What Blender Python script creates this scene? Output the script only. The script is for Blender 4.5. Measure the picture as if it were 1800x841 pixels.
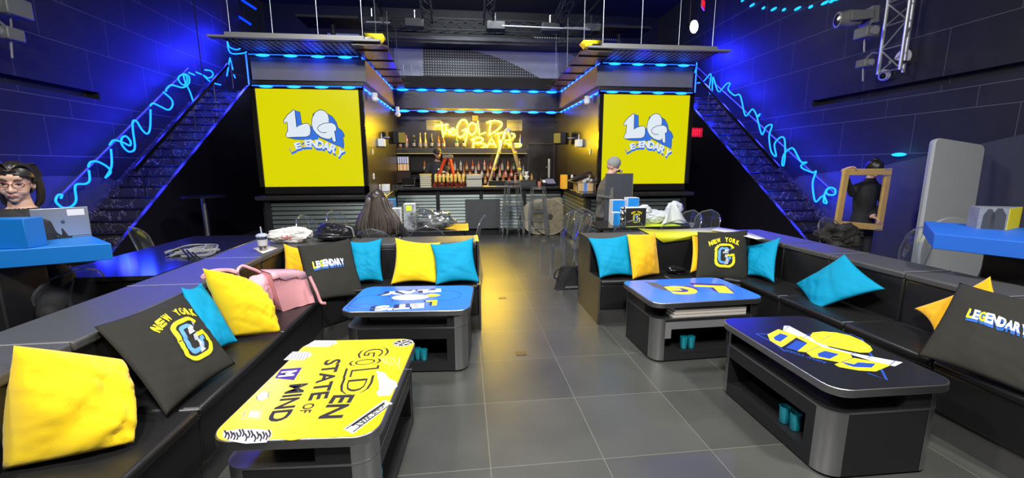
import bpy, bmesh, math, random
from mathutils import Vector, Matrix, noise
from math import sin, cos, pi, radians as R
sc = bpy.context.scene
for o in list(bpy.data.objects): bpy.data.objects.remove(o)
COL = sc.collection
rng = random.Random(7)

# ------------------------------------------------------------------ camera
EYE = 1.55; FPX = 738.0; PITCH, YAW, ROLL = .1727, .1128, -.0033
FW = Vector((sin(YAW)*cos(PITCH), cos(YAW)*cos(PITCH), -sin(PITCH)))
RT = Vector((cos(YAW), -sin(YAW), 0)); UP = RT.cross(FW)
CR = RT*cos(ROLL)+UP*sin(ROLL); CU = -RT*sin(ROLL)+UP*cos(ROLL)
cam_d = bpy.data.cameras.new('camera'); cam = bpy.data.objects.new('camera', cam_d); COL.objects.link(cam)
cam_d.sensor_fit = 'HORIZONTAL'; cam_d.sensor_width = 36; cam_d.lens = FPX/1800*36; cam_d.clip_start = .02
cam.matrix_world = Matrix((( CR.x, CU.x, -FW.x, 0), (CR.y, CU.y, -FW.y, 0), (CR.z, CU.z, -FW.z, EYE), (0, 0, 0, 1)))
sc.camera = cam
sc.cycles.transparent_max_bounces = 48
# ------------------------------------------------------------------ colour management, world
sc.view_settings.view_transform = 'Standard'; sc.view_settings.look = 'None'
sc.view_settings.gamma = 1; sc.view_settings.use_curve_mapping = False; sc.view_settings.exposure = 0
w = bpy.data.worlds.new('world'); sc.world = w; w.use_nodes = True
w.node_tree.nodes['Background'].inputs[0].default_value = (.30, .32, .5, 1)
w.node_tree.nodes['Background'].inputs[1].default_value = .035
# ------------------------------------------------------------------ lights of the room (ceiling work lights)
def area(name, loc, size, power, col=(1, 1, 1), target=None, sy=None, spread=180):
    d = bpy.data.lights.new(name, 'AREA'); d.energy = power*.86; d.color = col; d.size = size; d.spread = R(spread)
    if sy: d.shape = 'RECTANGLE'; d.size_y = sy
    o = bpy.data.objects.new(name, d); o.location = loc; COL.objects.link(o)
    t = Vector(target or (loc[0], loc[1], 0)) - Vector(loc)
    o.rotation_euler = t.to_track_quat('-Z', 'Y').to_euler(); return o
def spot(name, loc, power, target, angle=60, blend=.6, col=(1, 1, 1), r=.05):
    d = bpy.data.lights.new(name, 'SPOT'); d.energy = power; d.color = col; d.spot_size = R(angle); d.spot_blend = blend; d.shadow_soft_size = r
    o = bpy.data.objects.new(name, d); o.location = loc; COL.objects.link(o)
    t = Vector(target) - Vector(loc); o.rotation_euler = t.to_track_quat('-Z', 'Y').to_euler(); return o
def point(name, loc, power, col, r=.05):
    d = bpy.data.lights.new(name, 'POINT'); d.energy = power; d.color = col; d.shadow_soft_size = r
    o = bpy.data.objects.new(name, d); o.location = loc; COL.objects.link(o); return o
WHT = (1, .97, .92)
area('work_light', (-.3, -.6, 4.6), .5, 330, WHT, (.3, 3.0, 0))
area('work_light', (2.8, .2, 4.8), .35, 210, WHT, (.8, 3.0, 0))
area('work_light', (-2.6, 1.6, 4.8), .35, 130, WHT, (-.3, 3.6, 0))
area('work_light', (.4, 4.6, 5.4), .6, 260, (.95, .98, 1), (.4, 6.8, 0))
area('work_light', (.375, 10.6, 6.2), 2.0, 260, (.9, .97, 1), (.375, 13.3, 4.3), .4)
area('bar_light', (.375, 9.55, 2.72), 2.6, 12, (1, .9, .75), (.375, 10.5, 1.4), .1)
BLU = (.015, .02, 1)
# ------------------------------------------------------------------ helpers
def P(u, v, x=None, y=None, z=None):
    """world point on the plane x=, y= or z= seen at photograph pixel (u, v)"""
    d = CR*((u-900)/FPX) - CU*((v-420.5)/FPX) + FW
    t = x/d.x if x is not None else (y/d.y if y is not None else (z-EYE)/d.z)
    return Vector((0, 0, EYE)) + d*t
_M = {}
def mat(name, col, rough=.5, metal=0., emit=0., ecol=None, noise_amt=0., noise_scale=8., bump=0., bump_scale=40., spec=.5, trans=0., alpha=1., coat=0., sheen=0.):
    if name in _M: return _M[name]
    m = bpy.data.materials.new(name); m.use_nodes = True; nt = m.node_tree; b = nt.nodes['Principled BSDF']
    c = (*col, 1); b.inputs['Base Color'].default_value = c; b.inputs['Roughness'].default_value = rough
    b.inputs['Metallic'].default_value = metal; b.inputs['Specular IOR Level'].default_value = spec
    b.inputs['Coat Weight'].default_value = coat; b.inputs['Coat Roughness'].default_value = .1
    if sheen: b.inputs['Sheen Weight'].default_value = sheen
    if trans: b.inputs['Transmission Weight'].default_value = trans
    if alpha < 1: b.inputs['Alpha'].default_value = alpha
    if emit: b.inputs['Emission Color'].default_value = (*(ecol or col), 1); b.inputs['Emission Strength'].default_value = emit
    if noise_amt or bump:
        tc = nt.nodes.new('ShaderNodeTexCoord')
    if noise_amt:
        n = nt.nodes.new('ShaderNodeTexNoise'); n.inputs['Scale'].default_value = noise_scale; n.inputs['Detail'].default_value = 5
        nt.links.new(tc.outputs['Object'], n.inputs['Vector'])
        mx = nt.nodes.new('ShaderNodeMix'); mx.data_type = 'RGBA'
        mx.inputs['A'].default_value = (*[x*(1-noise_amt) for x in col], 1); mx.inputs['B'].default_value = (*[min(1, x*(1+noise_amt)) for x in col], 1)
        nt.links.new(n.outputs['Fac'], mx.inputs['Factor']); nt.links.new(mx.outputs['Result'], b.inputs['Base Color'])
    if bump:
        n2 = nt.nodes.new('ShaderNodeTexNoise'); n2.inputs['Scale'].default_value = bump_scale; n2.inputs['Detail'].default_value = 4
        nt.links.new(tc.outputs['Object'], n2.inputs['Vector'])
        bp = nt.nodes.new('ShaderNodeBump'); bp.inputs['Strength'].default_value = bump; bp.inputs['Distance'].default_value = .01
        nt.links.new(n2.outputs['Fac'], bp.inputs['Height']); nt.links.new(bp.outputs['Normal'], b.inputs['Normal'])
    _M[name] = m; return m
def clear_mat(name, tint=(.93, .95, .97), gloss=.9, base=.07, rough=.05, haze=.015):
    if name in _M: return _M[name]
    m = bpy.data.materials.new(name); m.use_nodes = True; nt = m.node_tree; nt.nodes.clear()
    out = nt.nodes.new('ShaderNodeOutputMaterial'); t = nt.nodes.new('ShaderNodeBsdfTransparent'); t.inputs[0].default_value = (*tint, 1)
    g = nt.nodes.new('ShaderNodeBsdfGlossy'); g.inputs['Roughness'].default_value = rough; g.inputs['Color'].default_value = (gloss, gloss, gloss, 1)
    lw = nt.nodes.new('ShaderNodeLayerWeight'); lw.inputs['Blend'].default_value = .5
    pw = nt.nodes.new('ShaderNodeMath'); pw.operation = 'POWER'; pw.inputs[1].default_value = 3.5; nt.links.new(lw.outputs['Facing'], pw.inputs[0])
    ma = nt.nodes.new('ShaderNodeMath'); ma.operation = 'MULTIPLY_ADD'; ma.inputs[1].default_value = .55; ma.inputs[2].default_value = base; ma.use_clamp = True
    mx = nt.nodes.new('ShaderNodeMixShader'); df = nt.nodes.new('ShaderNodeBsdfDiffuse'); df.inputs[0].default_value = (.75, .78, .85, 1)
    mh = nt.nodes.new('ShaderNodeMixShader'); mh.inputs[0].default_value = haze; nt.links.new(t.outputs[0], mh.inputs[1]); nt.links.new(df.outputs[0], mh.inputs[2])
    nt.links.new(pw.outputs[0], ma.inputs[0]); nt.links.new(ma.outputs[0], mx.inputs[0]); nt.links.new(mh.outputs[0], mx.inputs[1]); nt.links.new(g.outputs[0], mx.inputs[2])
    nt.links.new(mx.outputs[0], out.inputs[0]); _M[name] = m; return m

def frame(o, x, y=None, z=None):
    """matrix with origin o and axes x, (y), z"""
    x = Vector(x).normalized()
    if z is None: z = x.cross(Vector(y)).normalized(); y = z.cross(x)
    else: z = Vector(z).normalized(); y = z.cross(x).normalized(); z = x.cross(y).normalized()
    return Matrix(((x.x, y.x, z.x, o[0]), (x.y, y.y, z.y, o[1]), (x.z, y.z, z.z, o[2]), (0, 0, 0, 1)))
def T(x=0, y=0, z=0, rz=0, rx=0, ry=0, s=1):
    return Matrix.Translation((x, y, z)) @ Matrix.Rotation(rz, 4, 'Z') @ Matrix.Rotation(ry, 4, 'Y') @ Matrix.Rotation(rx, 4, 'X') @ Matrix.Scale(s, 4)
I4 = Matrix.Identity(4)
class MB:
    def __init__(s): s.v = []; s.f = []; s.m = []; s.k = 0
    def add(s, vs, fs, M=None, k=None):
        b = len(s.v)
        for v in vs: s.v.append(tuple((M @ Vector(v)) if M else v))
        for f in fs: s.f.append(tuple(i+b for i in f)); s.m.append(s.k if k is None else k)
        return s
    def box(s, a, b, M=None, k=None):
        x0, y0, z0 = a; x1, y1, z1 = b
        vs = [(x0, y0, z0), (x1, y0, z0), (x1, y1, z0), (x0, y1, z0), (x0, y0, z1), (x1, y0, z1), (x1, y1, z1), (x0, y1, z1)]
        return s.add(vs, [(0, 3, 2, 1), (4, 5, 6, 7), (0, 1, 5, 4), (1, 2, 6, 5), (2, 3, 7, 6), (3, 0, 4, 7)], M, k)
    def cbox(s, c, d, M=None, k=None):
        return s.box([c[i]-d[i]/2 for i in range(3)], [c[i]+d[i]/2 for i in range(3)], M, k)
    def prism(s, poly, z0, z1, M=None, k=None):
        n = len(poly); vs = [(p[0], p[1], z0) for p in poly]+[(p[0], p[1], z1) for p in poly]
        ar = sum(poly[i][0]*poly[(i+1) % n][1]-poly[(i+1) % n][0]*poly[i][1] for i in range(n))
        fs = [tuple(range(n))[::-1], tuple(range(n, 2*n))]+[(i, (i+1) % n, n+(i+1) % n, n+i) for i in range(n)]
        if ar < 0: fs = [f[::-1] for f in fs]
        return s.add(vs, fs, M, k)
    def tube(s, pts, r, n=8, closed=False, M=None, k=None, caps=True):
        pts = [Vector(p) for p in pts]; N = len(pts); rs = r if isinstance(r, (list, tuple)) else [r]*N
        vs = []; fs = []; up = None
        for i, p in enumerate(pts):
            a = pts[(i-1) % N] if (closed or i > 0) else p; b = pts[(i+1) % N] if (closed or i < N-1) else p
            t = (b-a); t = t.normalized() if t.length > 1e-9 else Vector((0, 0, 1))
            if up is None: up = Vector((0, 0, 1)) if abs(t.z) < .9 else Vector((1, 0, 0))
            sx = t.cross(up)
            if sx.length < 1e-4: up = Vector((1, .3, 0)); sx = t.cross(up)
            sx.normalize(); sy = sx.cross(t).normalized(); up = sy
            for j in range(n):
                q = 2*pi*j/n; vs.append(p+(sx*cos(q)+sy*sin(q))*rs[i])
        M2 = N if closed else N-1
        for i in range(M2):
            for j in range(n):
                a = i*n+j; b = i*n+(j+1) % n; c = ((i+1) % N)*n+(j+1) % n; d = ((i+1) % N)*n+j
                fs.append((a, b, c, d))
        if caps and not closed: fs += [tuple(range(n))[::-1], tuple(range((N-1)*n, N*n))]
        return s.add(vs, fs, M, k)
    def cyl(s, a, b, r, n=16, r2=None, k=None, M=None):
        return s.tube([a, b], [r, r if r2 is None else r2], n, k=k, M=M)
    def lathe(s, prof, n=16, M=None, k=None):
        vs = []; fs = []; N = len(prof)
        for (r, z) in prof:
            for j in range(n): q = 2*pi*j/n; vs.append((r*cos(q), r*sin(q), z))
        for i in range(N-1):
            for j in range(n): fs.append((i*n+j, i*n+(j+1) % n, (i+1)*n+(j+1) % n, (i+1)*n+j))
        fs += [tuple(range(n))[::-1], tuple(range((N-1)*n, N*n))]
        return s.add(vs, fs, M, k)
    def ball(s, c, r, n=12, m=8, k=None, M=None):
        rr = r if isinstance(r, (list, tuple)) else (r, r, r); pr = [(sin(pi*i/m), -cos(pi*i/m)) for i in range(m+1)]
        pr[0] = (1e-4, -1); pr[-1] = (1e-4, 1)
        L = Matrix.Translation(c) @ Matrix.Diagonal((*rr, 1))
        return s.lathe(pr, n, (M @ L) if M else L, k)
    def flat(s, poly, M, k=None, z=0):
        return s.add([(p[0], p[1], z) for p in poly], [tuple(range(len(poly)))], M, k)
    def text(s, t, h, M, k=None, bold=0., z=0, ext=0., w=None, shear=0., warp=None):
        vs, fs = textmesh(t, bold, ext)
        x0 = min(v[0] for v in vs); x1 = max(v[0] for v in vs); y0 = min(v[1] for v in vs); y1 = max(v[1] for v in vs)
        sy = h/(y1-y0); sx = sy if w is None else w/(x1-x0); cx = (x0+x1)/2; cy = (y0+y1)/2
        out = []
        for v in vs:
            a = (v[0]-cx)*sx+shear*(v[1]-cy)*sy; b = (v[1]-cy)*sy
            if warp: a, b = warp(a, b)
            out.append((a, b, z+v[2]))
        return s.add(out, fs, M, k)
    def build(s, name, mats, parent=None, bevel=0, smooth=True, angle=40, seg=2, kind=None, sub=0, origin=None, world=True, solid=0):
        me = bpy.data.meshes.new(name); vs = [Vector(v) for v in s.v]
        if parent is None:
            if origin is None:
                xs = [v.x for v in vs]; ys = [v.y for v in vs]; zs = [v.z for v in vs]
                origin = ((min(xs)+max(xs))/2, (min(ys)+max(ys))/2, min(zs))
            off = Vector(origin)
        elif world:
            r = parent
            while r.parent: r = r.parent
            off = r.location.copy()
        else: off = Vector((0, 0, 0))
        me.from_pydata([tuple(v-off) for v in vs], [], s.f); me.validate()
        if not isinstance(mats, (list, tuple)): mats = [mats]
        for mm in mats: me.materials.append(mm)
        if len(me.polygons) == len(s.m): me.polygons.foreach_set('material_index', s.m)
        else:
            pass
        o = bpy.data.objects.new(name, me); COL.objects.link(o)
        if parent is None: o.location = off
        else: o.parent = parent
        if bevel:
            b = o.modifiers.new('bevel', 'BEVEL'); b.width = bevel; b.segments = seg; b.limit_method = 'ANGLE'; b.angle_limit = R(35); b.use_clamp_overlap = True
        if solid:
            b = o.modifiers.new('solid', 'SOLIDIFY'); b.thickness = solid; b.offset = 0
        if sub: b = o.modifiers.new('sub', 'SUBSURF'); b.levels = b.render_levels = sub
        if smooth:
            me.polygons.foreach_set('use_smooth', [True]*len(me.polygons))
            if not sub: me.set_sharp_from_angle(angle=R(angle))
        if kind: o['kind'] = kind
        return o
_T = {}
def textmesh(t, bold, ext):
    key = (t, bold, ext)
    if key in _T: return _T[key]
    c = bpy.data.curves.new('txt', 'FONT'); c.body = t; c.offset = bold; c.extrude = ext; c.resolution_u = 3; c.align_x = 'CENTER'
    o = bpy.data.objects.new('txt', c); COL.objects.link(o); bpy.context.view_layer.update()
    me = bpy.data.meshes.new_from_object(o.evaluated_get(bpy.context.evaluated_depsgraph_get()))
    r = ([tuple(v.co) for v in me.vertices], [tuple(p.vertices) for p in me.polygons])
    bpy.data.objects.remove(o); bpy.data.meshes.remove(me); bpy.data.curves.remove(c); _T[key] = r; return r
def thing(name, label, cat, loc=(0, 0, 0), rz=0, group=None):
    o = bpy.data.objects.new(name, None); COL.objects.link(o); o.empty_display_size = .1
    o.location = loc; o.rotation_euler = (0, 0, rz); o['label'] = label; o['category'] = cat
    if group: o['group'] = group
    return o
def tag(o, label, cat, group=None):
    o['label'] = label; o['category'] = cat
    if group: o['group'] = group
    return o
def struct(name, mb, m, **k):
    return mb.build(name, m, kind='structure', **k)
def dup(root, loc=None, rz=None, label=None, group=None):
    def cp(o, par):
        c = o.copy(); COL.objects.link(c); c.parent = par
        for ch in list(o.children): cp(ch, c)
        return c
    r = cp(root, None)
    if loc is not None: r.location = loc
    if rz is not None: r.rotation_euler = (0, 0, rz)
    if label: r['label'] = label
    if group: r['group'] = group
    return r
def rrect(w, h, r, n=6, cx=0, cy=0):
    out = []
    for (sx, sy, a0) in ((1, 1, 0), (-1, 1, 90), (-1, -1, 180), (1, -1, 270)):
        for i in range(n+1):
            a = R(a0+90*i/n); out.append((cx+sx*(w/2-r)+r*cos(a), cy+sy*(h/2-r)+r*sin(a)))
    return out
def smoothpath(pts, n=6, closed=False):
    pts = [Vector(p) for p in pts]; N = len(pts); out = []
    rg = range(N if closed else N-1)
    for i in rg:
        p0 = pts[(i-1) % N] if (closed or i > 0) else pts[0]; p1 = pts[i]; p2 = pts[(i+1) % N]; p3 = pts[(i+2) % N] if (closed or i < N-2) else pts[-1]
        for j in range(n):
            t = j/n; out.append(.5*((2*p1)+(-p0+p2)*t+(2*p0-5*p1+4*p2-p3)*t*t+(-p0+3*p1-3*p2+p3)*t**3))
    if not closed: out.append(pts[-1])
    return out
# ------------------------------------------------------------------ materials
XC = .375
def floor_mat():
    m = bpy.data.materials.new('dark_floor_tile'); m.use_nodes = True; nt = m.node_tree; b = nt.nodes['Principled BSDF']
    geo = nt.nodes.new('ShaderNodeNewGeometry'); sp = nt.nodes.new('ShaderNodeSeparateXYZ'); nt.links.new(geo.outputs['Position'], sp.inputs[0])
    def gr(sock, off):
        a = nt.nodes.new('ShaderNodeMath'); a.operation = 'SUBTRACT'; nt.links.new(sock, a.inputs[0]); a.inputs[1].default_value = off
        p = nt.nodes.new('ShaderNodeMath'); p.operation = 'PINGPONG'; nt.links.new(a.outputs[0], p.inputs[0]); p.inputs[1].default_value = .6075/2
        l = nt.nodes.new('ShaderNodeMath'); l.operation = 'LESS_THAN'; nt.links.new(p.outputs[0], l.inputs[0]); l.inputs[1].default_value = .0022
        return l
    gx = gr(sp.outputs[0], .105); gy = gr(sp.outputs[1], 1.947)
    mx = nt.nodes.new('ShaderNodeMath'); mx.operation = 'MAXIMUM'; nt.links.new(gx.outputs[0], mx.inputs[0]); nt.links.new(gy.outputs[0], mx.inputs[1])
    # per-tile tone
    wn = nt.nodes.new('ShaderNodeTexWhiteNoise'); wn.noise_dimensions = '2D'
    va = nt.nodes.new('ShaderNodeVectorMath'); va.operation = 'SUBTRACT'; nt.links.new(geo.outputs['Position'], va.inputs[0]); va.inputs[1].default_value = (.105, 1.947, 0)
    vb = nt.nodes.new('ShaderNodeVectorMath'); vb.operation = 'DIVIDE'; nt.links.new(va.outputs[0], vb.inputs[0]); vb.inputs[1].default_value = (.6075, .6075, 1)
    vf = nt.nodes.new('ShaderNodeVectorMath'); vf.operation = 'FLOOR'; nt.links.new(vb.outputs[0], vf.inputs[0]); nt.links.new(vf.outputs[0], wn.inputs['Vector'])
    n = nt.nodes.new('ShaderNodeTexNoise'); n.inputs['Scale'].default_value = 2.2; n.inputs['Detail'].default_value = 6; nt.links.new(geo.outputs['Position'], n.inputs['Vector'])
    ad = nt.nodes.new('ShaderNodeMath'); ad.operation = 'MULTIPLY_ADD'; nt.links.new(wn.outputs['Value'], ad.inputs[0]); ad.inputs[1].default_value = .45; nt.links.new(n.outputs['Fac'], ad.inputs[2])
    cr = nt.nodes.new('ShaderNodeMapRange'); nt.links.new(ad.outputs[0], cr.inputs[0]); cr.inputs['From Min'].default_value = .3; cr.inputs['From Max'].default_value = 1.2
    c1 = nt.nodes.new('ShaderNodeMix'); c1.data_type = 'RGBA'; c1.inputs['A'].default_value = (.048, .050, .047, 1); c1.inputs['B'].default_value = (.085, .087, .080, 1); nt.links.new(cr.outputs[0], c1.inputs['Factor'])
    c2 = nt.nodes.new('ShaderNodeMix'); c2.data_type = 'RGBA'; nt.links.new(mx.outputs[0], c2.inputs['Factor']); nt.links.new(c1.outputs['Result'], c2.inputs['A']); c2.inputs['B'].default_value = (.17, .165, .14, 1)
    nt.links.new(c2.outputs['Result'], b.inputs['Base Color'])
    rr = nt.nodes.new('ShaderNodeMapRange'); nt.links.new(n.outputs['Fac'], rr.inputs[0]); rr.inputs['To Min'].default_value = .27; rr.inputs['To Max'].default_value = .42; nt.links.new(rr.outputs[0], b.inputs['Roughness'])
    b.inputs['Specular IOR Level'].default_value = .85
    return m
def wall_mat():
    """dark panels with thin pale joints: courses in z, staggered joints along y"""
    m = bpy.data.materials.new('dark_wall_panels'); m.use_nodes = True; nt = m.node_tree; b = nt.nodes['Principled BSDF']
    geo = nt.nodes.new('ShaderNodeNewGeometry'); sp = nt.nodes.new('ShaderNodeSeparateXYZ'); nt.links.new(geo.outputs['Position'], sp.inputs[0])
    def M2(op, a, bb, c=None):
        x = nt.nodes.new('ShaderNodeMath'); x.operation = op
        for i, s in enumerate((a, bb, c)):
            if s is None: continue
            if isinstance(s, (int, float)): x.inputs[i].default_value = s
            else: nt.links.new(s, x.inputs[i])
        return x.outputs[0]
    Z, Y = sp.outputs[2], sp.outputs[1]
    zs = [1.145, 1.72, 2.31, 2.59, 3.45, 4.05, 4.65, 5.25]; tot = None
    lines = None; stag = 0
    for i, zz in enumerate(zs):
        l = M2('LESS_THAN', M2('ABSOLUTE', M2('SUBTRACT', Z, zz), 0), .005)
        lines = l if lines is None else M2('MAXIMUM', lines, l)
        st = M2('GREATER_THAN', Z, zz); tot = st if tot is None else M2('ADD', tot, st)
    sh = M2('MULTIPLY', tot, .77)
    v = M2('LESS_THAN', M2('PINGPONG', M2('ADD', Y, sh), .62), .0035)
    lines = M2('MAXIMUM', lines, v)
    lines = M2('MULTIPLY', lines, .8)
    n = nt.nodes.new('ShaderNodeTexNoise'); n.inputs['Scale'].default_value = 3; n.inputs['Detail'].default_value = 6; nt.links.new(geo.outputs['Position'], n.inputs['Vector'])
    c1 = nt.nodes.new('ShaderNodeMix'); c1.data_type = 'RGBA'; c1.inputs['A'].default_value = (.014, .014, .021, 1); c1.inputs['B'].default_value = (.026, .026, .036, 1); nt.links.new(n.outputs['Fac'], c1.inputs['Factor'])
    c2 = nt.nodes.new('ShaderNodeMix'); c2.data_type = 'RGBA'; nt.links.new(lines, c2.inputs['Factor']); nt.links.new(c1.outputs['Result'], c2.inputs['A']); c2.inputs['B'].default_value = (.13, .13, .16, 1)
    nt.links.new(c2.outputs['Result'], b.inputs['Base Color']); b.inputs['Roughness'].default_value = .6; b.inputs['Specular IOR Level'].default_value = .3
    return m
def marble_mat():
    m = bpy.data.materials.new('dark_veined_marble'); m.use_nodes = True; nt = m.node_tree; b = nt.nodes['Principled BSDF']
    geo = nt.nodes.new('ShaderNodeNewGeometry')
    n = nt.nodes.new('ShaderNodeTexNoise'); n.inputs['Scale'].default_value = 2.5; n.inputs['Detail'].default_value = 7; nt.links.new(geo.outputs['Position'], n.inputs['Vector'])
    mp = nt.nodes.new('ShaderNodeVectorMath'); mp.operation = 'MULTIPLY_ADD'; nt.links.new(n.outputs['Color'], mp.inputs[0]); mp.inputs[1].default_value = (.9, .9, .9); nt.links.new(geo.outputs['Position'], mp.inputs[2])
    v = nt.nodes.new('ShaderNodeTexVoronoi'); v.feature = 'DISTANCE_TO_EDGE'; v.inputs['Scale'].default_value = 3.6; nt.links.new(mp.outputs[0], v.inputs['Vector'])
    rp = nt.nodes.new('ShaderNodeValToRGB'); rp.color_ramp.elements[0].position = 0; rp.color_ramp.elements[0].color = (.38, .36, .35, 1); rp.color_ramp.elements[1].position = .014; rp.color_ramp.elements[1].color = (.035, .032, .035, 1)
    nt.links.new(v.outputs['Distance'], rp.inputs[0]); nt.links.new(rp.outputs[0], b.inputs['Base Color']); b.inputs['Roughness'].default_value = .22
    return m
def perf_mat(name, base, dot, sc_, r=.28, axes=('X', 'Z'), emit=0):
    m = bpy.data.materials.new(name); m.use_nodes = True; nt = m.node_tree; b = nt.nodes['Principled BSDF']
    geo = nt.nodes.new('ShaderNodeNewGeometry'); sp = nt.nodes.new('ShaderNodeSeparateXYZ'); nt.links.new(geo.outputs['Position'], sp.inputs[0])
    ds = []
    for a in axes:
        q = nt.nodes.new('ShaderNodeMath'); q.operation = 'PINGPONG'; nt.links.new(sp.outputs[a], q.inputs[0]); q.inputs[1].default_value = sc_/2
        p = nt.nodes.new('ShaderNodeMath'); p.operation = 'POWER'; nt.links.new(q.outputs[0], p.inputs[0]); p.inputs[1].default_value = 2; ds.append(p)
    s = nt.nodes.new('ShaderNodeMath'); s.operation = 'ADD'; nt.links.new(ds[0].outputs[0], s.inputs[0]); nt.links.new(ds[1].outputs[0], s.inputs[1])
    l = nt.nodes.new('ShaderNodeMath'); l.operation = 'LESS_THAN'; nt.links.new(s.outputs[0], l.inputs[0]); l.inputs[1].default_value = (r*sc_)**2
    c = nt.nodes.new('ShaderNodeMix'); c.data_type = 'RGBA'; nt.links.new(l.outputs[0], c.inputs['Factor']); c.inputs['A'].default_value = (*base, 1); c.inputs['B'].default_value = (*dot, 1)
    nt.links.new(c.outputs['Result'], b.inputs['Base Color']); b.inputs['Roughness'].default_value = .5
    return m
def brushed_mat(name, col, rough=.35, along='Z'):
    m = mat(name, col, rough, 1.0); nt = m.node_tree; b = nt.nodes['Principled BSDF']
    tc = nt.nodes.new('ShaderNodeTexCoord'); mp = nt.nodes.new('ShaderNodeMapping'); nt.links.new(tc.outputs['Object'], mp.inputs[0])
    mp.inputs['Scale'].default_value = {'Z': (140, 140, 2), 'X': (2, 140, 140), 'Y': (140, 2, 140)}[along]
    n = nt.nodes.new('ShaderNodeTexNoise'); n.inputs['Scale'].default_value = 1.5; nt.links.new(mp.outputs[0], n.inputs[0])
    bp = nt.nodes.new('ShaderNodeBump'); bp.inputs['Strength'].default_value = .06; nt.links.new(n.outputs['Fac'], bp.inputs['Height']); nt.links.new(bp.outputs['Normal'], b.inputs['Normal'])
    return m
MF = floor_mat(); MW = wall_mat(); MARB = marble_mat()
BLACK = mat('matt_black', (.010, .010, .012), .55, spec=.3)
GBLACK = mat('gloss_black', (.010, .009, .009), .16)
LEATH = mat('black_leather', (.011, .011, .012), .38, bump=.12, bump_scale=160)
GREYP = mat('grey_paint', (.17, .175, .185), .55, noise_amt=.08)
STEEL = mat('steel', (.45, .46, .48), .32, 1.0)
DSTEEL = brushed_mat('brushed_dark_steel', (.42, .42, .44), .36)
PSTEEL = mat('pale_steel', (.6, .6, .62), .4, .7)
YEL = mat('yellow_fabric', (.86, .60, .008), .8, bump=.15, bump_scale=300, sheen=.2, spec=.2)
YELO = mat('golden_yellow_fabric', (.86, .46, .008), .8, bump=.15, bump_scale=300, sheen=.2, spec=.2)
TEAL = mat('turquoise_fabric', (.0, .285, .50), .7, bump=.15, bump_scale=300, spec=.2)
CHAR = mat('charcoal_fabric', (.028, .028, .024), .85, bump=.3, bump_scale=260, spec=.2)
PY = mat('print_yellow', (.95, .78, .01), .6)
PW = mat('print_white', (.86, .88, .9), .6)
PB = mat('print_blue', (.015, .13, .55), .6)
PLB = mat('print_light_blue', (.12, .36, .85), .6)
PG = mat('print_grey', (.30, .34, .42), .6)
PK = mat('print_black', (.012, .012, .014), .6)
PP = mat('print_purple', (.05, .02, .25), .6)
CLEAR = clear_mat('clear_polycarbonate')
GLASS = clear_mat('railing_glass', (.9, .92, .94), .5, .0, .02, 0)
LEDB = mat('led_blue', (.0, .05, .3), .4, emit=1.0, ecol=(.03, .30, 3.2))
LEDC = mat('led_cyan_core', (.0, .05, .3), .4, emit=1.0, ecol=(.04, .85, 8.0))
NEONB = mat('neon_blue_tube', (.0, .1, .3), .4, emit=1.0, ecol=(.015, .62, 7.0))
NEONY = mat('neon_gold_tube', (.5, .35, .05), .4, emit=1.0, ecol=(120, 78.0, .6))
SCRY = mat('screen_yellow', (.02, .02, .0), .25, emit=1.0, ecol=(.70, .66, .0))
SCRW = mat('screen_white', (.02, .02, .02), .25, emit=1.0, ecol=(.72, .80, .88))
SCRB = mat('screen_blue', (.0, .01, .03), .25, emit=1.0, ecol=(.04, .16, .68))
SCRN = mat('screen_navy', (.0, .0, .01), .25, emit=1.0, ecol=(.015, .03, .12))
EXITR = mat('exit_red', (.3, 0, 0), .4, emit=1.0, ecol=(2.4, .03, .06))
PAPER = mat('white_card', (.78, .79, .8), .7)
ALU = mat('aluminium', (.62, .62, .63), .38, .85)
WBLK = mat('warm_black_wall', (.018, .014, .011), .34)
BROWNP = mat('taupe_soffit', (.20, .145, .12), .5)

# ------------------------------------------------------------------ room shell
WL, WR = XC-6.5, XC+6.5
struct('floor', MB().box((WL-.2, -3.2, -.1), (WR+.2, 15.2, 0)), MF, smooth=False)
def side_wall(sg, name):
    X0 = XC+sg*6.5; X1 = XC+sg*6.75; b = MB()
    a, c = sorted((X0, X1))
    # wall with a long recessed slot
    y0, y1 = (-3.2, 7.9) if sg > 0 else (-3.2, 8.2)
    b.box((a, -3.2, 0), (c, 15.2, 2.68)); b.box((a, -3.2, 2.80), (c, 15.2, 6.6)); b.box((a, y1, 2.68), (c, 15.2, 2.80))
    xr = (X0+X1)/2; a2, c2 = sorted((xr, X1)); b.box((a2, -3.2, 2.68), (c2, y1, 2.80))
    return struct(name, b, MW, smooth=False)
side_wall(-1, 'wall_left'); side_wall(1, 'wall_right')
struct('wall_back', MB().box((WL, 15, 0), (WR, 15.2, 6.6)), BLACK, smooth=False)
struct('wall_front', MB().box((WL, -3.2, 0), (WR, -3.0, 6.6)), BLACK, smooth=False)
struct('ceiling', MB().box((WL-.2, -3.2, 6.6), (WR+.2, 15.2, 6.7)), mat('ceiling_black', (.012, .012, .016), .8), smooth=False)
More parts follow.
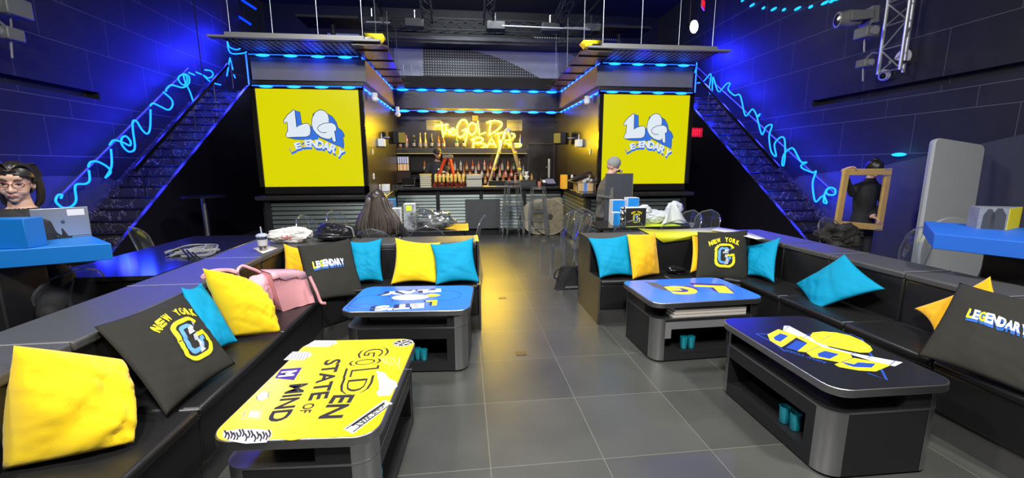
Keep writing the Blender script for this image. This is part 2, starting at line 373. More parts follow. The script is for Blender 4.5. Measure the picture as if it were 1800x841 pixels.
# paler layer on lower wall, its top running off the panel joints towards the camera
LWM = mat('grey_blue_lower_wall', (.045, .047, .068), .75, noise_amt=.25, noise_scale=4, bump=.3)
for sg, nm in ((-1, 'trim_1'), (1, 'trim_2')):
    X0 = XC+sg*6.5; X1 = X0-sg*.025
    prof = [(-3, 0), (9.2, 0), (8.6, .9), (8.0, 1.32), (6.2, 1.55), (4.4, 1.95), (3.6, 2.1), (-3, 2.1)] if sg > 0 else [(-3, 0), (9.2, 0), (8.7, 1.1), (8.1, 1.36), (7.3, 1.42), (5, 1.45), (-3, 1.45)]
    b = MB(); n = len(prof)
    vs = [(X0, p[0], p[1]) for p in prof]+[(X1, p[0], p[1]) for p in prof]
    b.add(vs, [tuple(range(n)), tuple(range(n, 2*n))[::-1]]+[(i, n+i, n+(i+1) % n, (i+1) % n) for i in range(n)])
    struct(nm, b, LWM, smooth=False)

# ------------------------------------------------------------------ stairs on both sides
def staircase(sg, label):
    Xi, Xo, Y0, RUN, RI = 5.5, 6.45, 6.7, .243, .175
    n = 19; t = thing('staircase', label, 'staircase', (XC+sg*(Xi+Xo)/2, Y0+n*RUN/2, 0))
    a, c = sorted((XC+sg*(Xi+.06), XC+sg*Xo))
    for i in range(n):
        y = Y0+i*RUN; z = (i+1)*RI
        MB().box((a, y+.012, max(0, z-RI)), (c, y+RUN+.012, z-.03)).build('riser', MARB, t, smooth=False)
        s = MB().box((a, y-.012, z-.03), (c, y+RUN+.02, z)); s.build('tread', GBLACK, t, smooth=False, bevel=.006)
    L = n*RUN; H = n*RI
    for nm, x in (('inner_stringer', Xi), ('outer_stringer', Xo-.06)):
        x0, x1 = sorted((XC+sg*x, XC+sg*(x+.06)))
        b = MB(); poly = [(Y0-.35, 0), (Y0-.35, .12), (Y0+L, H+.12+.05), (Y0+L, 0)] if x == Xi else [(Y0-.2, 0), (Y0-.2, .1), (Y0+L, H+.22), (Y0+L, H-.4)]
        vs = [(x0, p[0], p[1]) for p in poly]+[(x1, p[0], p[1]) for p in poly]
        b.add(vs, [(0, 1, 2, 3)[::-1], (4, 5, 6, 7), (0, 1, 5, 4), (1, 2, 6, 5), (2, 3, 7, 6), (3, 0, 4, 7)])
        o = b.build(nm, [MARB if x != Xi else mat('stringer_black', (.012, .011, .016), .3), MARB], t, smooth=False)
        for p_ in o.data.polygons:
            if abs(p_.normal.z) > .3: p_.material_index = 1
    # flat steel handrail with end post
    xr = XC+sg*(Xi+.42); y0, y1 = Y0+1.2, Y0+L
    b = MB(); zz = lambda y: (y-Y0)*.72+.62
    b.box((-.02, 0, -.02), (.02, math.hypot(y1-y0, (y1-y0)*.72), .05), frame((xr, y0, zz(y0)), (1, 0, 0), None, (0, -.72, 1)))
    b.build('handrail', mat('dark_bronze', (.05, .045, .04), .3, .8), t, bevel=.004)
    for k in range(5):
        b = MB(); y = y0+.15+k*.85; b.cyl((xr, y, zz(y)-.6), (xr, y, zz(y)), .012, 8)
        b.build('baluster', mat('dark_bronze', (0,0,0)), t)
    return t
staircase(-1, 'dark marble staircase climbing left wall beside blue neon squiggle, handrail on it')
staircase(1, 'dark marble staircase climbing right wall, teal glints along its handrail')
# upper landings behind
for sg in (-1, 1):
    a, c = sorted((XC+sg*5.5, XC+sg*6.5)); struct('floor_upper', MB().box((a, 11.35, 3.2), (c, 15, 3.33)), BLACK, smooth=False)

# ------------------------------------------------------------------ centre block: soffits, mezzanine, bar recess
# left and right wings (walls carrying the LED screens)
for sg, nm in ((-1, 'wall_wing_left'), (1, 'wall_wing_right')):
    a, c = sorted((XC+sg*1.93, XC+sg*3.62)); b = MB()
    b.box((a, 7.2, 0), (c, 10.7, 2.86)); struct(nm, b, WBLK, smooth=False)
struct('wall_bar_back', MB().box((XC-1.93, 10.7, 0), (XC+1.93, 10.9, 3.3)), mat('bar_back_black', (.013, .011, .011), .3), smooth=False)
def soffit_wing(sg, nm):
    b = MB(); a, c = sorted((XC+sg*1.875, XC+sg*3.565))
    b.box((a, 7.18, 2.87), (c, 10.7, 3.2)); o = struct(nm, b, [GREYP, BROWNP], smooth=False)
    for p_ in o.data.polygons:
        if abs(p_.normal.x) > .5: p_.material_index = 1
    # dark reveals above and below
    b = MB(); a2, c2 = sorted((XC+sg*1.95, XC+sg*3.5))
    b.box((a2, 7.26, 2.75), (c2, 10.7, 2.88)); b.box((a2, 7.3, 3.19), (c2, 10.7, 3.3))
    struct('trim_3', b, mat('reveal_grey', (.07, .07, .075), .35, .6), smooth=False)
soffit_wing(-1, 'ceiling_soffit_left'); soffit_wing(1, 'ceiling_soffit_right')
struct('ceiling_soffit_back', MB().box((XC-1.875, 10.0, 2.84), (XC+1.875, 10.6, 3.24)), mat('dark_brown_soffit', (.03, .026, .028), .4), smooth=False)
PERF = perf_mat('perforated_black_panel', (.006, .006, .007), (.5, .48, .46), .085, .27, ('X', 'Y'))
# mezzanine slabs
for sg in (-1, 1):
    b = MB(); ci, co = XC+sg*1.55, XC+sg*3.55
    poly = [(XC+sg*3.6, 6.5), (XC+sg*1.55, 6.5), (XC+sg*1.7, 9.9), (XC+sg*3.6, 9.9)]
    b.prism(poly, 3.27, 3.30); struct('ceiling_balcony_panel', b, [PERF], smooth=False)
    b = MB(); b.prism([(p[0], p[1]+.0) for p in [(XC+sg*3.6, 6.55), (XC+sg*1.6, 6.55), (XC+sg*1.7, 13.5), (XC+sg*3.6, 13.5)]], 3.30, 3.36)
    struct('floor_balcony', b, GBLACK, smooth=False)
    b = MB(); a, c = sorted((XC+sg*1.5, XC+sg*3.75)); b.box((a, 6.42, 3.27), (c, 6.55, 3.30)); a, c = sorted((XC+sg*1.72, XC+sg*3.55)); b.box((a, 6.46, 3.30), (c, 6.54, 3.35))
    struct('trim_4', b, mat('edge_steel', (.26, .26, .27), .45, .5), smooth=False, bevel=.004)
    # inner diagonal edge: brownish stepped panels
    b = MB(); b.prism([(XC+sg*1.5, 6.5), (XC+sg*1.42, 6.6), (XC+sg*1.62, 9.98), (XC+sg*1.9, 9.98), (XC+sg*1.9, 6.5)], 3.235, 3.262)
    struct('ceiling_balcony_edge', b, mat('bronze_panel', (.07, .04, .035), .3), smooth=False)
    b = MB()
    for k in range(5):
        y = 6.75+k*.62; x0, x1 = sorted((XC+sg*1.44, XC+sg*1.9)); b.box((x0, y, 3.222), (x1, y+.03, 3.24))
    struct('trim_5', b, BLACK, smooth=False)
struct('floor_balcony_back', MB().box((XC-1.9, 9.9, 3.36), (XC+1.9, 13.5, 3.46)), BLACK, smooth=False)
struct('trim_6', MB().box((XC-1.9, 9.84, 3.26), (XC+1.9, 10.0, 3.5)), mat('matt_beam', (.006, .006, .008), .8), smooth=False)

# upper rear wall: grey with a perforated arc
UG = mat('upper_grey_wall', (.26, .275, .29), .6, noise_amt=.2, noise_scale=1.5)
struct('wall_upper_back', MB().box((XC-4.2, 13.5, 3.3), (XC+4.2, 13.6, 5.35)), UG, smooth=False)
PERF2 = perf_mat('dotted_acoustic_panel', (.010, .010, .011), (.34, .36, .37), .075, .22)
def upf(u, v): p = P(u, v, y=13.47); return (p.x, p.z)
b = MB(); arc = [upf(744, 150), upf(744, 84), upf(790, 83), upf(825, 88), upf(862, 97), upf(895, 109), upf(925, 124), upf(950, 138), upf(955, 150)]
b.prism(arc, 0, .02, Matrix(((1, 0, 0, 0), (0, 0, -1, 13.49), (0, 1, 0, 0), (0, 0, 0, 1)))); struct('trim_7', b, PERF2, smooth=False)
b = MB(); arc = [upf(935, 64), upf(1090, 66), upf(1090, 125), upf(1008, 98), upf(975, 82)]
b.prism(arc, 0, .02, Matrix(((1, 0, 0, 0), (0, 0, -1, 13.49), (0, 1, 0, 0), (0, 0, 0, 1)))); struct('trim_8', b, PERF2, smooth=False)
b = MB(); b.tube([P(655, 0, y=11), P(688, 69, y=12.6), P(985, 78, y=12.6), P(1058, -5, y=11)], .035, 4)
tag(b.build('ceiling_rail', mat('rail_black', (.03, .028, .025), .4)), 'dark ceiling rail framing the grey upper wall', 'rail')
for u, v, s_ in ((806, 75, 3), (961, 81, 3)):
    c = P(u, v, y=13.4); tag(MB().cbox((c.x, 13.44, c.z), (.11, .05, .1)).build('wall_sign', PAPER), 'small white square sign high on grey upper wall, %s' % ('left of the two' if u < 900 else 'right of the two'), 'sign', 'small signs on the upper wall')
for u, lab in ((765, 'larger blue card standing on rear balcony edge'), (963, 'small blue slip lying at right end of rear balcony edge')):
    c = P(u, 136, y=11.2); h = .26 if u == 765 else .06
    tag(MB().cbox((c.x, 11.2, 3.46+h/2), (.24, .02, h)).build('card', mat('card_blue', (.03, .25, .6), .6)), lab, 'card')
for u, ww in ((750, .22), (893, .18)):
    c = P(u, 137, y=11.0); tag(MB().box((c.x-ww/2, 10.95, 3.46), (c.x+ww/2, 11.1, 3.55)).build('yellow_box', PY, bevel=.01), 'yellow tray on rear balcony edge, %s' % ('beside the blue card' if u < 800 else 'right of the balcony middle'), 'tray')
for u in (711, 725, 741):
    c = P(u, 137, y=10.8); tag(MB().tube([(c.x, 10.8, 3.46), (c.x-.03, 10.85, 3.95)], .014, 6).build('railing_post', ALU), 'thin steel post on rear balcony edge, one of three at its left', 'post', 'steel posts on the rear balcony')
# ------------------------------------------------------------------ artwork helpers (2-D drawings in layers)
def ribbon(mb, pts, wd, M, k, z=0, closed=False):
    pts = [Vector((p[0], p[1])) for p in pts]; N = len(pts); ls = []; rs = []
    for i, p in enumerate(pts):
        a = pts[(i-1) % N] if closed or i > 0 else p; b_ = pts[(i+1) % N] if closed or i < N-1 else p
        t = (b_-a); t = t.normalized() if t.length > 1e-9 else Vector((1, 0)); n = Vector((-t.y, t.x))*wd/2
        ls.append(p+n); rs.append(p-n)
    vs = [(p.x, p.y, z) for p in ls]+[(p.x, p.y, z) for p in rs]; m = N if closed else N-1
    mb.add(vs, [(N+i, N+(i+1) % N, (i+1) % N, i) for i in range(m)], M, k)
def ell(cx, cy, rx, ry, n=20, a0=0, a1=360): return [(cx+rx*cos(R(a0+(a1-a0)*i/n)), cy+ry*sin(R(a0+(a1-a0)*i/n))) for i in range(n+(a1-a0 < 360))]
LG_L = [(215, 205), (226, 212), (230, 405), (262, 382), (320, 362), (358, 360), (383, 382), (388, 450), (372, 498), (330, 516), (200, 520), (112, 525), (97, 505), (105, 468), (122, 455), (128, 352), (118, 345), (95, 368), (86, 355), (92, 322), (140, 262)]
LG_G = [(525, 205), (570, 218), (603, 260), (610, 310), (605, 352), (640, 352), (675, 372), (688, 405), (685, 440), (662, 450), (668, 500), (672, 560), (655, 578), (632, 560), (622, 515), (610, 540), (560, 540), (500, 520), (450, 480), (415, 430), (403, 370), (415, 300), (450, 240), (490, 212)]
LG_S = [(226, 212), (283, 232), (290, 362), (385, 385), (403, 400), (430, 250), (525, 205), (590, 245), (650, 280), (690, 340), (705, 405), (750, 440), (775, 490), (773, 515), (758, 520), (762, 600), (755, 655), (720, 630), (640, 600), (520, 540), (468, 520), (460, 548), (380, 552), (300, 550), (200, 545), (112, 525), (97, 505), (230, 400)]
LEG = [('L', 160, 650, 72, 24, 1), ('E', 222, 617, 78, 14, 0), ('G', 285, 602, 76, 6, 1), ('E', 340, 592, 84, 0, 0), ('N', 405, 592, 92, -4, 0), ('D', 480, 602, 98, -10, 0), ('A', 555, 620, 98, -16, 0), ('R', 632, 652, 98, -22, 0), ('Y', 712, 702, 96, -28, 0)]
def draw_legend(mb, M, kw, ky, kb, letters=LEG, dz=.002, wf=.92, ww=None):
    for (c, x, y, h, a, yl) in letters:
        L = Matrix.Translation((x, -y, 0)) @ Matrix.Rotation(R(a), 4, 'Z')
        for d in ((26, 16, 8) if ww is None else (44, 30, 15)): mb.text(c, h*1.0, M @ Matrix.Translation((4, -d, 0)) @ L, kb, bold=.05, z=dz*.4*(1-d/100), w=h*wf)
        mb.text(c, h, M @ L, ky if yl else kw, bold=.045, z=dz, w=ww or h*.9)
def draw_logo(mb, M, kw, ky, kb, kn, dz=.002):
    f = lambda q: [(p[0], -p[1]) for p in q]
    mb.flat(f(LG_S)[::-1], M, kb, z=dz*.5); ribbon(mb, f(LG_S), 5, M, kn, dz*.6, True)
    for q in (LG_L, LG_G):
        mb.flat(f(q)[::-1], M, kw, z=dz); ribbon(mb, f(q), 7, M, kn, dz*1.4, True)
    ribbon(mb, f([(605, 352), (540, 360), (490, 385), (466, 415), (480, 445), (520, 468), (572, 464)]), 7, M, kn, dz*1.4)
    draw_legend(mb, M, kw, ky, kb, dz=dz)
# ------------------------------------------------------------------ LED screens
def screen(sg, label):
    x0, x1 = sorted((XC+sg*1.996, XC+sg*3.533)); xm = (x0+x1)/2
    t = thing('led_screen', label, 'screen', (xm, 7.16, 1.16))
    fr = MB(); fr.box((x0-.07, 7.14, 1.12), (x0, 7.2, 2.80)); fr.box((x1, 7.14, 1.12), (x1+.07, 7.2, 2.80)); fr.box((x0-.07, 7.14, 1.12), (x1+.07, 7.2, 1.231)); fr.box((x0-.07, 7.14, 2.735), (x1+.07, 7.2, 2.80))
    fr.build('frame', GBLACK, t, smooth=False)
    MB().box((x0, 7.165, 1.231), (x1, 7.199, 2.735)).build('panel', SCRY, t, smooth=False)
    # pixel (crop) units to the screen plane, measured on the left screen
    a = P(480, 160, y=7.165); bb = P(480+140, 160, y=7.165); cc = P(480, 290, y=7.165)
    sx = (bb.x-a.x)/906; sz = (a.z-cc.z)/841; off = a.x-(XC-3.533)
    M = Matrix(((sx, 0, 0, x0+off), (0, 0, -1, 7.163), (0, sz, 0, a.z), (0, 0, 0, 1)))
    m = MB(); draw_logo(m, M, 0, 1, 2, 3); m.build('bubble_letter_logo', [SCRW, mat('screen_gold', (0, 0, 0), .3, emit=1, ecol=(.75, .62, .02)), SCRB, SCRN], t, smooth=False)
    return t
screen(-1, 'yellow LED wall with white bubble-letter logo, left of the bar')
screen(1, 'yellow LED wall with white bubble-letter logo, right of the bar behind grey-hatted person')

# ------------------------------------------------------------------ LED strips with bright spots
def led(label, a, b_, n, dx=(1, 0, 0), r=.007, spots=True, down=.012, sc_=(.105, .035, .02)):
    a, b_ = Vector(a), Vector(b_); t = thing('led_strip', label, 'light', (a+b_)/2)
    MB().tube([a, b_], r, 6).build('strip', LEDB, t)
    d = (b_-a).normalized()
    if spots:
        for i in range(n):
            c = a+(b_-a)*((i+.5)/n); side = d.cross(Vector((0, 0, 1))).normalized()
            M = Matrix(((d.x, side.x, 0, c.x), (d.y, side.y, 0, c.y), (d.z, side.z, 1, c.z), (0, 0, 0, 1)))
            MB().ball((0, 0, -down), sc_, 10, 6, M=M).build('led_spot', LEDC, t)
    return t
for sg, w_ in ((-1, 'left'), (1, 'right')):
    led('lower blue LED strip running over the top of the %s yellow screen' % w_, (XC+sg*1.93, 7.13, 2.78), (XC+sg*3.56, 7.13, 2.775), 4, r=.009)
    led('upper blue LED strip above the grey soffit of the %s wing' % w_, (XC+sg*1.95, 7.1, 3.22), (XC+sg*3.55, 7.1, 3.22), 4)
    led('vertical blue LED strip down the outer edge of the %s soffit' % w_, (XC+sg*3.6, 7.13, 2.78), (XC+sg*3.6, 7.13, 3.23), 1, spots=False, r=.011)
    led('lower blue LED strip along the inner edge of the %s wing towards the bar' % w_, (XC+sg*1.93, 7.2, 2.78), (XC+sg*1.885, 9.95, 2.78), 9, sc_=(.09, .02, .018))
    led('upper blue LED strip along the inner edge of the %s balcony towards the bar' % w_, (XC+sg*1.93, 7.2, 3.235), (XC+sg*1.885, 9.95, 3.235), 9, sc_=(.09, .02, .018))
led('lower blue LED strip crossing over the bar', (XC-1.885, 9.95, 2.78), (XC+1.885, 9.95, 2.78), 9, sc_=(.13, .03, .028))
led('upper blue LED strip crossing under the rear balcony', (XC-1.885, 9.95, 3.235), (XC+1.885, 9.95, 3.235), 9, sc_=(.13, .03, .028))
for sg in (-1, 1):
    point('strip_glow', (XC+sg*2.6, 6.95, 3.10), 3, BLU, .1)
    point('strip_glow', (XC+sg*1.6, 8.4, 3.0), 3, BLU, .1); point('strip_glow', (XC+sg*1.0, 9.75, 3.0), 2.5, BLU, .1)

# ------------------------------------------------------------------ U-shaped bar counter
LOUV = mat('louver_grey_green', (.115, .14, .135), .35, .55)
def louver(name, a, b_, z0, z1, t, pitch=.071):
    a, b_ = Vector((*a, 0)), Vector((*b_, 0)); L = (b_-a).length; M = frame((a.x, a.y, 0), (b_-a), None, (0, 0, 1)); m = MB()
    n = int((z1-z0)/pitch)
    for i in range(n):
        z = z0+i*pitch
        vs = [(0, 0, z+.004), (L, 0, z+.004), (L, -.018, z+.010), (0, -.018, z+.010), (0, -.002, z+pitch-.008), (L, -.002, z+pitch-.008), (L, .012, z+pitch-.008), (0, .012, z+pitch-.008)]
        m.add(vs, [(0, 1, 2, 3)[::-1], (3, 2, 5, 4), (4, 5, 6, 7), (0, 4, 7), (0, 3, 4), (1, 6, 5), (1, 5, 2), (0, 7, 6, 1)], M)
    m.build(name, LOUV, t, smooth=False)
bar = thing('bar_counter', 'long black U-shaped bar counter with grey louvred front below the gold neon', 'bar counter', (XC, 9.2, 0))
ctop = MB()
for sg in (-1, 1):
    q = [(XC+sg*3.6, 7.28), (XC+sg*3.6, 6.92), (XC+sg*1.60, 6.92), (XC+sg*1.80, 9.35), (XC, 9.35), (XC, 9.95), (XC+sg*1.92, 9.95), (XC+sg*1.92, 7.28)]
    ctop.prism(q, 1.03, 1.09)
ctop.build('countertop', mat('worn_black_top', (.02, .019, .02), .25, noise_amt=.5, noise_scale=20, bump=.1, bump_scale=30), bar, bevel=.008)
body = MB()
for sg in (-1, 1):
    body.prism([(XC+sg*3.5, 7.2), (XC+sg*3.5, 7.06), (XC+sg*1.70, 7.06), (XC+sg*1.87, 9.5), (XC, 9.5), (XC, 9.9), (XC+sg*1.92, 9.9), (XC+sg*1.92, 7.2)], .1, 1.03)
    body.prism([(XC+sg*3.45, 7.2), (XC+sg*3.45, 7.12), (XC+sg*1.76, 7.12), (XC+sg*1.92, 9.56), (XC, 9.56), (XC, 9.85), (XC+sg*1.92, 9.85), (XC+sg*1.92, 7.2)], 0, .1)
body.build('body', BLACK, bar, smooth=False)
for sg in (-1, 1):
    xs = sorted((XC+sg*1.78, XC+sg*3.42)); louver('louver_panel', (xs[0], 7.05), (xs[1], 7.05), .14, 1.0, bar)
    if sg < 0: A, B_ = (XC-1.71, 7.15), (XC-1.865, 9.4)
    else: A, B_ = (XC+1.865, 9.4), (XC+1.71, 7.15)
    if sg < 0: A, B_ = A, B_
    louver('louver_panel', A if sg > 0 else A, B_, .14, 1.0, bar) if sg > 0 else louver('louver_panel', A, B_, .14, 1.0, bar)
for x0, x1 in ((-1.46, -.62), (-.54, .34), (.42, 1.3), (1.4, 2.2)): louver('louver_panel', (x0, 9.48), (x1, 9.48), .14, .96, bar)
for x in (-.58, .38, 1.35): MB().box((x-.04, 9.44, .12), (x+.04, 9.5, 1.03)).build('front_post', BLACK, bar, smooth=False)
for sg in (-1, 1):
    for x in (3.46, 1.74): MB().box((XC+sg*x-.045, 7.01, .05), (XC+sg*x+.045, 7.06, 1.03)).build('front_post', BLACK, bar, smooth=False)
MB().box((XC-1.86, 9.44, 0), (XC+1.86, 9.5, .12)).build('plinth', BLACK, bar, smooth=False)

# back bar shelves
SHELF = mat('dark_olive_shelf', (.035, .032, .022), .35)
sh = thing('back_bar_shelf', 'long dark shelf under the gold neon holding the upper bottles', 'shelf', (0, 10.5, 1.8))
MB().box((-1.56, 10.4, 1.86), (1.56, 10.7, 1.985)).build('shelf_board', SHELF, sh, bevel=.006)
MB().box((-1.56, 10.395, 1.84), (1.56, 10.41, 1.852)).build('light_strip', mat('warm_strip', (.3, .25, .1), .4, emit=1, ecol=(.5, .36, .08)), sh)
sh2 = thing('stepped_bottle_rack', 'stepped black rack of bottles behind the bar counter', 'rack', (0, 10.4, 0))
for k, (z_, y_) in enumerate(((1.12, 10.28), (1.27, 10.42), (1.44, 10.56))):
    MB().box((-1.3, y_, z_-.05), (1.56, 10.7, z_)).build('step', GBLACK, sh2, bevel=.004)
MB().box((-1.3, 10.3, 0), (1.56, 10.7, 1.07)).build('cabinet', GBLACK, sh2)

# bottles
def bottle_mb(kind):
    m = MB()
    if kind == 0: prof = [(.034, 0), (.037, .01), (.037, .17), (.030, .20), (.014, .235), (.013, .29), (.016, .292), (.016, .31)]
    elif kind == 1: prof = [(.04, 0), (.044, .015), (.042, .13), (.026, .18), (.015, .23), (.013, .29), (.017, .292), (.017, .33)]
    elif kind == 2: prof = [(.036, 0), (.038, .01), (.038, .14), (.035, .165), (.012, .185), (.012, .245), (.019, .247), (.019, .275)]
    else: prof = [(.043, 0), (.047, .02), (.05, .09), (.035, .14), (.014, .16), (.014, .20), (.018, .202), (.018, .23)]
    return m.lathe(prof, 10), prof
BCOL = {'amber': mat('bottle_amber', (.32, .10, .015), .12, trans=.0, coat=.6), 'clear': mat('bottle_clear', (.32, .33, .34), .1, coat=.6), 'green': mat('bottle_green', (.03, .12, .04), .12, coat=.6),
        'red': mat('bottle_red', (.30, .03, .02), .15, coat=.5), 'dark': mat('bottle_dark', (.02, .018, .015), .1, coat=.6), 'gold': mat('bottle_gold', (.55, .35, .06), .25, .6), 'pink': mat('bottle_pink', (.45, .17, .14), .15, coat=.5), 'blue': mat('bottle_blue', (.02, .05, .35), .15, coat=.5)}
LABW = mat('bottle_label', (.40, .36, .28), .6); CAPM = mat('bottle_cap', (.12, .02, .02), .4); CAPG = mat('bottle_cap_gold', (.6, .42, .1), .35, .6)
_B = {}
def bottle(kind, col, loc, label, group, sc_=1., lab=LABW):
    key = (kind, col)
    if key not in _B:
        m, prof = bottle_mb(kind); t = thing('bottle', label, 'bottle', loc)
        m.build('glass', BCOL[col], t, world=False); r = prof[1][0]+.0012
        MB().lathe([(r, .035), (r, .11)], 10).build('label_band', lab, t, world=False)
        zt = prof[-1][1]; MB().lathe([(prof[-1][0]+.002, zt-.03), (prof[-1][0]+.002, zt+.002)], 8).build('cap', CAPG if col in ('gold', 'dark') else CAPM, t, world=False)
        t['group'] = group; _B[key] = t; t.scale = (sc_,)*3; return t
    c = dup(_B[key], loc, rng.random()*6, label, group); c.scale = (sc_,)*3; return c
up = [(704, 0, 'amber'), (715, 0, 'pink'), (728, 2, 'dark'), (739, 1, 'gold'), (748, 1, 'gold'), (759, 0, 'dark'), (771, 2, 'amber'), (780, 2, 'amber'), (803, 2, 'green'), (816, 0, 'dark'), (915, 0, 'blue'), (896, 2, 'amber')]
names = {'amber': 'amber', 'pink': 'pinkish', 'dark': 'dark glass', 'gold': 'gold sleeved', 'green': 'green', 'blue': 'blue', 'clear': 'clear', 'red': 'red'}
seen = {}
for u, k, c in up:
    p = P(u, 255, y=10.5); seen[c] = seen.get(c, 0)+1
    bottle(k, c, (p.x, 10.48, 1.985), '%s bottle standing on the shelf beneath the gold neon sign' % names[c], 'bottles on the upper bar shelf', 1.05)
cols = ['amber', 'clear', 'pink', 'green', 'clear', 'red', 'gold', 'amber', 'dark', 'amber', 'red', 'clear', 'amber', 'pink']
for row, (z_, y_, n) in enumerate(((1.44, 10.63, 17), (1.27, 10.49, 17), (1.12, 10.34, 16))):
    for i in range(n):
        x = -.95+(i+(.5 if row % 2 else 0))*.147
        if x > 1.5: continue
        c = cols[(i*3+row*5) % len(cols)]; k = (i*2+row) % 4
        bottle(k, c, (x, y_, z_), '%s bottle on the %s step of the rack behind the bar' % (names[c], ('top', 'middle', 'lowest')[row]), 'bottles on the stepped rack', .92)

# ------------------------------------------------------------------ gold neon sign
def cp(pts): return [P(640+u/4.006, 140+v/4.006, y=10.44) for u, v in pts]
neon = thing('neon_sign', 'glowing gold neon lettering above the bottle shelf', 'neon sign', (.4, 10.44, 2.2))
letters = {
 'letter_T': [[(500, 326), (545, 320), (592, 318)], [(545, 300), (550, 350), (557, 405)]],
 'letter_h': [[(576, 330), (570, 385)], [(571, 362), (586, 350), (595, 362), (597, 388)]],
 'letter_e': [[(606, 368), (638, 360), (628, 345), (610, 352), (608, 378), (628, 388), (650, 378)]],
 'letter_G': [[(728, 312), (712, 286), (682, 290), (658, 330), (654, 378), (672, 404), (700, 392), (722, 350), (690, 360)], [(722, 350), (728, 365), (714, 440)]],
 'letter_O': [[(762, 303), (736, 325), (735, 365), (758, 388), (786, 365), (788, 322), (762, 303)]],
 'letter_L': [[(800, 292), (812, 388), (858, 372)]],
 'letter_D': [[(862, 302), (915, 290), (962, 300), (966, 325), (930, 362), (880, 390)], [(892, 300), (880, 390)]],
 'letter_B': [[(772, 418), (768, 484)], [(752, 424), (800, 406), (838, 420), (818, 440), (776, 446), (836, 450), (858, 468), (815, 486), (756, 486)]],
 'letter_A': [[(866, 480), (897, 408), (930, 476)], [(878, 454), (918, 452)]],
 'letter_R': [[(955, 474), (948, 392)], [(925, 385), (990, 372), (1052, 384), (1056, 408), (1010, 428), (956, 430), (1010, 452), (1050, 470), (1100, 468), (1096, 455), (1060, 452)]]}
for nm, strokes in letters.items():
    m = MB()
    for s_ in strokes:
        q = cp(s_); m.tube(smoothpath(q, 5) if len(q) > 3 else q, .016, 6)
    m.build(nm, NEONY, neon)
MB().box((-.62, 10.50, 2.0), (1.38, 10.51, 2.72)).build('backing_plate', clear_mat('sign_backing', (.9, .9, .9), .3, .0, .3, 0), neon)
MB().box((-.5, 10.51, 2.3), (-.46, 10.7, 2.34)).build('standoff', STEEL, neon)
point('neon_glow', (.15, 10.2, 2.42), 12, (1, .62, .03), .3); point('neon_glow', (.95, 10.2, 2.2), 12, (1, .62, .03), .3)
# white signs behind it
for u0, v0, u1, v1, txt, lab in ((749, 211, 776, 229, 'GOVERNMENT\nWARNING', 'white GOVERNMENT WARNING notice on wall left of the gold neon'), (891, 211, 918, 230, 'WARNING', 'white WARNING notice on wall right of the gold neon')):
    a = P(u0, v0, y=10.68); b_ = P(u1, v1, y=10.68); t = thing('notice_sign', lab, 'sign', ((a.x+b_.x)/2, 10.69, b_.z))
    MB().box((a.x, 10.685, b_.z), (b_.x, 10.7, a.z)).build('board', mat('notice_board', (.16, .17, .22), .8), t)
    m = MB(); L = txt.split('\n')
    for i, l in enumerate(L): m.text(l, .045, Matrix(((1, 0, 0, (a.x+b_.x)/2), (0, 0, -1, 10.683), (0, 1, 0, a.z-.055-.065*i), (0, 0, 0, 1))), w=(b_.x-a.x)*.85)
    for i in range(3): m.add([((a.x+.04), 10.683, a.z-.2+.0-.03*i+.02), (b_.x-.04, 10.683, a.z-.2-.03*i+.02), (b_.x-.04, 10.683, a.z-.205-.03*i+.02), (a.x+.04, 10.683, a.z-.205-.03*i+.02)], [(0, 1, 2, 3)])
    m.build('lettering', mat('notice_print', (.05, .05, .06), .6), t)
tag(MB().box((.24, 10.685, 2.64), (.38, 10.7, 2.77)).build('pink_notice', mat('notice_pink', (.2, .1, .1), .8)), 'small pinkish square notice above the gold neon letters', 'notice')

# ------------------------------------------------------------------ things on and behind the bar
def stepladder(name, label, M, h, w0, w1, d, m_rail, m_step, n, m_top, thick=.03):
    t = thing(name, label, 'ladder', M.translation); loc = M.translation
    mb = MB()
    for sx in (-1, 1):
        for (yb) in (-d,):
            mb.tube([(sx*w0/2, yb, 0), (sx*w1/2, 0, h)], thick, 4, M=M)
    mb.build('front_rails', m_rail, t, smooth=False)
    mb = MB()
    for sx in (-1, 1): mb.tube([(sx*w0/2*.95, d, 0), (sx*w1/2*.9, 0, h)], thick*.85, 4, M=M)
    mb.build('rear_rails', m_rail, t, smooth=False)
    for i in range(1, n+1):
        f = i/(n+1); z = h*f; ww = (w0+(w1-w0)*f); MB().cbox((0, -d*(1-f), z), (ww, .07, .025), M).build('step', m_step, t)
    MB().cbox((0, 0, h+.01), (w1*1.35, .16, .05), M).build('top_cap', m_top, t, bevel=.008)
    return t
# tall multi-position ladder seen side-on in front of the bar, standing on the floor behind the stools
t = thing('folding_ladder', 'tall aluminium folding ladder with yellow locks set up before the neon sign', 'ladder', (1.0, 10.12, 0))
L0 = P(862, 316, y=10.12); L1 = P(917, 314, y=10.12); TP = P(892, 229, y=10.12)
for s_, bx in ((-1, L0.x), (1, L1.x)):
    tx = TP.x+s_*.03; sl = (bx-tx)/(TP.z-L0.z); fx = tx+sl*TP.z
    for yy in (10.0, 10.24):
        m = MB(); m.tube([(fx, yy, 0.0), (tx, yy, TP.z)], [.034, .03], 4); m.build('rail', ALU, t, smooth=False)
    for i in range(7):
        f = .1+.13*i; z = TP.z*f; x = fx+(tx-fx)*f; MB().cyl((x, 10.0, z), (x, 10.24, z), .016, 8).build('rung', ALU, t)
    for f in (.62, .78, .9):
        z = TP.z*f; x = fx+(tx-fx)*f; MB().cbox((x, 9.97, z), (.07, .05, .06)).build('lock', mat('lock_yellow', (.85, .6, .03), .4), t, bevel=.01)
MB().cyl((TP.x, 9.96, TP.z), (TP.x, 10.27, TP.z), .05, 12).build('hinge', mat('hinge_grey', (.3, .3, .31), .4, .5), t)
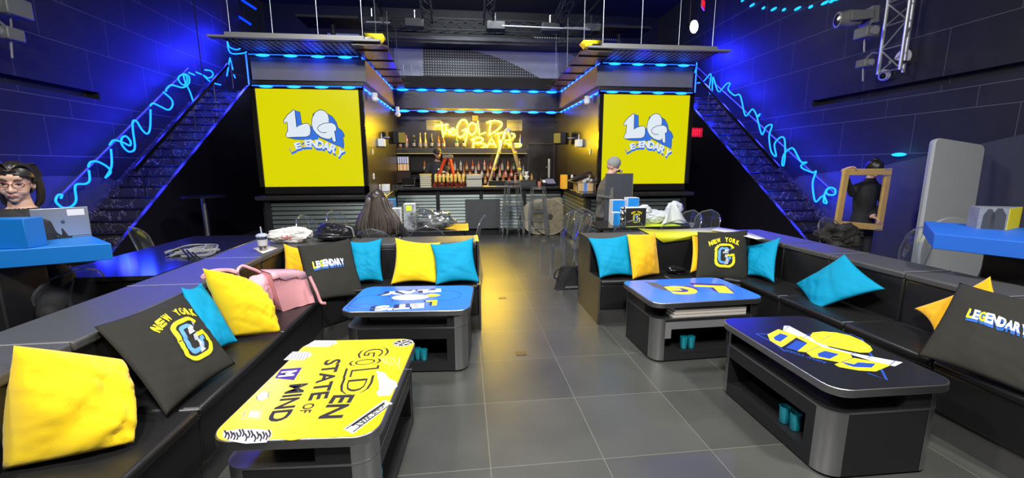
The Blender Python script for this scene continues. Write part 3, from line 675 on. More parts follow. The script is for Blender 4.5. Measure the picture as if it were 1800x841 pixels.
# small red stepladder behind the bar
ORG = mat('ladder_red', (.62, .07, .025), .4)
x0 = P(772, 307, y=10.05).x; x1 = P(797, 307, y=10.05).x; xt = P(787, 278, y=10.05)
t = thing('red_stepladder', 'small red fibreglass stepladder with grey top behind the bar', 'ladder', (xt.x, 10.08, 0))
for s_, bx in ((-1, x0), (1, x1)):
    sl = (bx-(xt.x+s_*.05))/(xt.z-1.36); fx = xt.x+s_*.05+sl*xt.z
    for yy in (10.0, 10.2): MB().tube([(fx, yy, 0), (xt.x+s_*.05, yy, xt.z)], .035, 4).build('rail', ORG, t, smooth=False)
for i in range(5):
    z = .3+.28*i; f = z/xt.z; MB().cbox((xt.x-.32*(1-f)-.05, 10.1, z), (.07, .2, .03)).build('step', ALU, t)
MB().cbox((xt.x, 10.1, xt.z+.03), (.24, .26, .08)).build('top_cap', mat('ladder_cap', (.12, .11, .09), .5), t, bevel=.01)

CTZ = 1.09
# speed rail of pour bottles, drink dispenser, clear box
AMB = mat('syrup_dark', (.16, .02, .01), .2); YG = mat('yellow_plastic', (.85, .65, .15), .4)
sp = thing('pour_bottle', 'upturned yellow-topped pour bottle in the row on the bar counter', 'bottle', (-.62, 9.55, CTZ), group='pour bottles on the bar')
MB().lathe([(.028, 0), (.03, .01), (.03, .10), (.026, .115)], 10).build('base', AMB, sp, world=False)
MB().lathe([(.026, .115), (.030, .12), (.03, .26), (.02, .285)], 10).build('neck', YG, sp, world=False)
for i in range(1, 8): dup(sp, (-.62+i*.087, 9.55, CTZ), 0)
t = thing('drink_dispenser', 'clear ribbed plastic container at the left end of the pour bottles', 'container', (-.84, 9.55, CTZ))
m = MB()
for i in range(6): m.prism(rrect(.24, .2, .03, 3, -.84, 9.55), CTZ+.045*i, CTZ+.045*i+.037)
m.build('ribbed_body', mat('pale_plastic', (.6, .58, .42), .25), t); MB().prism(rrect(.26, .21, .03, 3, -.84, 9.55), CTZ+.27, CTZ+.29).build('lid', YG, t)
t = thing('napkin_caddy', 'pale grey condiment box with open slot on the bar counter', 'box', (.25, 9.55, CTZ))
m = MB(); m.box((.06, 9.45, CTZ), (.40, 9.65, CTZ+.17)); m.box((.06, 9.52, CTZ+.17), (.40, 9.65, CTZ+.27)); m.build('body', mat('pale_bin', (.5, .48, .4), .5), t, bevel=.008)
MB().box((.07, 9.445, CTZ+.165), (.39, 9.5, CTZ+.18)).build('slot', BLACK, t)
tag(MB().box((.42, 9.45, CTZ), (.72, 9.6, CTZ+.02)).build('bar_mat', YG, bevel=.005), 'yellow bar mat lying right of the pale condiment box', 'mat')
t = thing('bar_tray', 'low black tray box of small bottles on the bar behind the clear stools', 'tray', (.9, 9.55, CTZ))
MB().box((.56, 9.48, CTZ+.02), (1.12, 9.64, CTZ+.13)).build('body', BLACK, t, bevel=.006); MB().box((.56, 9.475, CTZ), (1.1, 9.5, CTZ+.02)).build('foot', DSTEEL, t)
t = thing('bar_bin', 'dark square bin on the bar holding a white figurine', 'bin', (1.42, 9.55, CTZ))
MB().box((1.22, 9.46, CTZ), (1.62, 9.64, CTZ+.12)).build('body', mat('bin_dark', (.03, .035, .035), .5), t, bevel=.006)
MB().box((1.2, 9.45, CTZ+.12), (1.64, 9.65, CTZ+.14)).build('rim', mat('bin_dark', (.03, .035, .035), .5), t, bevel=.004)
t = thing('figurine', 'small silver-white bear-like figurine standing above the dark bin', 'figurine', (1.42, 9.55, CTZ+.14))
m = MB(); m.ball((1.42, 9.55, CTZ+.20), (.045, .04, .065)); m.ball((1.42, 9.55, CTZ+.29), .038); m.ball((1.39, 9.55, CTZ+.325), .014); m.ball((1.45, 9.55, CTZ+.325), .014); m.ball((1.375, 9.54, CTZ+.22), .018); m.ball((1.465, 9.54, CTZ+.22), .018)
m.build('body', mat('figurine_white', (.7, .7, .68), .2), t)
for x, c, l in ((1.29, YG, 'yellow'), (1.54, mat('amber_small', (.4, .2, .03), .2), 'amber')):
    m = MB().lathe([(.03, 0), (.03, .08), (.012, .11), (.012, .15)], 10, T(x, 9.55, CTZ+.14)); tag(m.build('small_bottle', c), 'small %s bottle beside the silver-white figurine' % l, 'bottle')
# POS terminal
t = thing('pos_terminal', 'angled black payment terminal on the bar corner', 'terminal', (1.95, 9.45, CTZ))
M = T(1.92, 9.45, CTZ+.1, .15, R(35))
MB().cbox((0, 0, 0), (.36, .26, .03), M).build('screen_body', GBLACK, t, bevel=.006)
MB().cbox((.03, 0, .017), (.2, .17, .004), M).build('screen', mat('pos_screen', (.05, .05, .07), .2, emit=1, ecol=(.16, .15, .2)), t)
MB().cbox((-.12, .0, .017), (.07, .1, .004), M).build('keys', PAPER, t); MB().box((1.84, 9.42, CTZ), (2.02, 9.56, CTZ+.08)).build('stand', BLACK, t)
t = thing('beer_tap', 'slim silver beer tap column behind the payment terminal', 'tap', (1.98, 9.75, CTZ))
MB().cyl((1.98, 9.75, CTZ), (1.98, 9.75, CTZ+.62), .03, 10).build('column', ALU, t); MB().cyl((1.98, 9.75, CTZ+.44), (1.90, 9.7, CTZ+.42), .015, 8).build('spout', ALU, t); MB().cyl((1.98, 9.75, CTZ+.62), (1.98, 9.73, CTZ+.76), .017, 8, .01).build('handle', GBLACK, t)
tag(MB().lathe([(.04, 0), (.045, .1)], 12, T(1.75, 9.7, CTZ)).build('paper_cup', mat('cup_red_white', (.7, .25, .2), .5)), 'red and white cup left of the payment terminal', 'cup')
# boxes on right counter
KRAFT = mat('kraft_card', (.50, .34, .17), .75, noise_amt=.1)
t = thing('cardboard_box', 'orange and black box standing at the back of the right counter', 'box', (2.1, 8.2, CTZ))
MB().box((1.96, 8.3, CTZ), (2.06, 8.5, CTZ+.28)).build('end_face', mat('box_orange', (.85, .42, .02), .5), t); MB().box((2.06, 8.3, CTZ), (2.24, 8.5, CTZ+.28)).build('side', GBLACK, t); MB().box((2.13, 8.295, CTZ+.2), (2.17, 8.3, CTZ+.28)).build('sticker', PAPER, t)
t = thing('cardboard_box', 'open brown cardboard box with blue tape on the right counter corner', 'box', (2.15, 7.5, CTZ))
z1 = CTZ+.15; m = MB(); x0, x1, y0, y1 = 2.02, 2.33, 7.38, 7.66
m.box((x0, y0, CTZ), (x1, y0+.006, z1)); m.box((x0, y1, CTZ), (x1, y1+.006, z1)); m.box((x0, y0, CTZ), (x0+.006, y1, z1)); m.box((x1-.006, y0, CTZ), (x1, y1, z1)); m.box((x0, y0, CTZ), (x1, y1, CTZ+.006)); m.build('walls', KRAFT, t)
MB().add([(x0, y0, z1), (x0, y1, z1), (x0-.16, y1, z1+.04), (x0-.16, y0, z1+.04)], [(0, 1, 2, 3)]).build('flap', KRAFT, t, solid=.004); MB().add([(x0, y1, z1), (x1, y1, z1), (x1+.04, y1+.1, z1+.13), (x0, y1+.1, z1+.1)], [(0, 1, 2, 3)]).build('flap', KRAFT, t, solid=.004)
MB().box((2.14, y0-.003, CTZ), (2.19, y0, z1)).build('blue_tape', mat('blue_tape', (.05, .2, .7), .5), t)
t = thing('dark_tray', 'dark lid propped slanting on the open cardboard box', 'lid', (2.1, 7.55, CTZ+.2)); MB().add([(1.9, 7.5, CTZ+.17), (2.3, 7.5, CTZ+.34), (2.3, 7.72, CTZ+.36), (1.9, 7.72, CTZ+.19)], [(0, 1, 2, 3)]).build('panel', BLACK, t, solid=.008)
t = thing('crumpled_paper', 'crumpled grey packing paper in the open cardboard box', 'packing paper', (2.25, 7.52, CTZ+.12))
m = MB()
for i in range(5): m.ball((2.16+.035*i, 7.46+.03*(i % 2), CTZ+.17+.02*(i % 3)), (.04, .035, .035), 7, 5)
m.build('paper', mat('paper_grey', (.4, .4, .42), .8), t, smooth=False)
# left counter: paper cups stack, glasses
t0 = thing('paper_box', 'white paper takeout boxes stacked on the left counter', 'box', (-1.5, 8.1, CTZ))
for k, x in enumerate((-1.62, -1.45)):
    MB().prism(rrect(.14, .14, .02, 2, x, 8.1), CTZ, CTZ+.13).build('box', PAPER, t0, bevel=.01)
clr = clear_mat('drink_glass', (.85, .87, .9), .9, .12)
g = thing('tumbler', 'clear drinking glass in the stack on the left counter', 'glass', (-1.38, 8.5, CTZ), group='glasses on the left counter')
MB().lathe([(.028, 0), (.036, .1), (.033, .1), (.026, .008)], 12).build('glass', clr, g, world=False)
for i in range(5): dup(g, (-1.38+.075*((i+1) % 3), 8.5+.07*((i+1)//3), CTZ), 0)
# syrup / cup dispenser panel with reflection on glossy wall
t = thing('cup_dispenser', 'lit rack of white and yellow paper tubes on the back bar, left end', 'rack', (-1.4, 10.3, 1.42))
for i in range(9):
    x = -1.53+i*.028; MB().cyl((x, 10.33, 1.45), (x, 10.33, 1.60), .012, 8).build('tube', mat('tube_%d' % (i % 3), ((.8, .55, .12), (.75, .3, .2), (.85, .75, .5))[i % 3], .5, emit=.25), t)
    MB().cyl((x, 10.33, 1.615), (x, 10.33, 1.77), .012, 8).build('tube', mat('tube_w%d' % (i % 2), ((.8, .8, .82), (.35, .35, .6))[i % 2], .5, emit=.25), t)
MB().box((-1.56, 10.345, 1.42), (-1.26, 10.4, 1.78)).build('back', BLACK, t); MB().box((-1.56, 10.3, 1.16), (-1.26, 10.5, 1.42)).build('cabinet', mat('cab_brown', (.04, .02, .015), .3), t)
t = thing('register', 'dark till screen with metal edge on the bar, left of the bartender', 'till', (-1.2, 9.8, CTZ)); MB().box((-1.38, 9.78, CTZ), (-1.08, 9.84, CTZ+.2)).build('display', GBLACK, t, bevel=.008)
m = MB(); m.tube([(-1.35, 9.775, CTZ+.03), (-1.11, 9.775, CTZ+.03), (-1.11, 9.775, CTZ+.17)], .006, 6); m.build('edge', ALU, t)

# speakers, cameras, boxes and switches on wing inner walls
def wspeaker(sg, label):
    x = XC+sg*1.93; y = 9.0; c = Vector((x-sg*.22, y, 2.12)); t = thing('wall_speaker', label, 'speaker', c)
    M = T(c.x, c.y, c.z, R(-sg*28), 0, 0) ; MB().cbox((0, 0, 0), (.26, .28, .24), M).build('cabinet', BLACK, t, bevel=.012)
    MB().cbox((-sg*.05, -.145, 0), (.14, .02, .2), M).build('grille', mat('speaker_grille_gold', (.30, .23, .03), .45, .3), t); MB().cyl((c.x, c.y, c.z), (x, y, c.z), .025, 8).build('bracket', DSTEEL, t)
wspeaker(-1, 'black wall speaker tilted over the left counter'); wspeaker(1, 'black wall speaker tilted over the right counter')
for sg, w_ in ((-1, 'left'), (1, 'right')):
    x = XC+sg*1.93; y = 8.2
    t = thing('junction_box', 'white junction box on the glossy wall beside the %s screen' % w_, 'box', (x-sg*.06, y, 1.93)); MB().cbox((x-sg*.06, y, 1.98), (.12, .16, .14)).build('box', PAPER, t, bevel=.008); MB().cyl((x-sg*.06, y, 2.05), (x-sg*.06, y, 2.15), .008, 6).build('antenna', PAPER, t)
    t = thing('wall_switch', 'light switch plate by the %s screen edge' % w_, 'switch', (x-sg*.005, 7.6, 1.6)); MB().cbox((x-sg*.006, 7.6, 1.80), (.012, .09, .1)).build('plate', DSTEEL, t); MB().cbox((x-sg*.014, 7.6, 1.80), (.006, .03, .05)).build('rocker', PAPER, t)
    MB().cbox((x-sg*.006, 7.6, 1.38), (.012, .07, .1)).build('socket', PAPER, t)
    c = P(665 if sg < 0 else 1042, 167 if sg < 0 else 175, x=x-sg*.07); t = thing('dome_camera', 'white dome camera under the %s soffit, nearer the screen' % w_, 'camera', (x-sg*.1, 7.55, 2.62))
    MB().ball((x-sg*.1, 7.55, 2.66), (.055, .055, .05)).build('dome', PAPER, t); MB().cyl((x-sg*.1, 7.55, 2.68), (x-sg*.1, 7.55, 2.76), .05, 12).build('base', PAPER, t)
t = thing('dome_camera', 'white dome camera at the left rear corner under the LED line', 'camera', (-1.42, 9.85, 2.64)); MB().ball((-1.42, 9.85, 2.68), (.065, .06, .055)).build('dome', PAPER, t); MB().cyl((-1.42, 9.85, 2.7), (-1.42, 9.85, 2.84), .04, 12).build('base', PAPER, t)
# door outline at the right of the back bar
b = MB(); x0, x1 = P(927, 250, y=10.69).x, P(975, 250, y=10.69).x
b.box((x0, 10.66, 0), (x0+.03, 10.7, 2.1)); b.box((x1-.03, 10.66, 0), (x1, 10.7, 2.1)); b.box((x0, 10.66, 2.08), (x1, 10.7, 2.11)); struct('door_1', b, mat('door_trim', (.05, .035, .03), .3), smooth=False)
# ------------------------------------------------------------------ blue neon squiggles on the side walls
def squig(sg, label, strokes, off, s_, xw, lights):
    t = thing('neon_squiggle', label, 'neon light', (xw, 9.5, 0))
    for st in strokes:
        q = [P(off[0]+u/s_, off[1]+v/s_, x=xw) for u, v in st]
        MB().tube(smoothpath(q, 5) if len(q) > 2 else q, .0155, 7).build('tube', NEONB, t)
    for (u, v, e) in lights:
        c = P(u, v, x=xw-sg*.22); point('neon_squiggle_light', c, e*2.6, BLU, .12)
    return t
XL, XR_ = XC-6.32, XC+6.32
LS1 = [[(540, 715), (560, 692), (600, 700), (640, 718), (642, 695), (620, 672), (600, 682), (600, 712), (628, 745), (655, 745), (665, 720), (656, 650), (654, 602), (672, 597), (700, 640), (725, 660), (740, 630), (742, 540)],
 [(740, 522), (755, 510), (790, 525), (830, 542), (850, 520), (845, 490), (805, 455)],
 [(820, 452), (820, 440), (845, 420), (900, 432), (930, 412), (932, 380), (912, 365), (885, 375), (880, 395), (905, 420), (922, 400), (918, 375), (905, 372), (915, 410), (935, 450), (957, 515)],
 [(930, 358), (958, 370)], [(967, 356), (1000, 370), (1030, 385), (1050, 370), (1040, 350), (1010, 345)], [(1000, 370), (1040, 405), (1087, 418)],
 [(1120, 190), (1130, 230), (1170, 245), (1195, 228)], [(1118, 190), (1135, 260), (1200, 262), (1218, 250), (1215, 235)], [(1133, 285), (1118, 375)], [(1133, 285), (1148, 345)], [(1152, 368), (1160, 385)],
 [(547, 735), (550, 819), (520, 877)], [(520, 877), (545, 850), (530, 824), (480, 797), (445, 801), (435, 824)], [(438, 839), (442, 889), (420, 907), (380, 909), (370, 929), (375, 989), (350, 1019), (310, 1024), (275, 994), (285, 964), (305, 961), (300, 979)]]
squig(-1, 'looping cyan-blue neon squiggle rising along the left wall above the stairs', LS1, (0, 0), 2.804, XL,
      [(105, 345, 3.5), (160, 310, 5), (195, 275, 8), (225, 245, 9), (265, 205, 14), (300, 165, 20), (330, 140, 26), (365, 100, 46), (395, 95, 46), (412, 65, 40)])
RS = [[(-28, 84), (-5, 72), (34, 44)]]
RS = [[(-112, -90), (-60, -105), (-28, -145), (-32, -60), (-20, -52), (-15, -130), (5, -65), (25, -50), (50, -92), (80, -92), (60, -70), (90, -38), (120, -36)],
      [(120, -38), (122, -20), (140, 78), (172, 40), (205, 85), (225, 70), (205, 80), (240, 190), (265, 145), (300, 135), (280, 200), (290, 290), (322, 318), (312, 250), (342, 210), (368, 215), (372, 300), (368, 370), (355, 365), (368, 310), (400, 275), (425, 278), (468, 350), (500, 355), (470, 370), (475, 390), (535, 415), (558, 410), (535, 480), (552, 585), (585, 560), (602, 555), (600, 590), (620, 595), (607, 555), (617, 525), (642, 505), (670, 515), (665, 545), (627, 545), (617, 520), (637, 505)]]
RS = [[(x+300-(0), y) for x, y in st] for st in RS]
RS[0] = [(30, 0)]
R0 = [(128, 410), (160, 400), (195, 365), (185, 450), (200, 455), (205, 380), (225, 440), (240, 450), (270, 415), (290, 412), (280, 440), (310, 470), (340, 472), (365, 570), (400, 538), (425, 575), (437, 562), (423, 575)]
R1 = [(505, 80), (535, 190), (560, 145), (595, 135), (578, 200), (590, 290), (620, 318), (610, 250), (640, 210), (668, 215), (672, 300), (665, 370), (655, 365), (665, 310), (700, 275), (725, 278), (765, 350), (800, 355), (770, 370), (775, 390), (835, 415), (855, 410), (835, 480), (850, 585), (885, 560), (902, 555), (900, 590), (920, 595), (905, 555), (915, 525), (940, 505), (968, 515), (965, 545), (925, 545), (915, 520), (937, 503)]
R0 = [(1180+x/2.803, y/2.803) for x, y in R0]; R1 = [(1180+x/3.3625, 180+y/3.3625) for x, y in R1]
squig(1, 'looping cyan-blue neon squiggle descending along the right wall above the stairs', [R0, R1, [(1225, 103), (1224, 118), (1221, 128)]], (0, 0), 1., XR_,
      [(1238, 95, 90), (1250, 140, 50), (1285, 165, 26), (1310, 205, 18), (1345, 235, 14), (1375, 275, 12), (1410, 310, 10), (1440, 345, 9), (1465, 325, 9)])
for sg, x_, a, b_, nm in ((-1, XL, (105, 345), (330, 120), 'left'), (1, XR_, (1468, 340), (1225, 118), 'right')):
    tag(MB().cyl(P(*a, x=x_+sg*.03), P(*b_, x=x_+sg*.03), .018, 6).build('support_rod', mat('rod_grey', (.2, .2, .24), .4, .5)), 'thin grey rod running up behind the %s blue neon squiggle' % nm, 'rod')
# far-left upper stair light lines
t = thing('stair_light_lines', 'straight blue light lines high up at the left beyond the balcony glass', 'light', (-5.5, 13.4, 4.5))
for (u0, v0, u1, v1) in ((390, 10, 441, 43), (425, 0, 450, 16)):
    MB().tube([P(u0, v0, y=13.4), P(u1, v1, y=13.4)], .03, 5).build('line', mat('deep_blue_line', (0, .01, .1), .4, emit=1, ecol=(.005, .09, 4.0)), t)
# teal dotted arc high on right wall
t = thing('dotted_light_arc', 'arc of teal light dots near the ceiling on the right wall', 'light', (6.8, 9, 4.8))
ARC = [(1305, 1), (1322, 9), (1342, 14), (1360, 16), (1378, 17), (1402, 15), (1425, 12), (1450, 5), (1462, 2), (1474, -3)]
TEALE = mat('teal_glow', (0, .1, .15), .4, emit=1.0, ecol=(.02, .75, 1.5))
for i, (u, v) in enumerate(ARC):
    c = P(u, v, x=XC+6.46); MB().ball(c, (.02, .10 if i % 2 else .06, .03), 8, 5).build('dot', TEALE, t)
t = thing('wall_uplight', 'small teal light glowing low on right wall above the gold frame', 'light', P(1580, 272, x=XC+6.44))
c = P(1580, 272, x=XC+6.44); MB().ball(c, (.02, .12, .03), 8, 6).build('lens', TEALE, t)
point('wall_uplight_glow', c-Vector((.12, 0, -.02)), 1.2, (.05, .4, 1), .03)
# exit signs
def exit_sign(c, ry, label, rod, w_=.34, h=.19):
    t = thing('exit_sign', label, 'exit sign', c)
    M = T(c[0], c[1], c[2], ry); MB().cbox((0, 0, 0), (w_, .03, h), M).build('housing', mat('exit_body', (.2, .02, .02), .4, emit=1, ecol=(.35, .0, .02)), t)
    m = MB(); m.text('EXIT', h*.62, M @ Matrix(((1, 0, 0, 0), (0, 0, -1, -.017), (0, 1, 0, 0), (0, 0, 0, 1))), bold=.01, w=w_*.8); m.build('lettering', EXITR, t)
    MB().tube([Vector(c)+Vector((0, .02, 0)), Vector(rod)], .01, 6).build('mount', BLACK, t)
    point('exit_glow', Vector(c)+Vector((0, -.15, 0)), 1.2, (1, .02, .03), .05)
exit_sign(P(367, 230, y=10.4), R(10), 'red glowing EXIT sign above the left staircase', (P(367, 230, y=10.4).x, 10.42, 6.6))
exit_sign(P(1222, 233, y=7.9), R(15), 'red glowing EXIT sign on dark wall right of the right yellow screen', (XC+3.55, 7.92, P(1222, 233, y=7.9).z), h=.17)
exit_sign(P(1236, 7, y=9.3), R(50), 'red EXIT sign near the ceiling above the right balcony', (P(1236, 7, y=9.3).x, 9.32, 6.6), w_=.3)
# flood light
c = P(1220, 47, y=9.0); t = thing('flood_light', 'dazzling white floodlight above the right balcony', 'floodlight', c)
MB().ball(c, (.09, .05, .13), 12, 8).build('lamp', mat('flood_lamp', (1, 1, 1), .4, emit=14, ecol=(1, 1, .95)), t); MB().cyl(c+Vector((0, .05, 0)), c+Vector((0, .25, .1)), .05, 10).build('body', BLACK, t); MB().cyl(c+Vector((0, .2, .08)), (c.x, c.y+.2, 6.6), .012, 6).build('drop_rod', BLACK, t)
point('flood_light_light', c+Vector((0, -.2, 0)), 22, (1, 1, .95), .08)
# balcony glass railings, with posts
for sg, w_ in ((-1, 'left'), (1, 'right')):
    t = thing('glass_railing', 'clear glass railing with thin posts on the %s balcony' % w_, 'railing', (XC+sg*2.6, 6.6, 3.37))
    x0, x1 = sorted((XC+sg*1.75, XC+sg*3.5)); MB().box((x0, 6.5, 3.37), (x1, 6.512, 4.45)).build('front_pane', GLASS, t)
    xi = XC+sg*1.72; MB().prism([(xi, 6.5), (xi+.012, 6.5), (xi+sg*.1+.012, 9.9), (xi+sg*.1, 9.9)], 3.37, 4.45).build('side_pane', GLASS, t)
    for x in (XC+sg*1.75, XC+sg*2.35, XC+sg*2.95, XC+sg*3.5): MB().cyl((x, 6.53, 3.37), (x, 6.53, 4.45), .006, 6).build('post', STEEL, t)
    for y in (7.6, 8.8, 9.9): MB().cyl((xi+sg*.04, y, 3.37), (xi+sg*.04, y, 4.45), .006, 6).build('post', STEEL, t)
    for k in range(2):
        cx = XC+sg*(2.2+.75*k); tag(MB().box((cx-.28, 6.75, 3.37), (cx+.25, 7.0, 3.43)).build('white_board', PAPER, bevel=.006), 'white board lying behind the glass of the %s balcony, %s' % (w_, 'outer one' if k else 'inner one'), 'board')
    tr = thing('yellow_tray', 'yellow tray sitting on the %s balcony beside the glass' % w_, 'tray', (XC+sg*1.9, 6.8, 3.37)); cx = XC+sg*1.63
    MB().add([(cx-.13, 6.7, 3.45), (cx+.13, 6.7, 3.45), (cx+.08, 6.75, 3.37), (cx-.08, 6.75, 3.37), (cx-.13, 6.95, 3.45), (cx+.13, 6.95, 3.45), (cx+.08, 6.9, 3.37), (cx-.08, 6.9, 3.37)], [(0, 1, 2, 3), (5, 4, 7, 6), (4, 0, 3, 7), (1, 5, 6, 2), (3, 2, 6, 7)]).build('bowl', PY, tr, solid=.006)
    # black tables seen up there
    tb = thing('balcony_table', 'dark table with pale box standing on the %s balcony' % w_, 'table', (XC+sg*2.6, 8.2, 3.36))
    MB().box((XC+sg*2.6-.5, 7.9, 4.02), (XC+sg*2.6+.5, 8.5, 4.06)).build('top', BLACK, tb); MB().cyl((XC+sg*2.6, 8.2, 3.36), (XC+sg*2.6, 8.2, 4.02), .04).build('pedestal', BLACK, tb)
# ceiling trusses and pipes (dark)
TRM = mat('truss_dark', (.018, .018, .02), .5, .3)
def truss(name, a, b_, s_, n, m_, label, r=.02):
    a, b_ = Vector(a), Vector(b_); d = (b_-a).normalized(); up = Vector((0, 0, 1)) if abs(d.z) < .9 else Vector((0, 1, 0)); sx = d.cross(up).normalized()*s_/2; sy = sx.cross(d).normalized()*s_/2
    t = thing(name, label, 'truss', a if a.z < b_.z else b_); C4 = [sx+sy, -sx+sy, -sx-sy, sx-sy]; m = MB()
    for c in C4: m.cyl(a+c, b_+c, r, 6)
    m.build('chords', m_, t); m = MB()
    for i in range(n):
        p, q = a+(b_-a)*(i/n), a+(b_-a)*((i+1)/n)
        for k in range(4): m.cyl(p+C4[k], q+C4[(k+1) % 4] if i % 2 else p+C4[(k+1) % 4]+(q-p)*.999, r*.6, 5)
    m.build('braces', m_, t); return t
truss('ceiling_truss', (-2.6, 12.4, 5.32), (4.6, 12.4, 5.32), .28, 18, TRM, 'dark truss running across below the ceiling over the rear balcony')
for x in (-.85, .75, 2.7):
    t = truss('ceiling_truss', (x, 12.3, 5.45), (x+(x-.8)*.02, 7.2, 6.3), .24, 12, TRM, 'dark truss coming forward from the rear one, %s' % {-.85: 'leftmost of three', .75: 'middle of three', 2.7: 'rightmost of three'}[x])
tag(MB().box((-2.8, 12.9, 5.0), (4.8, 13.5, 5.2)).build('ceiling_bulkhead', mat('navy_band', (.012, .012, .03), .5)), 'dark navy bulkhead strip above the grey upper wall', 'bulkhead')
for x in (-2.3, -1.2, .95, 2.45):
    t = thing('stage_box', 'dark fixture box hanging on the rear ceiling truss, %s' % {-2.3: 'first from left', -1.2: 'second from left', .95: 'third from left', 2.45: 'fourth from left'}[x], 'stage fixture', (x, 12.2, 5.1)); MB().cbox((x, 12.15, 5.27), (.5, .3, .22)).build('body', mat('fixture_grey', (.02, .02, .023), .5), t, bevel=.02); MB().cyl((x, 12.15, 5.38), (x, 12.15, 5.6), .02, 6).build('clamp', STEEL, t)
tag(MB().cyl((-2.4, 11.9, 5.20), (-1.8, 11.9, 5.20), .018, 6).build('light_bar', mat('bar_glow', (.4, .4, .42), .4, emit=.5)), 'short pale bar under the left end of rear truss', 'bar')
tag(MB().cyl((1.1, 11.9, 5.22), (3.5, 11.9, 5.20), .016, 6).build('light_bar', mat('bar_glow', (.4, .4, .42), .4, emit=.5)), 'long pale bar under the right half of rear truss', 'bar')
# vertical lighting truss on the right wall with a moving head
def wall_truss(sg, y0, label):
    x = XC+sg*6.15; t = thing('lighting_truss', label, 'truss', (x, y0, 2.95)); m = MB(); w_ = .34
    for dy in (-w_/2, w_/2): m.cyl((x, y0+dy, 2.95), (x, y0+dy, 5.6), .024, 8)
    m.cyl((x+sg*.25, y0, 2.95), (x+sg*.25, y0, 5.6), .024, 8); m.build('chords', ALU, t); m = MB()
    for i in range(8):
        z = 2.97+.34*i; m.cyl((x, y0-w_/2, z), (x, y0+w_/2, z), .012, 6)
        m.cyl((x, y0-w_/2 if i % 2 else y0+w_/2, z), (x+sg*.25, y0, z+.3), .011, 6); m.cyl((x, y0+w_/2 if i % 2 else y0-w_/2, z), (x, y0-w_/2 if i % 2 else y0+w_/2, z+.34), .011, 6)
    m.build('braces', ALU, t); m = MB(); m.cyl((x, y0, 3.1), (XC+sg*6.5, y0, 3.1), .03, 8); m.cyl((x, y0, 4.6), (XC+sg*6.5, y0, 4.6), .03, 8); m.build('wall_brackets', DSTEEL, t); return t
def moving_head(c, label, aim):
    t = thing('moving_head_light', label, 'stage light', c); c = Vector(c); GR = mat('fixture_mid', (.16, .165, .17), .4); M = frame(c, aim, None, (0, 0, 1))
    MB().cbox((-.28, 0, 0), (.12, .30, .26), M).build('base', GR, t, bevel=.02); [MB().cbox((-.08, s2*.16, 0), (.32, .035, .14), M).build('yoke_arm', GR, t, bevel=.01) for s2 in (-1, 1)]
    MB().lathe([(.06, -.16), (.12, -.13), (.135, .03), (.115, .17), (.12, .18), (.10, .185)], 16, M @ Matrix.Rotation(pi/2, 4, 'Y')).build('head', mat('head_grey', (.22, .22, .21), .4), t); MB().lathe([(.09, .186), (.02, .195)], 16, M @ Matrix.Rotation(pi/2, 4, 'Y')).build('lens', GBLACK, t); return t
wall_truss(1, 6.1, 'vertical silver lighting truss on the right wall'); wall_truss(-1, 6.05, 'vertical silver lighting truss on the left wall at frame edge')
c = P(1494, 33, x=XC+5.8); moving_head(c, 'grey moving head stage light on the right wall truss, pointing left', (-1, .25, -.05))
for sg, cs in ((1, [(1523, 58, .22, 'flat panel light facing down'), (1520, 112, .16, 'small clamp light')]), (-1, [(12, 12, .3, 'large boxy stage light'), (14, 60, .2, 'small clamp light')])):
    for (u, v, s_, l) in cs:
        c = P(u, v, x=XC+sg*5.95); t = thing('stage_light', 'grey %s on the %s wall truss' % (l, 'right' if sg > 0 else 'left'), 'stage light', c)
        MB().cbox(c, (s_, s_*1.1, s_*.75), T() if 0 else None).build('housing', mat('fixture_mid', (.16, .165, .17), .4), t, bevel=.015); MB().lathe([(s_*.28, 0), (s_*.3, .03)], 12, T(c.x, c.y-s_*.56, c.z, 0, R(90))).build('lens', PSTEEL, t)
        MB().tube([c+Vector((0, 0, s_*.4)), c+Vector((sg*.1, 0, s_*.4+.1)), c+Vector((sg*.2, 0, s_*.4+.1))], .014, 6).build('clamp', ALU, t); MB().cyl(c+Vector((-sg*.02, 0, -s_*.38)), c+Vector((-sg*.05, -.06, -s_*.38-.22)), .012, 6).build('cable', ALU, t)
c = P(1581, 101, x=XC+6.42); t = thing('wall_disc', 'round white disc speaker on the right wall', 'speaker', c)
MB().lathe([(.12, 0), (.125, .02), (.11, .045), (.02, .05)], 24, frame(c+Vector((.08, 0, 0)), (0, 1, 0), None, (-1, 0, 0))).build('cover', PAPER, t); MB().cbox(c+Vector((.06, 0, 0)), (.05, .08, .08)).build('mount', DSTEEL, t)
c = P(1545, 132, x=XC+6.38); t = thing('dome_camera', 'white dome security camera on the right wall below the truss', 'camera', c)
MB().lathe([(.09, 0), (.085, .05), (.03, .07)], 16, frame(c+Vector((.12, 0, 0)), (0, 1, 0), None, (-1, 0, 0))).build('base', PAPER, t); MB().ball(c+Vector((.05, -.02, -.02)), .045).build('dome', GBLACK, t)

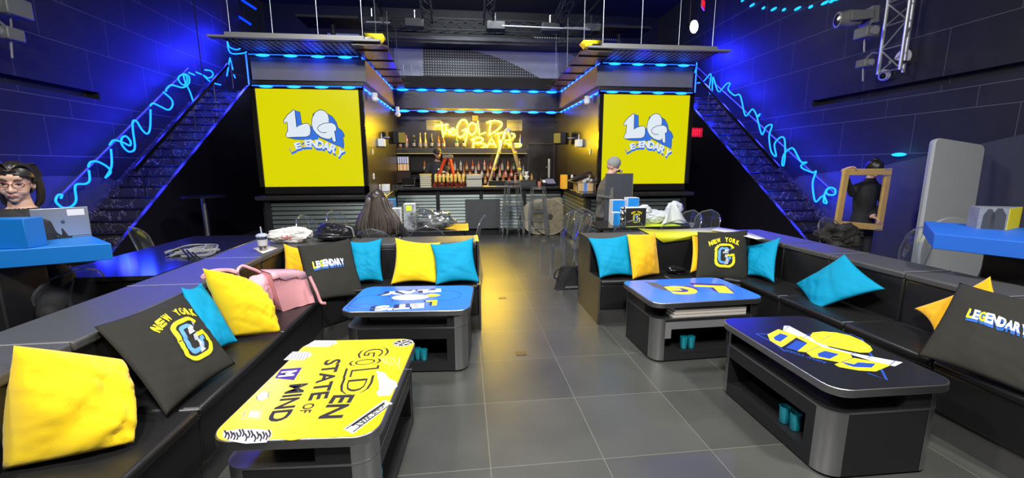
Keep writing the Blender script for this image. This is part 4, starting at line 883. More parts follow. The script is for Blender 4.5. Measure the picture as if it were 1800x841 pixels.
# ------------------------------------------------------------------ banquettes
LTOP = mat('leather_top_sheen', (.060, .062, .064), .48, bump=.1, bump_scale=140)  # same black leather, grey sheen of reflections painted into a lighter base colour
TOE = mat('toe_kick_panel', (.06, .06, .06), .25)
def module(label, a, b_, out, xf, xb, xo, group, seam=True, endpanel=None):
    """a..b run along the seat front line; 'out' unit vector from front edge to the back; distances xf<xb<xo along it"""
    a, b_, out = Vector((*a, 0)), Vector((*b_, 0)), Vector((*out, 0)); L = (b_-a).length
    ex = (b_-a).normalized(); M = Matrix(((ex.x, out.x, 0, a.x), (ex.y, out.y, 0, a.y), (0, 0, 1, 0), (0, 0, 0, 1)))
    if ex.cross(out).z < 0: M = Matrix(((-ex.x, out.x, 0, b_.x), (-ex.y, out.y, 0, b_.y), (0, 0, 1, 0), (0, 0, 0, 1)))
    t = thing('banquette_module', label, 'sofa', (a+b_)/2+out*.3, group=group); g = .002; W_ = xo
    MB().box((g, .02, 0), (L-g, W_-.01, .15), M).build('base', TOE, t, smooth=False)
    MB().box((g, 0, .152), (L-g, xb+.02, .40), M).build('seat_frame', LEATH, t, bevel=.012)
    MB().box((g, -.015, .395), (L-g, xb, .448), M).build('seat', LEATH, t, bevel=.02, seg=3)
    MB().box((g, xb, .38), (L-g, W_-.01, .755), M).build('backrest', LEATH, t, bevel=.014)
    MB().box((g, xb-.012, .75), (L-g, W_+.01, .80), M).build('top_ledge', LTOP, t, bevel=.014, seg=3)
    MB().box((g, W_-.012, .15), (L-g, W_, .75), M).build('back_panel', GBLACK, t)
    if seam:
        MB().box((L-.012, xb-.005, .7995), (L-.004, W_, .8025), M).build('top_joint', PSTEEL, t); MB().box((L-.012, -.012, .447), (L-.004, .07, .4495), M).build('seat_joint', PSTEEL, t)
    return t
LFX = -1.25; RFX = 2.66; FY = 3.83
GL = 'left banquette modules'; GR_ = 'right banquette modules'
module('black leather banquette module under large yellow cushion, nearest on the left', (LFX, .75), (LFX, 1.93), (-1, 0), 0, .47, .90, GL)
module('black leather banquette module holding charcoal NEW YORK cushion on the left', (LFX, 1.93), (LFX, 2.86), (-1, 0), 0, .47, .90, GL)
module('black leather banquette module under pink tote bag on the left', (LFX, 2.86), (LFX, 3.68), (-1, 0), 0, .47, .90, GL)
module('black leather far-left banquette module behind blue basketball table, holding turquoise cushion at end', (-.68, FY), (.115, FY), (0, 1), 0, .34, .72, GL)
module('black leather far-left banquette module beside corner, holding charcoal cushion edge', (-1.10, FY), (-.68, FY), (0, 1), 0, .34, .72, GL)
module('black leather banquette module with turquoise cushion at aisle end, right group', (2.0, FY), (1.30, FY), (0, 1), 0, .34, .72, GR_)
module('black leather banquette module behind small black clutch bag, right group', (2.52, FY), (2.0, FY), (0, 1), 0, .34, .72, GR_)
module('black leather banquette module beside corner on the right long run', (RFX, 3.68), (RFX, 3.16), (1, 0), 0, .42, .79, GR_)
module('black leather banquette module under tipped turquoise diamond cushion on the right', (RFX, 3.16), (RFX, 2.54), (1, 0), 0, .42, .79, GR_)
module('black leather banquette module with golden cushion corner, second nearest on the right', (RFX, 2.54), (RFX, 1.97), (1, 0), 0, .42, .79, GR_)
module('black leather banquette module nearest at right frame edge, under charcoal cushion', (RFX, 1.97), (RFX, .9), (1, 0), 0, .42, .79, GR_)
def corner(label, sg, xf, dB, dO, g):
    """corner block joining the two runs (pentagon seat)"""
    xi = xf-sg*0; xfar = xf-sg*.15 if sg > 0 else xf+.15
    bx = xf+sg*dB; ox = xf+sg*dO
    t = thing('banquette_corner', label, 'sofa', ((xf+ox)/2, 4.1, 0), group=g)
    seat = [(xfar, FY), (xfar, FY+.34), (bx, FY+.34), (bx, 3.68), (xf, 3.68)]; s2 = [(xfar, FY-.01), (xfar, FY+.36), (bx, FY+.36), (bx, 3.68), (xf-sg*.01, 3.68)]
    MB().prism([(xfar, FY+.02), (xfar, FY+.7), (ox, FY+.7), (ox, 3.69), (xf+sg*.02, 3.69)], 0, .15).build('base', TOE, t, smooth=False)
    MB().prism(seat, .152, .40).build('seat_frame', LEATH, t, bevel=.01); MB().prism(s2, .395, .448).build('seat', LEATH, t, bevel=.02, seg=3)
    bk = [(xfar, FY+.34), (xfar, FY+.72), (ox, FY+.72), (ox, 3.682), (bx, 3.682), (bx, FY+.34)]
    MB().prism(bk, .38, .755).build('backrest', LEATH, t, bevel=.012); MB().prism([(xfar, FY+.328), (xfar, FY+.73), (ox+sg*.01, FY+.73), (ox+sg*.01, 3.682), (bx-sg*.012, 3.682), (bx-sg*.012, FY+.328)], .75, .80).build('top_ledge', LTOP, t, bevel=.014, seg=3)
corner('black leather corner block of the left banquette behind the pink bags', -1, LFX, .47, .90, 'banquette corners')
corner('black leather corner block of the right banquette behind NEW YORK cushion', 1, RFX, .42, .79, 'banquette corners')
# glossy end panels towards the aisle
for x, lab in ((.117, 'left'), (1.298, 'right')):
    sg = 1 if x < 1 else -1
    m = MB(); vs = [(FY-.012, 0), (FY-.012, .45), (FY+.325, .45), (FY+.325, .805), (FY+.73, .805), (FY+.73, 0)]
    b = [(p[0], p[1]) for p in vs]; M = Matrix(((0, 0, 1, x if sg > 0 else x-.018), (1, 0, 0, 0), (0, 1, 0, 0), (0, 0, 0, 1)))
    m.prism(b, 0, .018, M); o = m.build('end_panel', mat('satin_end_panel', (.05, .048, .045), .28), smooth=False); tag(o, 'stepped satin-black end panel closing the %s banquette at the aisle' % lab, 'panel')

# ------------------------------------------------------------------ lounge tables
def table_frame(cx, cy, rz, long_x): return T(cx, cy, 0, rz if long_x else rz+pi/2)
SATIN = mat('satin_black_metal', (.032, .032, .035), .36, .5)
def lounge_table(label, M, top_m, niche_sign, art=None, cut=(-1, -1, .8, .6)):
    L, W = .96, .66; t = thing('lounge_table', label, 'table', M.translation)
    MB().prism(rrect(L, W, .10, 8), .458, .500, M).build('tabletop', [DSTEEL], t, bevel=.004)
    if top_m: MB().prism(rrect(L-.012, W-.012, .094, 8), .4995, .5012, M).build('top_laminate', top_m, t)
    MB().prism(rrect(L-.10, W-.10, .08, 8), .44, .46, M).build('top_rim', DSTEEL, t)
    csx, csy, fx, fy = cut; Lb_, Wb_ = L-.06, W-.05; rr_ = .09
    q = [(-Lb_/2+fx*Lb_, -Wb_/2)]
    for (cx_, cy_, a0_) in ((Lb_/2-rr_, -Wb_/2+rr_, -90), (Lb_/2-rr_, Wb_/2-rr_, 0), (-Lb_/2+rr_, Wb_/2-rr_, 90)): q += [(cx_+rr_*cos(R(a0_+15*i)), cy_+rr_*sin(R(a0_+15*i))) for i in range(7)]
    q += [(-Lb_/2, -Wb_/2+fy*Wb_), (-Lb_/2+.15, -Wb_/2+fy*Wb_), (-Lb_/2+.15, -Wb_/2+.13), (-Lb_/2+fx*Lb_, -Wb_/2+.13)]
    MB().prism([(-csx*x, -csy*y) for x, y in q], .355, .444, M).build('upper_body', SATIN, t, smooth=False)
    n = niche_sign; body = MB(); L2, W2 = L-.06, W-.05
    out = rrect(L2, W2, .09, 8)
    body.prism(out, .012, .085, M); 
    # middle band with a deep niche cut into one long side
    a, b_ = -.36, .30
    pts = [p for p in out]
    # rebuild outline with notch
    up = [p for p in pts if p[1]*n < 0]; y_n = n*W2/2
    mid = []
    if n < 0:
        # notch on -y side: go around ccw starting at right end of the niche
        ordered = sorted([p for p in pts], key=lambda p: math.atan2(p[1], p[0]))
        start = [p for p in ordered if math.atan2(p[1], p[0]) >= math.atan2(-W2/2, b_)] ; rest = [p for p in ordered if math.atan2(p[1], p[0]) < math.atan2(-W2/2, a)]
        poly = [(b_, -W2/2)]+start+rest+[(a, -W2/2), (a, -W2/2+.28), (b_, -W2/2+.28)]
    body.prism(poly, .085, .27, M); body.prism(out, .27, .355, M)
    body.build('body', SATIN, t)
    MB().prism(rrect(L2+.004, W2+.004, .092, 8), .352, .362, M).build('tray_rim', DSTEEL, t)
    for sx in (-1, 1):
        for sy in (-1, 1):
            cor = MB()
            arc = [(sx*(L2/2-.09+.0915*cos(q)), sy*(W2/2-.09+.0915*sin(q))) for q in [R(90*i/8) for i in range(9)]]
            zt_ = .352 if (sx, sy) == (csx, csy) else .444
            cor.add([(x, y, .015) for x, y in arc]+[(x, y, zt_) for x, y in arc], [(i, i+1, 10+i, 9+i) if sx*sy > 0 else (i+1, i, 9+i, 10+i) for i in range(8)], M)
            cor.build('corner_trim', brushed_mat('corner_steel', (.55, .55, .57), .3), t)
    if art:
        m = MB(); ms = art(m, M); m.build('printed_artwork', ms, t, smooth=False)
    return t
MY = T(-.665, 2.045, 0, R(-3.5)+pi/2); MBL = T(-.43, 3.345, 0, R(-4.5)); MGR = T(2.055, 2.11, 0, R(-1)-pi/2); MBR = T(1.90, 3.29, 0, R(1.5))
def to_local(M, z=.5012):
    Mi = M.inverted()
    def f(u, v): p = Mi @ P(u, v, z=z); return (p.x, p.y)
    return f
def art_yellow(m, M):
    f0 = to_local(M); f = lambda x, y: f0(380+x/2.329, 480+y/2.329); Z0 = .5014
    def tx(s_, x0, y0, x1, y1, h, k=0, bold=.03, z=0, w=None):
        a = Vector(f(x0, y0)); b_ = Vector(f(x1, y1)); d = b_-a; ang = math.atan2(d.y, d.x); c = (a+b_)/2
        m.text(s_, h, M @ T(c.x, c.y, Z0+z, ang), k, bold=bold, w=w or d.length)
    tx('STATE', 480, 355, 415, 520, .085); tx('MIND', 340, 455, 245, 610, .085); tx('OF', 385, 535, 360, 575, .05, bold=.02)
    tx('EN', 525, 500, 465, 597, .10); 
    for s_, q in (('G', (650, 305, 640, 345)), ('O', (615, 350, 605, 382)), ('L', (600, 385, 590, 425)), ('D', (585, 425, 560, 500))):
        tx(s_, *q, .15 if s_ == 'D' else .17, 0, .05, 0, None); tx(s_, *q, .125 if s_ == 'D' else .145, 1, .0, .0004, None)
    # drawn emblems: one way sign, car, basketballs, hoop, skyline strips
    def loc(x, y): return Vector(f(x, y))
    def sk(pts, w_=.004, k=0, z=.0002, closed=False): ribbon(m, [loc(*p) for p in pts], w_, M, k, Z0+z, closed)
    def fill(pts, k, z=.0001):
        q = [loc(*p) for p in pts]; ar = sum(q[i].x*q[(i+1) % len(q)].y-q[(i+1) % len(q)].x*q[i].y for i in range(len(q)))
        m.flat(q if ar > 0 else q[::-1], M, k, Z0+z)
    fill([(520, 640), (690, 520), (722, 535), (560, 660)], 2, .0001); sk([(532, 640), (690, 530), (712, 540), (560, 652)], .007, 0, .0003, True); sk([(555, 628), (690, 535)], .012, 0, .0003)
    tx('ONE WAY', 680, 545, 575, 632, .03, 0, .03, .0005)
    fill([(655, 400), (690, 410), (705, 432), (735, 445), (742, 465), (725, 480), (712, 502), (665, 505), (655, 490), (668, 480), (665, 440)], 2); sk([(655, 400), (690, 410), (705, 432), (735, 445), (742, 465), (725, 480), (712, 502), (665, 505), (655, 490), (668, 480), (665, 440)], .003, 3, .0003, True); sk([(668, 440), (700, 440), (735, 462)], .003, 3); sk([(672, 470), (725, 475)], .003, 3)
    c = loc(766, 287); E_ = ell(c.x, c.y, .052, .062, 24); m.flat(E_, M, 0, Z0); 
    for a in (-30, 20, 70, 120): ribbon(m, [(c.x+.05*cos(R(a)), c.y+.06*sin(R(a))), (c.x-.012*sin(R(a)), c.y+.012*cos(R(a))), (c.x-.05*cos(R(a)), c.y-.06*sin(R(a)))], .007, M, 2, Z0+.0003)
    ribbon(m, ell(c.x, c.y, .046, .056, 24), .005, M, 2, Z0+.0003, True)
    c = loc(330, 655); m.flat(ell(c.x, c.y, .048, .055, 24), M, 4, Z0+.0001)
    for a in (10, 75, 130): ribbon(m, [(c.x+.046*cos(R(a)), c.y+.053*sin(R(a))), (c.x, c.y+.01), (c.x-.046*cos(R(a)), c.y-.053*sin(R(a)))], .004, M, 1, Z0+.0003)
    # hoop and net
    sk([(750, 345), (750, 395), (800, 395)], .003, 3); sk([(720, 350), (750, 350), (740, 380), (700, 372), (672, 350), (720, 346)], .004, 3, .0003, True)
    for k_ in range(4): sk([(680+k_*15, 350), (690+k_*15, 375)], .0025, 3)
    # skyline sketches along the left edge and bottom
    for (x, y, w_, h) in ((335, 340, 90, 34), (430, 290, 110, 26)):
        fill([(x-w_/2-15, y+h/2), (x-w_/4, y-h/2), (x+w_/2, y-h/2), (x+w_/2+14, y-h/8), (x+w_/4, y+h/2)], 2)
        for j in range(7): sk([(x-w_/2+j*w_/7, y+h/2-2), (x-w_/4+j*w_/8, y-h/2+2)], .0035, 0)
        sk([(x-w_/2-15, y+h/2), (x-w_/4, y-h/2), (x+w_/2, y-h/2)], .004, 0); sk([(x-w_/2, y+6), (x+w_/2, y-2)], .003, 0)
    fill([(28, 650), (100, 640), (150, 640), (225, 645), (228, 665), (205, 695), (120, 700), (60, 690), (28, 672)], 2)
    rr = random.Random(3)
    for j in range(16):
        x = 34+j*12; y = 668+rr.uniform(-16, 6); sk([(x, y-12), (x+8, y+4), (x+2, y+20)], .0065, 0)
    fill([(240, 432), (265, 395), (352, 388), (318, 440)], 5); tx('M', 300, 402, 285, 425, .075, 2, .05, .0004)
    sk([(105, 595), (120, 562), (188, 562), (180, 600), (105, 600)], .004, 3, .0002, True); fill([(130, 590), (140, 568), (180, 568), (174, 594)], 2)
    sk([(95, 580), (120, 565), (112, 590), (135, 575)], .004, 3); fill([(165, 505), (190, 485), (215, 490), (212, 512), (185, 525), (168, 520)], 2); sk([(165, 505), (190, 485), (215, 490), (212, 512), (185, 525), (168, 520)], .003, 0, .0003, True); sk([(175, 505), (210, 500)], .004, 0, .0004)
    sk([(370, 380), (385, 362), (425, 362), (412, 392), (372, 395)], .003, 4, .0002, True); sk([(575, 310), (600, 290), (650, 280)], .006, 4); sk([(430, 660), (470, 625), (515, 600)], .006, 4)
    return [PK, PY, PW, PG, mat('print_dark_yellow', (.75, .52, .01), .6), PP]
lounge_table('lounge table with yellow top reading GOLDEN STATE OF MIND in black letters', MY, [mat('laminate_yellow', (.80, .62, .008), .3)], -1, art_yellow, (-1, 1, .8, .62))
LBLU = mat('laminate_blue', (.04, .19, .80), .22)
def art_lets(m, M):
    f0 = to_local(M); f = lambda x, y: Vector(f0(450+x/3.505, 320+y/3.505)); Z0 = .5014
    def tx(s_, x0, y0, x1, y1, h, k=0, bold=.05, z=0, dx=0):
        a = f(x0, y0); b_ = f(x1, y1); d = b_-a; c = (a+b_)/2; m.text(s_, h, M @ T(c.x+dx, c.y, Z0+z, math.atan2(d.y, d.x)), k, bold=bold, w=d.length)
    # lettering faces the bar: upside down from this side
    for dx, k, z in ((-.02, 1, 0), (0, 0, .0004)):
        tx('PLAY', 1140, 668, 770, 690, .10, k, .06, z, dx*2); tx("ET'S", 1035, 762, 730, 782, .12, k, .06, z, dx*2)
    tx('L', 1115, 745, 1045, 748, .13, 1, .06, 0, -.02); tx('L', 1115, 745, 1045, 748, .13, 2, .06, .0004)
    c = f(950, 712); m.flat(ell(c.x, c.y, .15, .075), M, 0, Z0+.0006); 
    ribbon(m, ell(c.x, c.y, .15, .075), .005, M, 3, Z0+.0008, True); ribbon(m, [(c.x-.14, c.y+.02), (c.x, c.y-.02), (c.x+.12, c.y+.04)], .005, M, 3, Z0+.0009); ribbon(m, [(c.x-.03, c.y+.07), (c.x-.05, c.y), (c.x+.02, c.y-.07)], .005, M, 3, Z0+.0009)
    c = f(1090, 700); m.flat(ell(c.x, c.y, .06, .035), M, 2, Z0+.0007)
    for (x, y, rx, ry) in ((700, 745, .17, .20), (1150, 700, .15, .13), (640, 780, .13, .10)):
        c = f(x, y); q = [p for p in ell(c.x, c.y, rx, ry, 30) if abs(p[0]) < .46 and abs(p[1]) < .31]
        if len(q) > 3: ribbon(m, q, .005, M, 1, Z0)
    return [PW, mat('print_navy', (.02, .025, .12), .5), PY, PG]
lounge_table('lounge table with blue basketball top reading LETS PLAY, left of the aisle', MBL, [LBLU], -1, art_lets, (-1, -1, .84, .6))
def art_lg(m, M):
    f0 = to_local(M); Z0 = .5014; f = lambda x, y: Vector(f0(1080+x/4.425, 470+y/4.425))
    def tx(s_, x0, y0, x1, y1, h, k, bold, z, dx=0, dy=0):
        a = f(x0, y0); b_ = f(x1, y1); d = b_-a; c = (a+b_)/2; m.text(s_, h, M @ T(c.x+dx, c.y+dy, Z0+z, math.atan2(d.y, d.x)), k, bold=bold, w=d.length)
    for i in range(4):
        tx('G', 640, 165, 440, 170, .26, 2 if i < 3 else 1, .08, i*.0001, -.035+.012*i, .03-.01*i); tx('L', 895, 165, 650, 158, .24, 1, .09, i*.0001, -.03+.01*i, .026-.009*i)
    tx('G', 640, 178, 420, 180, .24, 0, .06, .0006); tx('L', 895, 175, 640, 165, .22, 0, .07, .0006)
    m.flat([tuple(f(*p)) for p in ((240, 115), (330, 122), (440, 190), (380, 180), (300, 150))][::-1], M, 2, Z0)
    return [PY, PP, mat('print_dark_olive', (.10, .10, .12), .6)]
lounge_table('lounge table with blue top and two yellow letters, right of aisle', MBR, [LBLU], -1, art_lg, (-1, -1, .97, .3))
def art_gold(m, M):
    f0 = to_local(M, .5015); Z0 = .5016; f = lambda x, y: Vector(f0(1280+x/4.205, 540+y/4.205))
    def fill(pts, k, z=0):
        q = [f(*p) for p in pts]; ar = sum(q[i].x*q[(i+1) % len(q)].y-q[(i+1) % len(q)].x*q[i].y for i in range(len(q)))
        m.flat(q if ar > 0 else q[::-1], M, k, Z0+z)
    sk = lambda pts, w_, k, z, c=False: ribbon(m, [f(*p) for p in pts], w_, M, k, Z0+z, c)
    sk([(200, 198), (560, 205), (920, 205), (990, 240), (1050, 345), (1120, 440), (1172, 540), (1030, 488)], .012, 1, 0); sk([(200, 198), (330, 260), (420, 330)], .010, 1, 0)
    fill([(412, 140), (450, 140), (620, 230), (750, 300), (940, 345), (1290, 410), (1230, 440), (1080, 405), (900, 350), (700, 300), (560, 240), (405, 172)], 2, .0001)
    fill([(860, 205), (950, 225)][:0]+[(605, 215), (625, 190), (700, 182), (800, 190), (900, 212), (990, 250), (1050, 290), (1068, 320), (1040, 338), (970, 338), (860, 315), (740, 290), (650, 260)], 0, .0003)
    sk([(640, 208), (680, 255), (760, 210)], .004, 3, .0005); sk([(715, 275), (860, 250), (1000, 300), (1050, 300)], .004, 3, .0005); sk([(770, 285), (900, 300), (1020, 310)], .004, 3, .0005)
    # block letters G O L D, upside down from this side
    fill([(290, 205), (370, 165), (520, 215), (395, 300), (310, 250)], 0, .0004); fill([(335, 225), (385, 195), (445, 215), (385, 258), (345, 245)], 1, .0006)       # D
    fill([(505, 228), (535, 213), (690, 290), (578, 336), (512, 328), (587, 268)], 0, .0005); fill([(425, 302), (508, 246), (583, 268), (514, 326)], 1, .0004)                                       # L
    fill([(575, 335), (680, 292), (900, 345), (920, 380), (830, 412), (620, 372)], 0, .0004); fill([(660, 345), (715, 325), (820, 350), (750, 385), (668, 368)], 1, .0006)    # O
    fill([(785, 425), (930, 378), (1080, 405), (1205, 430), (1090, 478), (960, 470), (820, 445)], 0, .0004); fill([(830, 405), (930, 425), (960, 410), (1090, 420), (1060, 450), (930, 445), (880, 430)], 1, .0006)   # G
    for q in ([(520, 232), (395, 300)], [(680, 292), (575, 335)], [(925, 378), (830, 412)]): sk(q, .004, 3, .0008)
    for q in ([(445, 142), (418, 172)], [(585, 212), (545, 236)], [(905, 352), (955, 332)], [(1030, 380), (1065, 358)], [(1195, 432), (1240, 395)]): sk(q, .004, 1, .0008)
    a = f(720, 412); b_ = f(410, 315); d = b_-a; c = (a+b_)/2; m.text('NEW YORK', .03, M @ T(c.x, c.y, Z0+.0002, math.atan2(d.y, d.x)), 1, bold=.03, w=d.length)
    return [PY, mat('print_royal_blue', (.02, .07, .40), .5), PW, mat('print_dark_blue', (.03, .05, .2), .5)]
lounge_table('lounge table with brushed black top and yellow GOLD emblem, nearest on the right', MGR, [mat('laminate_black', (.02, .02, .022), .3, .3)], -1, art_gold, (1, -1, .96, .62))
# pale boards stacked in the gap of the right blue table, silver film
for k in range(3):
    tag(MB().box((-.30+.01*k, -.300, .3635+.024*k), (.33, -.185, .3635+.024*k+.021), MBR).build('pale_board', mat('pale_board', (.50, .47, .43), .6), bevel=.003), 'pale board slid under the blue tabletop of the silver-trimmed table, %s of three' % ('lowest', 'middle', 'topmost')[k], 'board', 'pale boards under the tabletop')
m = MB(); m.box((-.36, -.308, .275), (.44, -.3065, .335), MBR); m.box((-.36, -.3085, .20), (-.31, -.307, .275), MBR); m.box((.30, -.3085, .04), (.44, -.307, .19), MBR); tag(m.build('silver_film', mat('silver_film', (.5, .5, .52), .35, .7)), 'torn silver film stuck around the niche of the blue table with yellow letters', 'film')
# teal cups in the niches
TC = mat('teal_cup', (.01, .32, .42), .12, .35, coat=.5)
def cups(M, xs, lab, r=.027, h=.085):
    g = None
    for (x, y) in xs:
        p = M @ Vector((x, y, .087))
        if g is None:
            g = thing('votive_cup', lab, 'cup', p, group=lab.split(',')[0]); MB().lathe([(r*.75, 0), (r*.9, .008), (r, h), (r*.9, h), (r*.8, .012)], 14).build('cup', TC, g, world=False)
        else: dup(g, p, 0)
cups(MY, [(-.30, -.26), (-.24, -.25), (-.27, -.21)], 'small teal cup in the niche of the yellow table'); cups(MBL, [(.02, -.27), (.07, -.25), (.12, -.27)], 'small teal cup in the niche of the blue basketball table')
cups(MGR, [(.10, -.25), (.17, -.24), (.135, -.20)], 'small teal cup in the niche of the GOLD emblem table', .03, .10); cups(MBR, [(-.17, -.26), (-.105, -.26), (-.14, -.2)], 'small teal cup in the niche of the blue table with yellow letters', .03, .10)

# ------------------------------------------------------------------ cushions
def cushion(label, TL, TR, BR, BL, th, m_, seed, prints=None, group='scatter cushions', pull=.13, name='cushion', wr=1.0, pw=.55):
    TL, TR, BR, BL = map(Vector, (TL, TR, BR, BL)); nrm = (TR-TL).cross(TL-BL); nrm.normalize()
    cen = (TL+TR+BR+BL)/4
    if nrm.dot(Vector((0, 0, EYE))-cen) < 0: nrm = -nrm
    flip = ((TR-TL).cross(TL-BL)).dot(nrm) < 0
    S_ = ((TR-TL).length+(TL-BL).length)/2; so = Vector((seed*13.1, seed*7.7, 0))
    def surf(u, v, side):
        e = (1-v*v); f = (1-u*u); uu = u*(1-pull*e*(.6+.4*abs(u))); vv = v*(1-pull*f*(.6+.4*abs(v)))
        p = (TL*(1-uu)*(1+vv)+TR*(1+uu)*(1+vv)+BR*(1+uu)*(1-vv)+BL*(1-uu)*(1-vv))/4
        tt = th*(max(0, f)**pw)*(max(0, e)**pw)
        w_ = noise.noise(Vector((u*1.6, v*1.6, 0))+so)*.16+noise.noise(Vector((u*4.2+v*2, v*4.2-u, 3))+so)*.05*wr
        rad = math.sqrt(u*u+v*v); ang = math.atan2(v, u); edge = min(1, max(abs(u), abs(v))**4)
        w_ += .16*wr*edge*noise.noise(Vector((cos(ang)*7, sin(ang)*7, 9))+so)
        rid = noise.noise(Vector((u*1.3+v*3.4, u*.4, 5))+so); w_ -= .09*wr*max(0, 1-abs(rid)*7)
        tt = tt*(1+w_*1.6)+S_*.012*wr*edge*noise.noise(Vector((u*5, v*5, 2))+so)*f*0
        return p+nrm*(tt if side > 0 else -tt*.8)
    n = 30; vs = []; fs = []
    g = [-1+2*i/n for i in range(n+1)]; g = [math.copysign(abs(x)**.85, x) for x in g]
    idx = {}
    for side in (1, -1):
        for j, v in enumerate(g):
            for i, u in enumerate(g):
                if side < 0 and (i in (0, n) or j in (0, n)): idx[(side, i, j)] = idx[(1, i, j)]; continue
                idx[(side, i, j)] = len(vs); vs.append(surf(u, v, side))
        for j in range(n):
            for i in range(n):
                q = (idx[(side, i, j)], idx[(side, i+1, j)], idx[(side, i+1, j+1)], idx[(side, i, j+1)])
                fs.append(q if (side > 0) != flip else q[::-1])
    mb = MB(); mb.add(vs, fs)
    if not prints:
        o = mb.build(name, m_, angle=180); tag(o, label, 'cushion', group); return o
    zl = min(TL.z, TR.z, BR.z, BL.z); t = thing(name, label, 'cushion', (cen.x, cen.y, zl), group=group)
    mb.build('cover', m_, t, angle=180)
    pm = MB(); ms = prints(pm)
    bm = bmesh.new(); bv = [bm.verts.new(v) for v in pm.v]
    for f_, k in zip(pm.f, pm.m):
        try: bf = bm.faces.new([bv[i] for i in f_]); bf.material_index = k
        except ValueError: pass
    bmesh.ops.triangulate(bm, faces=bm.faces[:])
    for _ in range(4):
        le = [e for e in bm.edges if e.calc_length() > .07]
        if not le: break
        bmesh.ops.subdivide_edges(bm, edges=le, cuts=1); bmesh.ops.triangulate(bm, faces=[f for f in bm.faces if len(f.verts) > 3])
    out = MB(); bm.verts.index_update()
    off = [surf(max(-.98, min(.98, v.co.x)), max(-.98, min(.98, v.co.y)), 1)+nrm*(.0022+v.co.z*.02) for v in bm.verts]
    out.v = [tuple(p) for p in off]
    for f_ in bm.faces: out.f.append(tuple(v.index for v in f_.verts)); out.m.append(f_.material_index)
    bm.free(); out.build('print', ms, t, angle=180); return t
def print_ny(cx=0., cy=-.12, s_=1.):
    def f(m):
        M = Matrix.Translation((cx, cy, 0)) @ Matrix.Scale(s_, 4)
        for i, ch in enumerate('NEW YORK'):
            if ch == ' ': continue
            a = (i-3.5)*.145; m.text(ch, .215, M @ T(a*1.08, .69-.55*a*a, 0) @ Matrix.Rotation(-a*.55, 4, 'Z'), 0, bold=.06, w=.145)
        rx, ry, r = .36, .44, .22; pts = []
        for (sx, sy, a0) in ((1, 1, 20), (-1, 1, 90), (-1, -1, 180), (1, -1, 270)):
            for i in range(9):
                aa = R(a0+(90-(20 if a0 == 20 else 0))*i/8) if a0 != 20 else R(20+70*i/8); pts.append((sx*(rx-r)+r*cos(aa), sy*(ry-r)+r*sin(aa)-.0))
        pts += [(rx, -.02), (rx, .02), (.10, .02)]
        ribbon(m, pts, .16, M, 1, .01); ribbon(m, pts, .10, M, 0, .05)
        q = [(p[0]*.52-.04, p[1]*.66) for p in pts[:-3]]; ribbon(m, q, .10, M, 2, .05)
        # grey cluster of building-like blocks inside the ring
        rr = random.Random(5)
        for (x, y, w_, h, k) in ((.02, .12, .24, .10, 3), (.10, .22, .10, .12, 3), (.05, -.02, .14, .14, 3), (.08, -.18, .12, .2, 3), (.20, -.1, .14, .12, 2), (.02, .2, .1, .08, 4), (-.02, .08, .1, .05, 1), (.12, .06, .06, .05, 1), (.06, -.32, .16, .1, 3), (.08, -.12, .03, .24, 4), (.25, .30, .05, .14, 3)):
            m.flat([(x-w_/2, y-h/2), (x+w_/2, y-h/2+.02), (x+w_/2-.02, y+h/2), (x-w_/2+.02, y+h/2-.01)], M, k, .08+.01*rr.random())
        return [PY, PK, PLB, mat('print_pale_grey', (.5, .53, .6), .6), PW]
    return f
def print_leg(cx=0., cy=.08, s_=1., arch=0.):
    def f(m):
        letters = []; W_ = [1, .85, 1, .85, 1, 1, 1, 1, 1]; x = -4.2
        for i, ch in enumerate('LEGENDARY'): letters.append((ch, x*86, -arch*(x*x)*4, 175, -x*arch*3, i in (0, 2))); x += 1.05
        M = Matrix.Translation((cx, cy, 0)) @ Matrix.Scale(s_/640, 4); draw_legend(m, M, 0, 1, 2, letters, dz=200, wf=.52, ww=92)
        return [PW, PY, PB]
    return f
q = P
CZ = .468
cushion('large plump yellow cushion nearest on the left banquette', P(24, 608, x=-1.70), P(215, 632, x=-1.56), P(236, 778, z=CZ), P(4, 826, z=CZ), .15, YEL, 1, pull=-.01, wr=.9, pw=.45)
cushion('charcoal NEW YORK cushion with yellow G leaning on the left banquette', P(165, 575, x=-1.70), P(322, 515, x=-1.70), P(414, 640, z=CZ), P(292, 732, z=CZ), .055, CHAR, 2, print_ny(.28, -.1, .98), pull=.06)
cushion('turquoise cushion behind charcoal NEW YORK cushion, left banquette', P(318, 505, x=-1.70), P(352, 496, x=-1.72), P(420, 602, z=CZ), P(360, 640, z=CZ), .05, TEAL, 3)
cushion('plump yellow cushion beside the pink tote on the left banquette', P(356, 472, x=-1.66), P(450, 498, x=-1.5), P(492, 584, z=CZ), P(412, 592, z=CZ), .12, YEL, 4, pull=0, wr=1.4, pw=.45)
cushion('golden cushion mostly hidden behind charcoal bubble-lettered cushion', P(498, 428, y=4.12), P(545, 436, y=4.14), P(552, 500, z=CZ), P(498, 498, z=.5), .05, YELO, 5)
cushion('charcoal bubble-lettered cushion in the left banquette corner', P(522, 433, y=3.98), P(615, 419, y=4.12), P(642, 520, y=3.86), P(540, 533, y=3.56), .055, CHAR, 6, print_leg(-.02, .12, .92), pull=.06)
cushion('turquoise cushion right of charcoal bubble-lettered cushion', P(612, 424, y=4.15), P(671, 419, y=4.15), P(674, 496, z=CZ), P(620, 500, z=CZ), .05, TEAL, 7)
cushion('yellow cushion on far-left banquette left of turquoise one', P(694, 418, y=4.12), P(775, 426, y=4.14), P(770, 499, z=CZ), P(686, 501, z=CZ), .06, YEL, 8)
cushion('turquoise cushion at aisle end of far-left banquette', P(756, 429, y=4.05), P(832, 418, y=4.12), P(844, 497, z=CZ), P(765, 502, z=CZ), .06, TEAL, 9)
